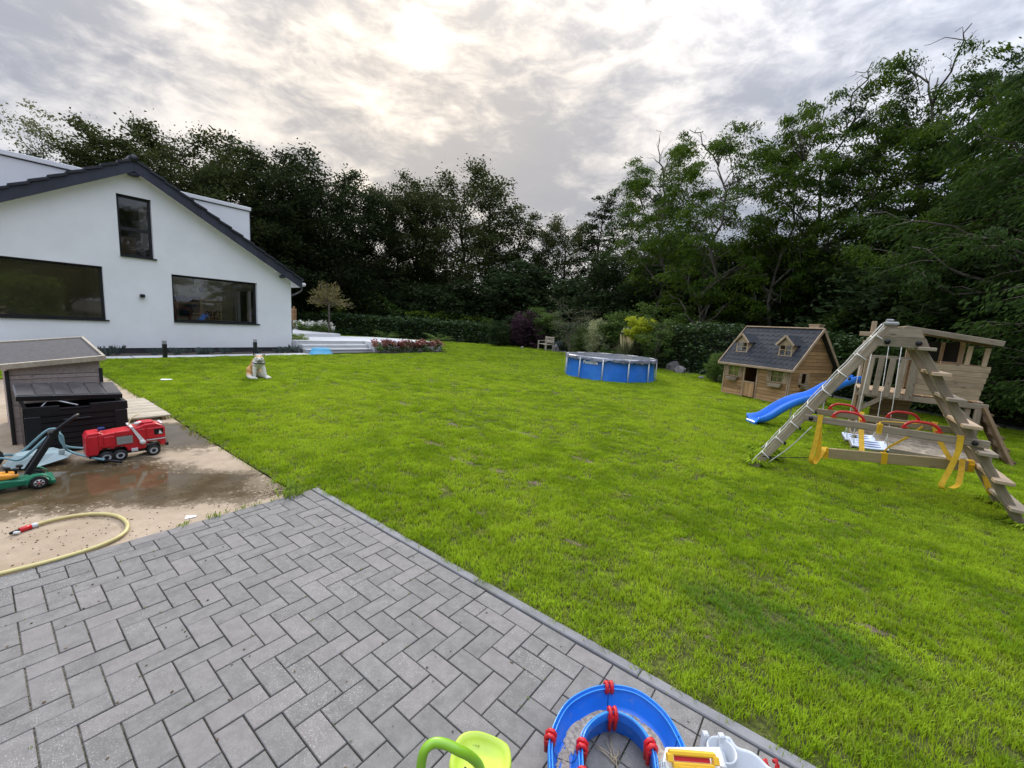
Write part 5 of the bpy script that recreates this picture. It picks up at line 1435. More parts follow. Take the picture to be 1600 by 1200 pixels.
        for q, (sx0, sx1) in enumerate(((x0-.115, x0-.026), (x1+.026, x1+.115))):
            m_ = MB()
            for k in range(2):
                s0 = sx0+k*(sx1-sx0)/2; bx(m_, s0+.001, s0+(sx1-sx0)/2-.001, .02, .034, z0-.02, z1+.02)
            for zz in (z0+.04, z1-.07): bx(m_, sx0, sx1, .0345, .045, zz, zz+.03)
            # diamond ornament
            cx, cz = (sx0+sx1)/2, (z0+z1)/2
            if side == 'front': m_.prism([(cx-.025, cz), (cx, cz-.04), (cx+.025, cz), (cx, cz+.04)], -.05, -.0345, M=XZ)
            m_.build('shutter', M_wood_trim, ph)
        fb = MB(); zb = z0-.13 if side == 'front' else z0-.12
        if side == 'front': fb.prism([(x0-.03, zb+.085), (x1+.03, zb+.085), (x1-.01, zb), (x0+.01, zb)], -.13, -.02, M=XZ)
        else: fb.prism([(x0-.0, zb+.085), (x1+.05, zb+.085), (x1+.01, zb), (x0+.03, zb)], Wd+.02, Wd+.13, M=YZ)
        fb.build('flower_box', M_wood_grey, ph)
    win(.14, .45, .56, .83, 'front'); win(1.39, 1.69, .56, .83, 'front'); win(.40, .58, .56, .81, 'side')
    # door frame and open half door of vertical boards
    f = MB(); f.box(.60, .64, -.036, -.019, 0, .96); f.box(.99, 1.03, -.036, -.019, 0.0, .96); f.box(.64, .99, -.036, -.019, .93, .96); f.build('door_frame', M_wood_trim, ph)
    dr = empty('half_door', (.99, -.04, 0), -.14); dr.parent = ph; dr.location = (.66, -.045, 0); dr.rotation_euler = (0, 0, -.1)
    for k in range(5):
        m_ = MB(); m_.box(k*.068+.001, k*.068+.066, -.012, .006, .05, .45); m_.build('board', M_wood_house, dr)
    m_ = MB(); m_.box(0, .34, -.02, -.0125, .43, .465); m_.box(0, .34, .0065, .02, .1, .15); m_.build('ledge', M_wood_trim, dr)
    for xx, zz in ((0.02, 0), (1.05, 0)):
        m_ = MB(); m_.box(xx, xx+.6 if xx < 1 else xx+.78, -.05, -.019, -.02, .035); m_.build('sill_board', M_wood_grey, ph)
M_shingle = simple('bitumen_shingle', (.028, .031, .038), .9, .3, 12, .4, .004)
playhouse()

# ================================================================ POOL
def pool():
    cx, cy, R, H = 3.35, 14.35, 1.5, .71
    e = empty('round_pool', (cx, cy, 0), 0, 'round blue above-ground pool with white legs and a grey cover standing on the lawn', 'pool')
    n = 96; b = MB(); vs = []; rows = 9
    legs = 12; a0 = -math.pi/2-.36
    for r in range(rows):
        t = r/(rows-1)
        for j in range(n):
            a = 2*math.pi*j/n
            ph_ = ((a-a0)*legs/(2*math.pi)) % 1
            bul = .035*math.sin(math.pi*ph_)*math.sin(math.pi*min(1, t*1.05))
            rr = R-.03+bul+.05*(1-t)**3+.012*math.sin(a*31+1)*(1-t)**2
            vs.append((math.cos(a)*rr, math.sin(a)*rr, t*(H-.05)+(.012*math.sin(a*23) if r == 1 else 0)))
    fs = [(r*n+j, r*n+(j+1) % n, (r+1)*n+(j+1) % n, (r+1)*n+j) for r in range(rows-1) for j in range(n)]
    b.add(vs, fs, smooth=True); b.build('pool_wall', simple('blue_vinyl', (.025, .19, .74), .38, .1, 3, .15, dirt=(.05, .27, .76)), e)
    b = MB(); b.lathe([(R-.0, H-.05), (R+.03, H-.03), (R+.03, H), (R, H+.02), (R-.03, H)], 72); b.build('rim_tube', M_white_plastic, e)
    for k in range(legs):
        a = a0+2*math.pi*k/legs; c, s = math.cos(a), math.sin(a)
        b = MB(); b.tube([(c*(R+.035), s*(R+.035), H-.02), (c*(R+.045), s*(R+.045), .35), (c*(R+.06), s*(R+.06), .0)], .021, 8)
        b.build('leg', M_white_plastic, e)
    # cover: slightly sagging sheet with a wavy skirt
    b = MB(); m_ = 120; rg = np.random.default_rng(2); rad = [0, .3, .6, .9, 1.15, 1.35, 1.48, 1.545, 1.55, 1.56]
    zz = [.0, .0, .003, .006, .01, .015, .02, .012, -.04, -.085]; vs = []
    for i, (r, z) in enumerate(zip(rad, zz)):
        for j in range(m_):
            a = 2*math.pi*j/m_
            w = 0
            if i >= 8: w = .022*math.sin(a*37+math.sin(a*5)*2)+.02*math.sin(a*13)
            k = .006*math.sin(a*9+r*7)*r
            vs.append((math.cos(a)*(r+w*.3), math.sin(a)*(r+w*.3), H+.0+z+k+(w if i == 9 else 0)))
    fs = [(i*m_+j, i*m_+(j+1) % m_, (i+1)*m_+(j+1) % m_, (i+1)*m_+j) for i in range(len(rad)-1) for j in range(m_)]
    b.add(vs, fs, smooth=True); 
    t = NT('pool_cover'); co = t.coord('Object'); nz = t.noise(co, 3, 6, .7, .8)
    c = t.mix(t.ramp(nz, .4, .6), (.26, .27, .33), (.12, .13, .16)); t.L.new(c, t.b.inputs['Base Color']); t.b.inputs['Roughness'].default_value = .2; t.bump(nz, .3, .02)
    b.build('cover', t.m, e)
    # printed lettering wrapped round the wall
    cu = bpy.data.curves.new('lettering', 'FONT'); cu.body = 'FunSicle'; cu.size = .155; cu.offset = .006; cu.align_x = 'CENTER'; cu.extrude = .0; cu.resolution_u = 3
    to = bpy.data.objects.new('tmp_text', cu); COL.objects.link(to); bpy.context.view_layer.update()
    me = bpy.data.meshes.new_from_object(to.evaluated_get(bpy.context.evaluated_depsgraph_get())); bpy.data.objects.remove(to)
    bm = bmesh.new(); bm.from_mesh(me); bmesh.ops.subdivide_edges(bm, edges=[x for x in bm.edges if x.calc_length() > .04], cuts=2, use_grid_fill=False); bmesh.ops.triangulate(bm, faces=bm.faces)
    ac = -math.pi/2-.64
    for v in bm.verts:
        a = ac+v.co.x/R; v.co = Vector((math.cos(a)*(R+.016), math.sin(a)*(R+.016), .51+v.co.y*.95))
    bm.to_mesh(me); bm.free(); me.materials.clear(); link('lettering', me, M_white, e)
pool()

# ================================================================ SWING AND LADDER FRAME  (x = U, y = V)
SWO = W(2.73, 4.14)
def swing_frame():
    f = empty('swing_set', SWO, TH, 'weathered wooden A-frame of swing and climbing ladders in front of the play tower', 'swing set')
    m_ = M_wood_grey
    Lb, Lt = Vector((0, 0, 0)), Vector((1.06, 0, 1.84)); Rb, Rt = Vector((2.23, 0, 0)), Vector((1.22, 0, 1.74))
    for y in (0, .6):
        o = Vector((0, y, 0))
        beam('leg', Lb+o-Vector((.05, 0, .1)), Lt+o, .045, .082, m_, f, up=(0, 0, 1)); beam('leg', Rb+o+Vector((.045, 0, -.08)), Rt+o-Vector((.0, 0, 0)), .075, .075, m_, f, up=(0, 0, 1))
        # yoke of two stacked planks
        for z0, z1, a, c in ((1.615, 1.715, .955, 1.36), (1.718, 1.805, 1.0, 1.30)):
            k = (c-a)*.10; mb = MB(); yy = -.052 if y == 0 else .652-.0
            mb.prism([(a, z0), (c, z0), (c-k*1.1, z1), (a+k*1.3, z1)], yy-.022, yy+.022, M=XZ); mb.build('yoke_plank', m_, f)
        for x, z in ((1.03, 1.66), (1.27, 1.66)):
            mb = MB(); mb.lathe([(0, -.022), (.024, -.018), (.026, 0), (.0, .001)], 10, axis='y', c=(x, -.074 if y == 0 else .676, z)); mb.build('bolt', M_black_plastic, f)
        # low cross rail
        yy = -.045 if y == 0 else .645
        beam('cross_rail', (.44, yy, .735), (1.90, yy, .735), .042, .075, m_, f)
        for x in (.50, 1.80):
            mb = MB(); mb.lathe([(0, -.02), (.022, -.016), (.024, 0), (0, .001)], 10, axis='y', c=(x, yy-.022, .735)); mb.build('bolt', M_black_plastic, f)
    # flat rungs of the right-hand ladder
    for k in range(7):
        t = (k+.75)/7.3; p = Rb.lerp(Rt, t)
        M = MB(); M.box(p.x-.03, p.x+.10, -.16, .74, p.z-.017, p.z+.017, ch=.004); M.build('rung', M_wood_trim if k % 2 else m_, f)
    # rope ladder tied over the left rails
    d = (Lt-Lb).normalized(); nrm = Vector((-d.z, 0, d.x))
    for y in (-.02, .58):
        pts = [Lb.lerp(Lt, t)+Vector((0, y, 0))+nrm*(.056+.004*math.sin(t*40)) for t in [i/24 for i in range(25)]]
        b = MB(); b.tube(pts, .008, 5); b.build('rope', M_rope, f)
    for k in range(8):
        p = Lb.lerp(Lt, (k+.9)/8.6)+nrm*.058
        b = MB(); b.tube([p+Vector((0, -.05, -.01)), p+Vector((.01, .28, -.012)), p+Vector((0, .63, 0))], .006, 5)
        for yy in (-.03, .59): b.tube([p+Vector((0, yy, .012)), p+nrm*-.11+Vector((0, yy-.022*(1 if yy < 0 else 0)-.01, 0))], .007, 5)
        b.build('rope_rung', M_rope, f)
        if k < 6:
            b = MB(); q = p-nrm*.12; b.box(-.012, .012, -.03, .03, -.014, .014, M=Matrix.Translation(q)); b.build('clip', M_black_plastic, f)
    # loose rope under the leg
    b = MB(); b.tube(smooth_path([(.16, -.06, .12), (.35, -.05, .36), (.52, -.05, .64)], 4), .006, 5); b.build('rope', M_rope, f)
    # swing beam back to the tower, with a coil of rope and plastic bracket on top
    beam('swing_beam', (1.14, .0, 1.70), (1.11, 3.95, 1.70), .09, .12, m_, f)
    b = MB(); b.box(.98, 1.10, -.05, .16, 1.83, 1.87, ch=.012); b.box(1.0, 1.06, .02, .14, 1.875, 1.90, ch=.008); b.build('bracket', simple('dull_bracket', (.28,.28,.27), .6), f)
    b = MB(); rg = random.Random(5)
    for k in range(5): b.tube(smooth_path([(1.02+rg.gauss(0, .03), .1*k-.1, 1.80-k*.02), (.92, .1*k-.05, 1.70), (.84+rg.gauss(0, .02), .1*k, 1.55-k*.04), (.95, .1*k+.02, 1.74)], 4), .006, 5)
    b.build('rope', M_rope, f)
    # red grab handles standing on the cross rails
    src = None
    for x, y in ((.83, -.045), (1.42, -.045), (.80, .645), (1.35, .645)):
        b = MB(); b.tube(smooth_path([(-.13, 0, 0), (-.125, 0, .035), (-.075, 0, .075), (0, 0, .082), (.075, 0, .075), (.125, 0, .035), (.13, 0, 0)], 4), .014, 8)
        b.box(-.155, -.10, -.018, .018, 0, .012); b.box(.10, .155, -.018, .018, 0, .012)
        src = b.build('grab_handle', M_red_plastic, f); src.location = (x, y, .782)
    return f
sf = swing_frame()
def strap(name, pts, lab=None, parent=None, w=.045, up=None):
    """flat webbing following a path; width along local y"""
    P = smooth_path(pts, 5); b = MB(); vs = []; n = len(P)
    wd = Vector(up or (0, 1, 0))*w/2
    for i, p in enumerate(P):
        t = (P[min(i+1, n-1)]-P[max(i-1, 0)]).normalized(); nr = t.cross(wd.normalized()).normalized()*.0022
        vs += [p-wd-nr, p+wd-nr, p+wd+nr, p-wd+nr]
    fs = []
    for i in range(n-1):
        for j in range(4): a = i*4+j; c = i*4+(j+1) % 4; fs.append((a, c, c+4, a+4))
    fs += [(3, 2, 1, 0), tuple(range((n-1)*4, n*4))]
    b.add(vs, fs, smooth=False); return b.build(name, M_yellow_strap, parent)
def beam_seat():
    e = empty('hanging_beam', SWO, TH, 'fresh pale wooden beam hung on yellow straps low inside the swing frame', 'beam')
    a, c = Vector((.66, .10, .33)), Vector((1.94, .52, .40))
    beam('beam', a, c, .045, .115, M_wood_fresh, e, ch=.004)
    d = (c-a).normalized()
    for t, wd in ((.02, .045), (.985, .05), (.43, .055)):
        p = a.lerp(c, t); b = MB(); M, ln = frame(p-d*wd/2, p+d*wd/2); b.box(0, wd, -.029, .029, -.064, .064, M=M, ch=.002)
        if t != .43:
            for k in range(3): b.box(.004, wd-.004, -.034-.004*k, -.029, -.03+.02*k, -.018+.02*k, M=M)
        b.build('buckle', M_yellow_plastic, e)
    p = a.lerp(c, .43)
    X = (1, 0, 0)
    # left and right hanging loops over the front rail, middle and rear ties
    strap('strap', [(.585, -.072, .79), (.585, -.074, .66), (.575, -.09, .42), (.565, -.10, .26), (.60, -.06, .22), (.66, .0, .36), (.665, .07, .40)], None, e, up=X)
    strap('strap', [(.585, -.072, .70), (.61, -.06, .52), (.625, -.05, .34), (.60, -.05, .25), (.585, -.06, .23)], None, e, up=X)
    strap('strap', [(1.70, -.072, .79), (1.70, -.074, .62), (1.665, -.09, .42), (1.63, -.12, .27), (1.66, -.10, .235)], None, e, up=X)
    strap('strap', [(1.86, .46, .45), (1.83, .36, .48), (1.81, .22, .38), (1.78, .08, .27), (1.72, -.02, .24)], None, e, up=X)
    strap('strap', [(.98, .668, .80), (.98, .62, .74), (1.0, .45, .55), (1.02, .2, .36)], None, e, up=X, w=.05)
    strap('strap', [(1.62, .668, .80), (1.62, .62, .74), (1.68, .5, .58), (1.76, .4, .44)], None, e, up=X, w=.05)
    strap('strap', [(1.10, -.068, .72), (1.10, -.07, .785), (1.10, .0, .79), (1.14, .1, .80), (1.4, .35, .79), (1.60, .60, .79)], None, e, up=(.3, .9, 0))
    strap('strap', [(1.52, .6, .74), (1.40, .45, .62), (1.25, .3, .5), (1.2, .24, .44)], None, e, up=(0, .3, 1), w=.03)
    for x in (.585, 1.70, 1.10):
        b = MB(); b.box(x-.024, x+.024, -.071, -.019, .685, .785); b.box(x-.024, x+.024, -.0705, -.0195, .683, .787); 
        M_ = MB(); M_.box(x-.0245, x+.0245, -.0705, -.067, .68, .787); M_.box(x-.0245, x+.0245, -.0705, -.019, .7805, .785); M_.build('strap', M_yellow_strap, e)
    b = MB(); b.tube([(.08, -.03, .17), (.3, .0, .20), (.66, .08, .27)], .005, 5); b.build('tie_rope', M_black_plastic, e)
    strap('strap', [(2.04, .62, .36), (2.06, .56, .30), (2.12, .56, .14), (2.18, .62, .08)], None, e, w=.05, up=X)
beam_seat()
def swing_seat(u, v, z, lab, rz, tilt=.42):
    e = empty('hanging_swing', W(u, v, z), TH+rz, lab, 'swing', 'swing seats on the beam')
    b = MB(); L = .42; n = 8; vs = []; fs = []
    for i in range(n+1):
        x = -L/2+L*i/n; dz = -.02*math.cos(math.pi*x/L)
        vs += [(x, -.10, dz), (x, .10, dz), (x, .10, dz-.03), (x, -.10, dz-.03)]
    for i in range(n):
        for j in range(4): a = i*4+j; c = i*4+(j+1) % 4; fs.append((a, c, c+4, a+4))
    fs += [(3, 2, 1, 0), tuple(range(n*4, n*4+4))]
    b.add(vs, fs); b.build('seat', simple('swing_white', (.60, .66, .76), .35, .1, 6, .05), e, bevel=.008).rotation_euler = (tilt, 0, 0)
    b = MB()
    for y in (-.055, 0, .055): b.box(-.17, .17, y-.008, y+.008, -.017, -.011)
    b.build('grip_strips', simple('grip_blue', (.10, .16, .32), .5), e).rotation_euler = (tilt, 0, 0)
    b = MB(); b.box(-.215, .215, -.092, .092, -.062, -.042, ch=.012); b.build('underside', M_black_plastic, e).rotation_euler = (tilt, 0, 0)
    top = 1.66-z
    for x in (-.19, .19):
        b = MB(); b.tube([(x, -.06, -.02), (x, 0, .14), (x*.95, 0, .6), (x*.8, 0, top)], .005, 5); b.tube([(x, .06, -.02), (x, 0, .14)], .005, 5); b.build('rope', M_rope, e)
swing_seat(3.86, 6.75, .16, 'white swing seat farther back, under the tower end of the beam', .35)
swing_seat(3.92, 5.95, .23, 'white swing seat nearer the camera, with a black underside', .25)

# ================================================================ CLIMBING TOWER
def tower():
    e = empty('climbing_tower', W(3.84, 8.0), TH, 'weathered wooden climbing tower with slatted railing, plank wall and slanted roof', 'play tower'); m_ = M_wood_tower
    PZ = .78; X1 = 1.52; D = 1.25
    beam('platform_beam', (-.04, -.02, .755), (X1+.05, -.02, .755), .045, .09, M_wood_grey, e); beam('platform_beam', (-.04, D, .755), (X1+.05, D, .755), .045, .09, M_wood_grey, e)
    for k in range(13):
        beam('floor_board', (k*.119+.03, .01, .815), (k*.119+.03, D-.03, .815), .11, .025, M_wood_trim, e)
    for x, y, h in ((0.02, .03, 2.05), (-.0, D-.02, 1.72), (.66, .03, 1.93), (1.36, .03, .75), (1.36, D-.03, 1.78), (.66, D-.03, 1.9)):
        beam('post', (x, y, 0) if x < .5 or h < 1 else (x, y, .79), (x, y, h), .07, .07, m_ if h > 1 else M_wood_grey, e, up=(1, 0, 0))
    beam('post', (.02, -.02, 0), (.02, -.02, .71), .09, .07, M_wood_grey, e, up=(1, 0, 0)); beam('post', (1.47, -.02, .0), (1.47, -.02, .71), .09, .08, M_wood_grey, e, up=(1, 0, 0))
    beam('brace', (.03, -.02, .48), (.30, -.02, .71), .045, .07, M_wood_grey, e); beam('brace', (1.46, -.02, .45), (1.2, -.02, .71), .045, .07, M_wood_grey, e)
    # railing slats
    beam('top_rail', (.02, -.01, 1.43), (.62, -.01, 1.43), .04, .05, M_wood_grey, e)
    for x in (.06, .19, .34, .48): beam('slat', (x, -.055, .74), (x+.012, -.055, 1.42), .085, .022, M_wood_grey, e, up=(0, 1, 0))
    beam('slat', (.625, -.06, .72), (.635, -.06, 1.46), .10, .03, M_wood_grey, e, up=(0, 1, 0))
    # plank wall with a view slot above, planks slightly uneven
    z = .845
    for k, h in enumerate((.085, .085, .10, .095, .08, .10)):
        mb = MB(); x1 = 1.44+.012*k; mb.box(.68, x1, -.05, -.028, z+.002, z+h-.002, ch=.003)
        o = mb.build('plank', m_ if k != 3 else M_wood_trim, e); z += h+.001
    zt = z
    for x in (1.23, 1.42): beam('window_post', (x, -.03, zt), (x+.01, -.03, 1.79-(x-.6)*.13), .06, .055, M_wood_trim, e, up=(1, 0, 0))
    beam('window_sill', (.98, .3, 1.40), (1.2, .3, 1.40), .05, .05, M_wood_trim, e); beam('window_post', (1.10, D-.1, 1.38), (1.10, D-.1, 1.76), .07, .05, m_, e)
    z = .845
    for k in range(6):
        mb = MB(); mb.box(.62, 1.46, D-.01, D+.012, z, z+.088, ch=.003); mb.build('plank', m_, e); z += .092
    z = .845
    for k in range(6):
        mb = MB(); mb.box(1.44, 1.462, .03, D-.03, z, z+.088, ch=.003); mb.build('plank', m_, e); z += .092
    # slanted roof of planks with edge board
    p0, p1 = Vector((.42, 0, 1.955)), Vector((1.53, 0, 1.775)); 
    for k in range(9):
        y = -.13+k*.185; beam('roof_plank', p0+Vector((0, y, 0)), p1+Vector((0, y, 0)), .175, .02, m_, e)
    beam('roof_edge', p0+Vector((-.01, -.235, -.015)), p1+Vector((.01, -.235, -.015)), .025, .085, M_wood_grey, e)
    beam('roof_rafter', p0+Vector((.2, .1, -.05)), p1+Vector((-.05, .1, -.05)), .05, .06, M_wood_dark, e)
    beam('roof_plank', (.2, -.1, 1.925), (.45, -.1, 1.975), .15, .02, m_, e)
    # cross arm on the tall post
    beam('cross_arm', (-.16, -.02, 1.82), (.13, -.02, 1.82), .07, .075, M_wood_trim, e)
    # enclosing walls below the platform
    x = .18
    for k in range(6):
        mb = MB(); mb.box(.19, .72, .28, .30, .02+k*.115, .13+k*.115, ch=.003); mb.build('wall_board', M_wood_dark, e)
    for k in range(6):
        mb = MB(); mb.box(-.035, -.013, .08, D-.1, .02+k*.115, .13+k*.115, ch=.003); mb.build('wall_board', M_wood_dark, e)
    # climbing ladder at the right corner
    for y in (-.12, .35):
        beam('ladder_rail', (1.52, y+.05, .74), (1.78, y-.62, -.04), .05, .07, M_wood_dark, e)
    for k in range(5):
        t = (k+.6)/5.2; p = Vector((1.52, -.07, .74)).lerp(Vector((1.78, -.74, -.04)), t); mb = MB(); mb.box(p.x-.03, p.x+.07, p.y-.02, p.y+.55, p.z-.012, p.z+.012); mb.build('ladder_rung', M_wood_dark, e)
    # black net stretched behind the window slot
    mb = MB(); mb.box(.70, 1.33, D-.04, D-.035, 1.40, 1.76); mb.build('tarpaulin', M_black_rubber, e)
tower()
def slide():
    e = empty('slide', W(3.80, 8.35), TH, 'blue plastic wavy slide coming down from the climbing tower', 'slide')
    prof = smooth_path([(0, 0, .93), (-.12, -.10, .93), (-.35, -.27, .80), (-.62, -.47, .585), (-.85, -.64, .49), (-1.05, -.80, .36), (-1.25, -.95, .17), (-1.38, -1.04, .085), (-1.50, -1.13, .08)], 5)
    b = MB(); vs = []; n = len(prof); sec = [(-.145, .11), (-.165, .105), (-.155, .0), (-.13, -.025), (.13, -.025), (.155, .0), (.165, .105), (.145, .11), (.135, .105), (.12, .02), (.10, -.008), (-.10, -.008), (-.12, .02), (-.135, .105)]
    m_ = len(sec)
    for i, p in enumerate(prof):
        t = (prof[min(i+1, n-1)]-prof[max(i-1, 0)]).normalized(); s = Vector((t.y, -t.x, 0)).normalized(); up = s.cross(t)
        if up.z < 0: up = -up
        k = 1 if i < n-4 else 1+.08*(i-n+5)
        for a, c in sec: vs.append(p+s*a*k+up*(c*(1 if i < n-3 else .8)))
    fs = [(i*m_+j, i*m_+(j+1) % m_, (i+1)*m_+(j+1) % m_, (i+1)*m_+j) for i in range(n-1) for j in range(m_)]
    fs += [tuple(range(m_)), tuple(range((n-1)*m_, n*m_))]
    b.add(vs, fs, smooth=True); o = b.build('chute', M_blue_slide, e)
    b = MB(); p = prof[-1]; M = Matrix.Translation(p) @ Matrix.Rotation(math.atan2(-.09, -.12), 4, 'Z'); b.box(-.02, .035, -.14, .14, -.085, -.01, M=M, ch=.012); b.build('end_lip', M_blue_slide, e)
    for i in (12, 22):
        p = prof[i]; b = MB(); b.tube([(p.x, p.y, p.z-.04), (p.x, p.y, 0)], .012, 6); b.build('support', M_white_plastic, e)
slide()
def sandpit():
    e = empty('sandpit', W(3.78, 6.5), TH, 'low wooden sandpit under and in front of the climbing tower', 'sandpit')
    L, D = 1.42, 1.45
    for k, (a, c) in enumerate((((0, 0), (L, 0)), ((L, 0), (L, D)), ((L, D), (0, D)), ((0, D), (0, 0)))):
        beam('side_board', (a[0], a[1], .05), (c[0], c[1], .05), .028, .13, M_wood_grey, e)
    for x, y in ((.0, 0), (L, 0), (L, D-.35)): beam('corner_post', (x, y+.02, 0), (x, y+.02, .22), .06, .06, M_wood_grey, e, up=(1, 0, 0))
    beam('side_board', (.0, -.02, .12), (-.02, .5, .1), .028, .1, M_wood_grey, e)
    b = MB(); n = 22; vs = [(.02+(L-.04)*i/n, .02+(D-.04)*j/n, .05+.03*math.sin(i*1.3+j*.7)*math.cos(j*1.1-i*.4)) for i in range(n+1) for j in range(n+1)]
    b.add(vs, [(i*(n+1)+j, (i+1)*(n+1)+j, (i+1)*(n+1)+j+1, i*(n+1)+j+1) for i in range(n) for j in range(n)], smooth=True)
    props(b.build('sand', simple('sand', (.30, .25, .18), .95, .35, 9, .7, .02, dirt=(.12, .10, .07)), e), kind='stuff')
sandpit()

# ================================================================ THINGS ON THE CONCRETE SLAB
def deck():
    e = empty('wooden_platform', W(-3.9, -.15, -.006), TH, 'low platform of pale ribbed deck boards on the slab beside the lawn', 'platform')
    for k in range(16):
        o = beam('deck_board', (-.045-k*.094, 0, .055), (-.045-k*.094, -1.35, .055), .083, .024, M_wood_pale, e); o.location.z += random.uniform(-.001, .002)
        gb = MB()
    for y in (-.08, -.65, -1.25): beam('joist', (0, y, .022), (-1.5, y, .022), .05, .04, M_wood_dark, e)
    # sun-bleached sandy strip beyond
deck()
def shed():
    e = empty('low_shed', W(-3.5, -.88, -.006), TH, 'low wooden box shed with a grey felt roof standing behind the black storage box', 'shed')
    D = 1.25; Wd = .70
    zr, zl = .90, .83
    rows = [(0, .14), (.145, .28), (.285, .42), (.425, .56), (.565, .70), (.702, None)]
    for a, c in rows:
        for y, nm in ((0, 0), (-D, 1)):
            pass
        mb = MB()
        if a == .702:
            mb.prism([(-Wd, .752), (0, .752), (0, zr), (-Wd, zl)], -.022, 0, M=YZ); mb.build('plank', M_wood_pink, e); mb = MB(); mb.prism([(-Wd, .705), (0, .705), (0, .746), (-Wd, .746)], -.022, 0, M=YZ)
        else: mb.prism([(-Wd, a), (0, a), (0, c), (-Wd, c)], -.022, 0, M=YZ)
        mb.build('plank', M_wood_pink, e)
        mb = MB(); t_ = c or .84
        mb.box(-D, -.024, -Wd-.0, -Wd+.022, a, t_); mb.build('side_plank', M_wood_pink, e)
        mb = MB(); mb.box(-D, -.024, -.022, 0, a, t_); mb.build('side_plank', M_wood_pink, e)
    b = MB(); b.box(-D-.02, -D, -Wd, 0, 0, .84); b.build('rear_wall', M_wood_pink, e)
    b = MB(); b.box(-.034, -.0235, -Wd+.03, -.03, 0, .82); b.build('gap_shade_backing', M_black_rubber, e)  # added black sheet, stands in for shade between the planks
    for y in (.004, -Wd-.004): beam('corner_strip', (.008, y, 0), (.008, y, .80), .03, .022, M_black_rubber, e, up=(1, 0, 0))
    # pitched felt roof framed by battens, slightly tilted
    M = Matrix.Translation((.06, 0, zr+.005)) @ Matrix.Rotation(math.atan2(zr-zl, Wd), 4, 'X') @ Matrix.Rotation(math.atan2(.13, 1.3), 4, 'Y')
    b = MB(); b.box(-D-.10, 0, -Wd-.09, .04, 0, .02, M=M); b.build('roof_board', M_wood_pink, e)
    b = MB(); b.box(-D-.08, -.02, -Wd-.07, .03, .0205, .028, M=M); b.build('roofing_felt', simple('roofing_felt', (.085, .08, .08), .95, .2, 30, .6, .006), e)
    for q, (x0, x1, y0, y1) in enumerate(((-.022, .012, -Wd-.1, .05), (-D-.10, -D-.07, -Wd-.1, .05), (-D-.07, -.022, .025, .05), (-D-.07, -.022, -Wd-.10, -Wd-.075))):
        b = MB(); b.box(x0, x1, y0, y1, -.012, .045, M=M, ch=.003); b.build('batten', M_wood_pale, e)
shed()
def storage_box():
    e = empty('storage_box', W(-2.86, -1.52, -.006), TH, 'black plastic garden storage box with its ribbed lid propped open', 'storage box')
    Wd, D, H = .74, .47, .50
    b = MB(); t = .03
    b.box(-t, 0, 0, Wd, .02, H-.03); b.box(-D, -D+t, 0, Wd, .02, H-.03); b.box(-D+t, -t, 0, t, .02, H-.03); b.box(-D+t, -t, Wd-t, Wd, .02, H-.03); b.box(-D+t, -t, t, Wd-t, .02, .05)
    b.build('tub', M_black_plastic, e)
    # relief: rim, corner pillars, horizontal ribs with a notch for the handle
    b = MB(); r = .016
    b.box(.001, r, 0, Wd, H-.09, H-.03); b.box(-D, .012, -.012, -.001, H-.09, H-.03); b.box(-D, .012, Wd+.001, Wd+.012, H-.09, H-.03); b.build('rim', M_black_plastic, e)
    b = MB(); b.box(-.04, .016, -.01, Wd*.32, H-.03, H); b.box(-.04, .016, Wd*.32, Wd*.62, H-.05, H-.028); b.box(-.04, .016, Wd*.62, Wd+.01, H-.03, H-.002); b.box(-D, -.04, -.01, .02, H-.03, H-.004); b.box(-D, -.04, Wd-.02, Wd+.01, H-.03, H-.004); b.build('top_edge', M_black_plastic, e)
    for y0, y1 in ((-.004, .10), (Wd-.10, Wd+.004)):
        b = MB(); b.box(.001, .02, y0, y1, 0, H-.092, ch=.006); b.build('corner_pillar', M_black_plastic, e)
    for k in range(6):
        b = MB(); z = .035+k*.061; b.prism([(.1005, z), (Wd-.1005, z), (Wd-.1005, z+.05), (.1005, z+.05)], .001, .013, M=YZ); b.build('panel_rib', M_black_plastic, e)
        b = MB(); b.box(-D+.02, -.02, -.012, -.001, z, z+.05); b.build('side_rib', M_black_plastic, e)
    b = MB(); b.box(.013, .03, Wd*.34, Wd*.62, H-.155, H-.135, ch=.005); b.build('handle', M_black_plastic, e)
    # lid leaning backwards on the shed
    M = Matrix.Translation((-.08, -.04, H+.10)) @ Matrix.Rotation(R_(8), 4, 'Y') @ Matrix.Rotation(R_(-3.5), 4, 'X')
    lid = MB(); lid.box(-.46, 0, 0, Wd+.03, -.02, .016, M=M, ch=.008); lo = lid.build('lid', simple('lid_plastic', (.06, .057, .06), .3, .3, 6, .15, dirt=(.15, .14, .14)), e)
    for k in range(6):
        b = MB(); y = k*(Wd+.03)/6
        M2 = M; b.box(-.455, -.008, y+.006, y+(Wd+.03)/6-.006, .0165, .024, M=M2, ch=.003); b.build('lid_panel', lo.data.materials[0], lo)
    b = MB(); b.box(-.0, .014, 0, Wd+.03, -.035, .012, M=M); b.build('lid_edge', M_black_plastic, lo)
    # gas strut stay and contents
    b = MB(); b.tube([(-.05, .10, H-.03), (-.12, .18, H+.06), (-.02, .37, H-.01)], .007, 6); b.build('stay', M_grey_plastic, e)
    b = MB(); b.box(-.34, -.10, .18, .42, .18, .41, M=Matrix.Rotation(.2, 4, 'Z')); 
    props(b.build('brown_bucket', simple('brown_red', (.14, .04, .025), .6, .2, 4, .1), loc=W(-2.86, -1.52, -.006), rot=(0, 0, TH)), 'reddish-brown crate inside the open black storage box', 'crate')
storage_box()
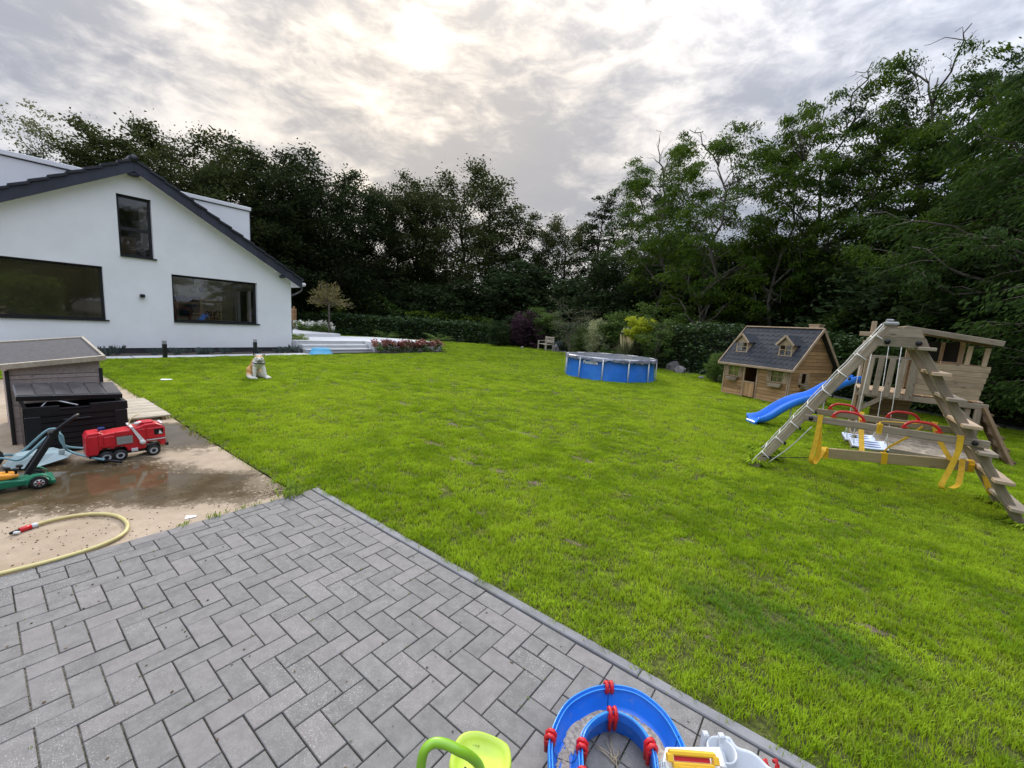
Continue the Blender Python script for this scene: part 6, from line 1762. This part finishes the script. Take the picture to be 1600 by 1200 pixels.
def wheel(R, w, mat_t, mat_h, spokes=0):
    t = MB(); t.lathe([(R*.62, -w*.5), (R*.93, -w*.5), (R, -w*.32), (R, w*.32), (R*.93, w*.5), (R*.62, w*.5), (R*.62, -w*.5)], 24, axis='y')
    for k in range(18):
        a = 2*math.pi*k/18; M = Matrix.Rotation(a, 4, 'Y'); t.box(R*.985, R*1.02, -w*.4, w*.4, -.004, .004, M=M)
    h = MB(); h.lathe([(0, -w*.38), (R*.2, -w*.42), (R*.24, -w*.28), (R*.5, -w*.30), (R*.615, -w*.44), (R*.615, w*.44), (R*.5, w*.3), (R*.24, w*.28), (R*.2, w*.42), (0, w*.38)], 24, axis='y')
    return t, h
def truck():
    # local x = travel direction (towards the camera's right), y = away
    p0 = W(-2.24, -1.19, -.006); e = empty('toy_fire_engine', p0, HRZ-.02, 'red plastic ride-size toy fire engine with a white ladder on its roof', 'toy truck')
    H0 = .075
    def outline(): return [(0, H0+.01), (.0, .27), (.02, .31), (.10, .315), (.13, .29), (.33, .31), (.40, .325), (.44, .345), (.53, .345), (.585, .315), (.60, .22), (.605, .13), (.60, .10), (.56, .10), (.555, .135), (.53, .155), (.47, .155), (.445, .135), (.44, .09), (.30, .085), (.29, .12), (.265, .145), (.21, .145), (.185, .125), (.17, .145), (.115, .145), (.09, .12), (.085, H0+.01)]
    wd = .19
    b = MB(); b.prism(outline(), 0, wd, M=XZ); b.build('body', M_truck_red, e, bevel=.010)
    # relief on both sides and roof
    for y0, y1 in ((-.006, .001), (wd-.001, wd+.006)):
        for q_ in ((.02, .085, .10, .28), (.09, .125, .165, .285), (.13, .205, .16, .262), (.455, .60, .19, .30), (.38, .44, .15, .30), (.21, .35, .255, .30)):
            b = MB(); b.box(q_[0], q_[1], y0, y1, q_[2], q_[3], ch=.003); b.build('side_panel', M_truck_red, e)
        b = MB(); yy = (y0-.002, y0) if y0 < 0 else (y1, y1+.002)
        b.box(.22, .34, yy[0]-.001, yy[1]+.001, .17, .25); b.build('silver_locker', simple('silver_plastic', (.36, .38, .38), .35, .2, 8, .05, metal=.4), e)
        b = MB(); b.box(.51, .585, yy[0]-.001, yy[1]+.001, .225, .285); b.build('side_window', M_black_plastic, e)
        b = MB(); b.prism([(.545, .23), (.58, .23), (.555, .272)], yy[0]-.002, yy[1]+.002, M=XZ); b.build('window_sticker', M_white_plastic, e)
        b = MB(); b.box(.445, .60, yy[0]-.0005, yy[1]+.0005, .172, .182); b.build('stripe', M_grey_plastic, e)
    b = MB(); b.box(.02, .56, .02, wd-.02, .06, .10); b.build('chassis', M_black_plastic, e)
    b = MB(); b.box(.598, .625, .0, wd, .085, .125, ch=.006); b.build('bumper', M_black_plastic, e)
    b = MB(); b.box(.592, .604, .02, wd-.02, .215, .295, ch=.003); b.build('windscreen', M_black_plastic, e)
    b = MB(); b.box(.325, .375, -.004, .02, .075, .11, ch=.004); b.build('fuel_tank', M_grey_plastic, e)
    for x in (.075+.065, .24, .50):
        for y in (.012, wd-.012):
            t, h = wheel(.056, .042, 0, 0); wo = empty('wheel', (x, y, .056)); wo.parent = e
            t.build('tyre', M_black_rubber, wo); h.build('rim', M_grey_plastic, wo)
            hb = MB(); hb.lathe([(0, -.024 if y < .1 else .024), (.018, -.022 if y < .1 else .022)], 12, axis='y'); hb.build('hub', M_black_plastic, wo)
    b = MB(); b.box(.10, .15, .07, .12, .315, .345, ch=.005); b.build('blue_light', simple('blue_lens', (.01, .02, .12), .2, .1, 3, 0), e)
    b = MB(); b.box(.40, .52, .04, .15, .345, .365, ch=.008); b.build('roof_hatch', M_truck_red, e)
    b = MB(); b.box(.57, .592, .03, .16, .325, .34, ch=.004); b.build('light_bar', M_white_plastic, e)
    # ladder arm pivoting across the body
    for y in (-.014, wd+.006):
        b = MB(); b.prism([(.33, .325), (.345, .335), (.435, .175), (.43, .15), (.41, .15), (.40, .165)], y, y+.012, M=XZ); b.build('ladder_arm', M_white_plastic, e)
        c_ = MB(); c_.lathe([(0, -.004), (.024, -.004), (.024, .018), (0, .018)], 16, axis='y', c=(.415, y-.003, .165)); c_.build('pivot', M_white_plastic, e)
    b = MB(); b.box(.325, .35, -.014, wd+.018, .322, .338, ch=.003); b.build('ladder_crossbar', M_white_plastic, e)
    b = MB(); b.tube(smooth_path([(.33, .08, .33), (.34, .09, .38), (.375, .10, .42), (.42, .11, .435)], 5), .006, 6); b.build('hose_end', simple('cream_hose', (.62, .52, .26), .5, .1, 5, .05), e)
    b = MB(); b.tube([(.37, .05, .352), (.42, .06, .356)], .016, 10); b.build('water_cannon', M_white_plastic, e)
truck()
def mower():
    p0 = W(-1.80, -1.74, -.006); e = empty('toy_mower', p0, HRZ-.0, 'green and orange toy lawnmower with a black handle at the left edge', 'toy mower')
    b = MB(); b.prism([(-.12, .035), (.26, .035), (.29, .05), (.25, .075), (.12, .085), (.04, .10), (-.12, .095)], .035, .20, M=XZ); b.build('deck', M_green_plastic, e, bevel=.01)
    b = MB(); b.prism([(-.12, .10), (.06, .10), (.12, .11), (.10, .135), (.02, .15), (-.12, .16)], .06, .18, M=XZ); b.build('engine_cover', M_orange, e, bevel=.014)
    b = MB(); b.box(-.10, .0, .08, .16, .157, .168, ch=.004); b.build('white_cap', M_white_plastic, e)
    for x, y in ((.055, .13), (.125, .15), (.10, .06)):
        b = MB(); b.tube([(x, y, .14), (x, y, .175)], .008, 8); b.lathe([(0, .19), (.02, .188), (.022, .175), (.012, .165)], 12, c=(x, y, .0)); b.build('knob', M_black_plastic, e)
    for x, y, R in ((.215, .0, .052), (.215, .24, .052), (-.065, .0, .05), (-.065, .24, .05)):
        t, h = wheel(R, .035, 0, 0); wo = empty('wheel', (x, y, R)); wo.parent = e; t.build('tyre', M_black_rubber, wo)
        d_ = -.5 if y < .1 else .5
        hh = MB(); hh.lathe([(0, d_*.036), (R*.62, d_*.034), (R*.62, 0), (0, 0)], 20, axis='y'); hh.build('rim', simple('rim_pink', (.58, .56, .54), .4, .1, 5, .05), wo)
        for k in range(6):
            s = MB(); a = 2*math.pi*k/6; M = Matrix.Rotation(a, 4, 'Y'); s.box(R*.22, R*.56, d_*.037-.001, d_*.037+.001, -R*.09, R*.09, M=M); s.build('rim_slot', M_black_plastic, wo)
        c_ = MB(); c_.lathe([(0, d_*.042), (R*.16, d_*.040), (R*.17, 0)], 12, axis='y'); c_.build('hub', M_red_plastic, wo)
    b = MB()
    for y in (-.02, .24): b.lathe([(.064, -.012), (.072, -.012), (.072, .012), (.064, .012)], 20, axis='y', c=(.215, y+.01, .05))
    # fenders: keep upper halves only
    keep = MB(); 
    for f_ in b.f:
        zs = [b.v[i][2] for i in f_]
        if min(zs) > .045: keep.add([b.v[i] for i in f_], [tuple(range(len(f_)))])
    keep.build('fender', M_green_plastic, e)
    b = MB(); b.box(.245, .31, .0, .24, .02, .06, ch=.008); b.build('rear_skirt', M_green_plastic, e)
    # handle: two broad arms joined to a looped grip
    A, B = Vector((.16, .12, .12)), Vector((.33, .12, .43))
    for y in (-.055, .055):
        b = MB(); b.bar(A+Vector((0, y, 0)), B+Vector((0, y*.55, 0)), .03, .042, ch=.006); b.build('handle_arm', M_black_plastic, e)
    b = MB(); b.box(.30, .36, .07, .17, .42, .46, ch=.01); b.build('handle_joint', M_black_plastic, e)
    b = MB(); b.bar(A.lerp(B, .55), A.lerp(B, .95), .06, .016, ch=.004); b.build('console', simple('console_pink', (.14, .05, .06), .4, .2, 12, .05), e)
    b = MB(); b.tube(smooth_path([(.335, .07, .455), (.39, .065, .51), (.455, .07, .565), (.485, .12, .575), (.475, .17, .55), (.41, .175, .49), (.35, .17, .43)], 4), .0135, 8); b.build('grip', M_black_plastic, e)
mower()
def barrow():
    p0 = W(-2.50, -1.72, -.006); e = empty('toy_wheelbarrow', p0, HRZ, 'pale blue toy wheelbarrow tipped upside down between the mower and the fire engine', 'wheelbarrow')
    # tray: upturned, a shallow truncated pyramid with a rounded front edge
    b = MB(); lo = [(.05, .0), (.20, -.11), (.42, -.10), (.47, .05), (.42, .22), (.20, .25), (.03, .15)]; hi = [(.12, .03), (.22, -.05), (.36, -.04), (.38, .06), (.35, .16), (.22, .18), (.11, .13)]
    vs = [Vector((x, y, .02+.05*(x > .4))) for x, y in lo]+[Vector((x, y, .125)) for x, y in hi]; n = len(lo)
    b.add(vs, [(i, (i+1) % n, n+(i+1) % n, n+i) for i in range(n)]+[tuple(range(n, 2*n))]); b.build('tray', M_teal_pale, e, bevel=.006)
    b = MB(); b.tube([Vector((x, y, .02+.05*(x > .4))) for x, y in lo+[lo[0]]], .007, 6); b.build('tray_rim', M_teal_pale, e)
    for y in (-.06, .17):
        b = MB(); b.tube(smooth_path([(-.05, .06, .13), (.05, y*.6+.03, .12), (.14, y, .11), (.30, y, .28), (.36, y, .31), (.40, y, .28), (.41, y, .17), (.45, y, .11), (.56, y-(.16 if y < 0 else 0), .07), (.66, y-(.27 if y < 0 else 0), .045)], 5), .011, 8); b.build('frame_tube', M_teal, e)
        b = MB(); b.tube([(.65, y-(.26 if y < 0 else 0), .046), (.75, y-(.36 if y < 0 else 0), .03)], .014, 8); b.build('grip', M_black_plastic, e)
    b = MB(); b.tube([(.36, -.06, .31), (.36, .17, .31)], .010, 8); b.build('leg_crossbar', M_teal, e)
    b = MB(); b.box(.37, .41, -.072, -.05, .10, .15, ch=.006); b.build('bracket', M_teal_pale, e)
    t, h = wheel(.10, .045, 0, 0); wo = empty('wheel', (-.06, .06, .125)); wo.parent = e; t.build('tyre', M_black_rubber, wo); h.build('rim', simple('olive_rim', (.14, .12, .04), .5, .2, 5, .1), wo)
barrow()
def hose():
    p = [(40, 825), (75, 814), (120, 805), (160, 802.5), (186, 807), (199, 819), (192, 834), (160, 850.5), (110, 867), (60, 881), (0, 896), (-90, 921), (-220, 960)]
    P = []
    for x, y in p:
        d = ray(x, y); t = -(CAMH-.013)/d.z; P.append(Vector((d.x*t, d.y*t, .011)))
    e = empty('garden_hose', P[0], 0, 'yellow garden hose with a red connector curling over slab and pavers', 'hose')
    pts = [q-P[0] for q in smooth_path(P, 6)]
    b = MB(); b.tube(pts[2:], .0125, 10); b.build('tube', simple('yellow_hose', (.56, .48, .20), .45, .12, 8, .08, dirt=(.42, .36, .17)), e)
    d = (pts[3]-pts[0]).normalized(); q = pts[2]
    b = MB(); b.tube([q-d*.07, q-d*.012], [.017, .019], 12); b.build('connector', M_red_plastic, e)
    b = MB(); b.tube([q-d*.013, q+d*.02], .0175, 12); b.build('collar', M_grey_plastic, e)
    b = MB(); b.tube([q-d*.115, q-d*.07], [.009, .014], 10); b.build('nozzle', M_black_plastic, e)
    b = MB(); s = Vector((-d.y, d.x, 0)); b.tube([q-d*.10-s*.012+Vector((0, 0, .0)), q-d*.085-s*.035], .010, 8); b.build('valve', M_white_plastic, e)
hose()
def paper(px, py, s, lab, z=.002, col=None):
    d = ray(px, py); t = -(CAMH-z)/d.z; b = MB()
    b.add([(-s, -s*.6, .001), (s*.9, -s*.5, .004), (s, s*.55, .002), (-s*.8, s*.6, .010), (0, 0, .008)], [(0, 1, 4), (1, 2, 4), (2, 3, 4), (3, 0, 4)])
    o = b.build('scrap_of_paper', M_white, loc=(d.x*t, d.y*t, z), rot=(0, 0, .6)); md = o.modifiers.new('s', 'SOLIDIFY'); md.thickness = .001
    props(o, lab, 'litter')
paper(298, 808, .035, 'thin white scrap lying on the concrete near the edge of the pavers', z=-.004)
paper(260, 593, .10, 'small pale scrap lying on the lawn between shed and dog', z=.03)

# ================================================================ WATER TRACK AND RIDE-ON IN THE FOREGROUND
def PX(x, y, z):
    d = ray(x, y); t = -(CAMH-z)/d.z; return Vector((d.x*t, d.y*t, z))
M_blue_rim_lit = simple('blue_rim_lit', (.03, .26, .72), .25, .05, 4, .02)  # moulded lip, its lighter blue paints an edge highlight on the channel
def water_track():
    # centre line from the photograph's rim points, rim height .11
    H = .105
    cL = [PX(862, 1420, H), PX(860, 1240, H), PX(859, 1200, H), PX(860, 1150, H), PX(882, 1102, H), PX(915, 1079, H), PX(951, 1071, H), PX(995, 1079, H), PX(1035, 1109, H), PX(1062, 1150, H), PX(1075, 1190, H), PX(1084, 1280, H), PX(1088, 1420, H)]
    iL = [PX(914, 1420, H), PX(912, 1240, H), PX(911, 1200, H), PX(910, 1165, H), PX(916, 1141, H), PX(933, 1122, H), PX(957, 1113, H), PX(982, 1121, H), PX(1002, 1139, H), PX(1017, 1165, H), PX(1024, 1195, H), PX(1030, 1280, H), PX(1032, 1420, H)]
    o = (cL[6]+iL[6])*.5; o.z = 0
    e = empty('water_track', o, 0, 'blue plastic toy canal with red clips, wet sand inside, lying on the pavers', 'toy water track')
    O_ = smooth_path(cL, 5); I_ = smooth_path(iL, 5); n = len(O_); b = MB(); vs = []
    sec = [(-.035, H-.03), (-.03, H), (.0, H+.003), (.05, H-.004), (.16, .035), (.27, .018), (.73, .018), (.84, .035), (.95, H-.004), (1.0, H+.003), (1.03, H), (1.035, H-.03), (1.0, H-.03), (.88, .0), (.12, .0), (.0, H-.03)]
    for a, c in zip(O_, I_):
        for t, z in sec: q = a.lerp(c, t)-o; vs.append((q.x, q.y, z))
    m_ = len(sec); fs = [(i*m_+j, i*m_+(j+1) % m_, (i+1)*m_+(j+1) % m_, (i+1)*m_+j) for i in range(n-1) for j in range(m_)]+[tuple(range(m_)), tuple(range((n-1)*m_, n*m_))]
    b.add(vs, fs, smooth=True); 
    t = NT('canal_blue'); co = t.coord('Object'); nz = t.noise(co, 22, 6, .7); n2 = t.noise(co, 5, 4, .6)
    c = t.mix(t.ramp(n2, .3, .7), (.010, .135, .60), (.014, .17, .68)); c = t.mix(t.ramp(nz, .56, .68, 0, .35), c, (.16, .22, .38))
    t.L.new(c, t.b.inputs['Base Color']); t.b.inputs['Roughness'].default_value = .3; t.bump(nz, .15, .002)
    ob = b.build('channel', t.m, e, fix=True); ob.data.polygons.foreach_set('use_smooth', [True]*len(ob.data.polygons))
    ed = ob.modifiers.new('edges', 'EDGE_SPLIT'); ed.split_angle = R_(50)
    for P_, s_ in ((O_, -1), (I_, 1)):
        for off_, zz_ in ((0.0, H+.002), (.011, H-.006)):
            b = MB(); cc = []
            for a, c in zip(O_, I_):
                w_ = (c-a).normalized(); q = (a if s_ < 0 else c)+w_*(-s_*off_)-o; cc.append((q.x, q.y, zz_))
            b.tube(cc, .0032, 6); b.build('rim', M_blue_rim_lit, e)
    # sand film on the floor, ragged
    rg = np.random.default_rng(9); b = MB()
    O_full, I_full = O_, I_; O_, I_ = smooth_path(cL, 16), smooth_path(iL, 16); n = len(O_)
    kk = 26; vs = []; ok = {}
    for i, (a, c) in enumerate(zip(O_, I_)):
        for j in range(kk+1):
            t_ = .24+.54*j/kk; q = a.lerp(c, t_)-o; vs.append((q.x, q.y, .0205+.0012*math.sin(i*.3+j*.5)))
    fs = []
    for i in range(n-1):
        for j in range(kk):
            nv = vnoise(np.array([i*.12]), np.array([j*.26]), 3)[0]*.5+vnoise(np.array([i*.5]), np.array([j*.8]), 5)[0]*.4+(.26 if 56 < i < 148 else -.04)-(abs(j-kk*.5)/kk)*.62
            if nv > .22: a = i*(kk+1)+j; fs.append((a, a+1, a+kk+2, a+kk+1))
    b.add(vs, fs, smooth=True); props(b.build('sand', simple('wet_sand', (.42, .35, .26), .9, .4, 60, .6, .004, fine=(240, (.10, .07, .05), .6)), e), kind='stuff')
    O_, I_ = O_full, I_full; n = len(O_)
    # red double clips at the joints
    def clip(p, ang, s=1.0):
        q = p-o; k = MB(); 
        for dx in (-.011, .011):
            k.tube([(dx*.95, -.010, -.055*s), (dx*.95, -.014, .002), (dx*.95, -.004, .012), (dx*.95, .008, .012), (dx*.95, .015, .002), (dx*.95, .014, -.022)], .0085, 8)
        k.box(-.020, .020, -.017, .016, -.024, -.004, ch=.003); ob = k.build('clip', M_red_plastic, e); ob.location = (q.x, q.y, H); ob.rotation_euler = (0, 0, ang)
    def tang(P, i): d = P[min(i+1, len(P)-1)]-P[max(i-1, 0)]; return math.atan2(d.y, d.x)
    clip(O_[30], tang(O_, 30)+math.pi, .5); clip(I_[30], tang(I_, 30), 1.2)
    clip(O_[15], tang(O_, 15)+math.pi); clip(I_[15], tang(I_, 15), 1.0); clip(I_[45], tang(I_, 45), 1.2); clip(I_[8], tang(I_, 8), 1)
    # seam lines
    for i in (30, 15, 45):
        b = MB(); q = [O_[i].lerp(I_[i], t_)-o for t_ in (-.03, .05, .16, .27, .73, .84, .95, 1.03)]; zz = [H+.005, H-.002, .038, .021, .021, .038, H-.002, H+.005]
        b.tube([(a.x, a.y, z) for a, z in zip(q, zz)], .0012, 4); b.build('seam', M_black_plastic, e)
    # twigs lying in the loop
    return o
water_track()
def twigs():
    b = MB(); rg = random.Random(2); c = PX(965, 1192, .004)
    for k in range(9):
        a = rg.uniform(.6, 2.6); l = rg.uniform(.05, .11); p = c+Vector((rg.gauss(0, .02), rg.gauss(0, .015), .003)); b.tube([p, p+Vector((math.cos(a)*l*.5, math.sin(a)*l*.5, .006)), p+Vector((math.cos(a)*l, math.sin(a)*l, .003))], .0015, 4)
    props(b.build('dry_twigs', simple('straw', (.42, .34, .22), .8, .3, 5, .1)), 'small heap of dry grass stalks on the pavers inside the canal loop', 'twigs')
twigs()
def lock_tower():
    z = .19; o = PX(1098, 1182, 0); e = empty('canal_lock', PX(1110, 1196, .10)-Vector((0, 0, .10)), 0, 'grey plastic lock house of the toy canal with a yellow handle', 'toy lock')
    o = e.location.copy()
    def L(x, y, zz): return PX(x, y, zz)-o
    # body: grey block with sloping shoulder
    b = MB(); top = [L(1040, 1166, .17), L(1125, 1166, .17), L(1140, 1215, .17), L(1030, 1215, .17)]; bot = [Vector((v.x, v.y, 0)) for v in (L(1028, 1190, .06), L(1150, 1172, .06), L(1160, 1240, .06), L(1010, 1240, .06))]
    b.add(top+bot, [(0, 1, 2, 3), (7, 6, 5, 4), (0, 4, 5, 1), (1, 5, 6, 2), (2, 6, 7, 3), (3, 7, 4, 0)]); b.build('lock_body', M_grey_plastic, e, bevel=.006)
    # round basin at the back and curved shell wall
    c = L(1128, 1172, .15); b = MB(); b.lathe([(.046, 0), (.050, .15), (.047, .156), (.043, .15), (.036, .05), (0, .045)], 28, c=(c.x, c.y, 0)); b.build('basin', M_grey_plastic, e)
    for px_, py_ in ((1103, 1147), (1128, 1150)):
        q = L(px_, py_, .16); b = MB(); b.box(-.010, .010, -.008, .012, -.07, .006, M=Matrix.Translation(q), ch=.004); b.build('lug', M_grey_plastic, e)
    sh = [L(1120, 1149, .15), L(1140, 1151, .15), L(1152, 1166, .14), L(1170, 1172, .13), L(1186, 1182, .12), L(1200, 1196, .11), L(1216, 1206, .11), L(1240, 1222, .10)]
    P = smooth_path(sh, 4); b = MB(); vs = []; n = len(P)
    for i, p in enumerate(P):
        t = (P[min(i+1, n-1)]-P[max(i-1, 0)]); s = Vector((t.y, -t.x, 0)).normalized()
        for d_, zz in ((0, 0), (0, p.z), (.008, p.z+.003), (.016, p.z), (.03, p.z*.5), (.06, .04), (.12, .02)): vs.append((p.x+s.x*d_, p.y+s.y*d_, zz))
    m_ = 7; fs = [(i*m_+j, i*m_+j+1, (i+1)*m_+j+1, (i+1)*m_+j) for i in range(n-1) for j in range(m_-1)]
    b.add(vs, fs, smooth=True); ob = b.build('shell', M_grey_plastic, e); md = ob.modifiers.new('s', 'SOLIDIFY'); md.thickness = .003
    # yellow lock gate with grip slot
    zt = .205; a = L(1043, 1172, zt); c = L(1118, 1178, zt); dd = (c-a); ang = math.atan2(dd.y, dd.x); M = Matrix.Translation(a.lerp(c, .5)) @ Matrix.Rotation(ang, 4, 'Z') @ Matrix.Rotation(R_(-42), 4, 'X'); l = dd.length/2*1.06
    b = MB(); b.box(-l*.9, l*.9, -.010, .010, -.012, .004, M=M, ch=.004); b.box(-l, -l*.78, -.011, .011, -.030, -.006, M=M, ch=.003); b.box(l*.78, l, -.011, .011, -.030, -.006, M=M, ch=.003); b.box(-l*.8, l*.8, -.011, .011, -.10, -.027, M=M, ch=.003)
    b.build('gate_handle', M_yellow_plastic, e)
    for x0, x1 in ((-l*.62, -.004), (.004, l*.62)):
        b = MB(); b.box(x0, x1, -.0145, -.0112, -.075, -.036, M=M, ch=.001); b.build('gate_panel', M_yellow_plastic, e)
    b = MB(); b.box(-l*.7, l*.7, .004, .008, -.026, -.013, M=M); b.build('red_flap', M_red_plastic, e)
    for sg in (-1, 1):
        for k in range(3):
            b = MB(); b.box(sg*l*1.0-.002+sg*(.008+k*.007), sg*l*1.0+.002+sg*(.008+k*.007), -.006, .006, -.07, -.03, M=M); b.build('grille_rib', M_grey_plastic, e)
    # red clips at the right end and a corner of the next blue channel
    for px_ in (1199, 1215):
        q = L(px_, 1195, .10); b = MB(); b.tube([q+Vector((0, 0, -.04)), q, q+Vector((0, .010, .006)), q+Vector((0, .02, -.01))], .007, 6); b.build('clip', M_red_plastic, e)
lock_tower()
def ride_on():
    o = PX(752, 1190, .28); o.z = 0; e = empty('ride_on_toy', o, 0, 'lime green plastic seat with a curved green tube handle at the bottom edge', 'ride-on toy')
    Z = .28
    def L(x, y, z): return PX(x, y, z)-o
    rim = [L(726, 1146, Z+.02), L(748, 1144, Z+.02), L(772, 1152, Z+.015), L(792, 1164, Z+.01), L(798, 1180, Z+.005), L(797, 1200, Z), L(790, 1222, Z), L(765, 1236, Z), L(732, 1232, Z), L(708, 1215, Z), L(703, 1195, Z+.01), L(706, 1176, Z+.015), L(713, 1158, Z+.02)]
    R = smooth_path(rim, 3, closed=True); n = len(R); c = sum(R, Vector())/n; b = MB(); vs = []
    for k, dz in ((1.0, -.035), (1.03, -.012), (1.0, .004), (.92, .006), (.8, -.006), (.55, -.014), (.25, -.012)):
        for p in R: q = c+(p-c)*k; vs.append((q.x, q.y, p.z*1.0+dz if k > .7 else c.z*(1)+dz))
    m_ = 7; fs = [(i*n+j, i*n+(j+1) % n, (i+1)*n+(j+1) % n, (i+1)*n+j) for i in range(m_-1) for j in range(n)]+[tuple((m_-1)*n+j for j in range(n)), tuple(reversed(range(n)))]
    b.add(vs, fs, smooth=True); b.build('seat', M_lime, e)
    for x, y in ((764, 1187), (727, 1198)):
        q = L(x, y, Z); b = MB(); b.lathe([(0, -.0005), (.0042, -.0005), (.0042, -.006), (0, -.006)], 12, c=(q.x, q.y, Z-.004)); b.build('screw_hole', M_black_plastic, e)
    q = L(742, 1164, Z+.002); b = MB()
    for k in range(4): b.box(-.014+k*.008, -.010+k*.008, -.002, .002, 0, .0008, M=Matrix.Translation(q) @ Matrix.Rotation(-.15, 4, 'Z'))
    b.build('moulded_mark', simple('worn_mark', (.25, .32, .04), .6, .2, 5, 0), e)
    tb = [L(656, 1235, .30), L(658, 1195, .37), L(664, 1172, .41), L(678, 1161, .42), L(697, 1163, .42), L(716, 1172, .41), L(735, 1182, .38), L(750, 1200, .33), L(758, 1240, .26)]
    b = MB(); b.tube(smooth_path(tb, 5), .0135, 12); b.build('handle', M_lime2, e)
    for x, y in ((-.06, -.05), (.06, -.05), (-.05, .05), (.06, .05)):
        b = MB(); b.tube([(x*.6, y*.6-.02, Z-.02), (x, y-.03, 0)], [.02, .013], 8); b.build('leg', M_lime2, e)
ride_on()

# ================================================================ DOG
def dog():
    p = PX(404, 592.5, 0); f = math.atan2(-p.y, -p.x); e = empty('dog', p, f+math.pi/2, 'fawn and white spitz-type dog sitting on the lawn facing the camera', 'dog')
    # local: -y towards the camera, x to the picture's right
    V_ = [((-.10, .20, .14), .135), ((-.075, .13, .25), .135), ((-.03, .06, .34), .125), ((.005, .0, .40), .11), ((.02, -.03, .45), .10),
          ((.022, -.06, .485), .108), ((.024, -.125, .462), .070), ((.025, -.185, .448), .036),
          ((-.06, -.03, .31), .06), ((-.075, -.06, .17), .040), ((-.078, -.07, .05), .033), ((-.078, -.115, .025), .034),
          ((.085, -.02, .31), .06), ((.115, -.06, .18), .041), ((.155, -.09, .05), .032), ((.185, -.135, .025), .034),
          ((-.18, .12, .12), .09), ((-.18, .0, .06), .055), ((-.12, -.07, .03), .035), ((-.01, -.10, .028), .033),
          ((.03, .14, .10), .085), ((.13, .04, .06), .055), ((.21, -.02, .035), .034), ((.245, -.06, .028), .030),
          ((-.13, .30, .06), .05), ((-.2, .34, .05), .035)]
    E = [(0, 1), (1, 2), (2, 3), (3, 4), (4, 5), (5, 6), (6, 7), (3, 8), (8, 9), (9, 10), (10, 11), (3, 12), (12, 13), (13, 14), (14, 15), (0, 16), (16, 17), (17, 18), (18, 19), (0, 20), (20, 21), (21, 22), (22, 23), (0, 24), (24, 25)]
    me = bpy.data.meshes.new('dog_body'); me.from_pydata([v for v, r in V_], E, [])
    o = bpy.data.objects.new('body', me); COL.objects.link(o); o.parent = e
    sk = o.modifiers.new('skin', 'SKIN'); sk.use_smooth_shade = True
    for i, (v, r) in enumerate(V_): me.skin_vertices[0].data[i].radius = (r, r); me.skin_vertices[0].data[i].use_root = (i == 0)
    sb = o.modifiers.new('sub', 'SUBSURF'); sb.levels = 2; sb.render_levels = 2
    t = NT('dog_fur'); tc = t.n('ShaderNodeTexCoord'); sx = t.n('ShaderNodeSeparateXYZ'); t.L.new(tc.outputs['Object'], sx.inputs[0])
    nz = t.noise(tc.outputs['Object'], 9, 4, .6); fz = t.noise(tc.outputs['Object'], 60, 3, .7)
    # fawn on the back (away from the chest), on the skull and ears; white on chest, muzzle and legs
    back = t.ramp(t.math('ADD', t.math('SUBTRACT', sx.outputs[1], t.math('MULTIPLY', sx.outputs[0], .9)), t.math('MULTIPLY', nz, .06)), .07, .13)
    low = t.ramp(sx.outputs[2], .07, .14); bk = t.math('MULTIPLY', back, low)
    hd = t.math('MULTIPLY', t.ramp(sx.outputs[2], .505, .53), t.ramp(t.math('ABSOLUTE', t.math('SUBTRACT', sx.outputs[0], .023)), .0, .02, .55, 1.0))
    fw = t.math('MAXIMUM', bk, hd); c = t.mix(fw, (.86, .82, .74), (.66, .36, .13)); c = t.scale(c, t.ramp(fz, .3, .7, .8, 1.05))
    t.L.new(c, t.b.inputs['Base Color']); t.b.inputs['Roughness'].default_value = .9; t.bump(fz, .8, .012)
    o.data.materials.append(t.m)
    fawn = simple('fawn_ear', (.34, .17, .07), .9, .2, 20, .3)
    for sx_ in (-1, 1):
        b = MB(); c_ = Vector((.022+sx_*.078, -.075, .575)); tip = c_+Vector((sx_*.045, -.04, .020))
        b.add([c_+Vector((-sx_*.030, .0, -.004)), c_+Vector((sx_*.030, .0, -.024)), c_+Vector((0, .02, -.02)), tip, c_+Vector((0, -.018, -.012))], [(0, 4, 3), (4, 1, 3), (1, 2, 3), (2, 0, 3), (0, 2, 1, 4)]); b.build('ear', fawn, e)
        b = MB(); b.lathe([(.013*math.sin(a), -.009*math.cos(a)) for a in [i*math.pi/6 for i in range(7)]], 8, c=(.023+sx_*.042, -.158, .497)); b.build('eye', M_black_rubber, e)
    b = MB(); b.lathe([(.020*math.sin(a), -.015*math.cos(a)) for a in [i*math.pi/6 for i in range(7)]], 10, c=(.025, -.222, .462)); b.build('nose', M_black_rubber, e)
    b = MB(); b.tube([(-.025, -.178, .430), (.025, -.213, .424), (.075, -.176, .432)], .006, 5); b.build('mouth', M_black_rubber, e)
    b = MB(); b.tube([(.018+.118*math.cos(a), -.03+.115*math.sin(a), .395+.022*math.sin(a)) for a in [i*2*math.pi/18 for i in range(19)]], .011, 6); b.build('collar', M_black_rubber, e)
    return e
dog()
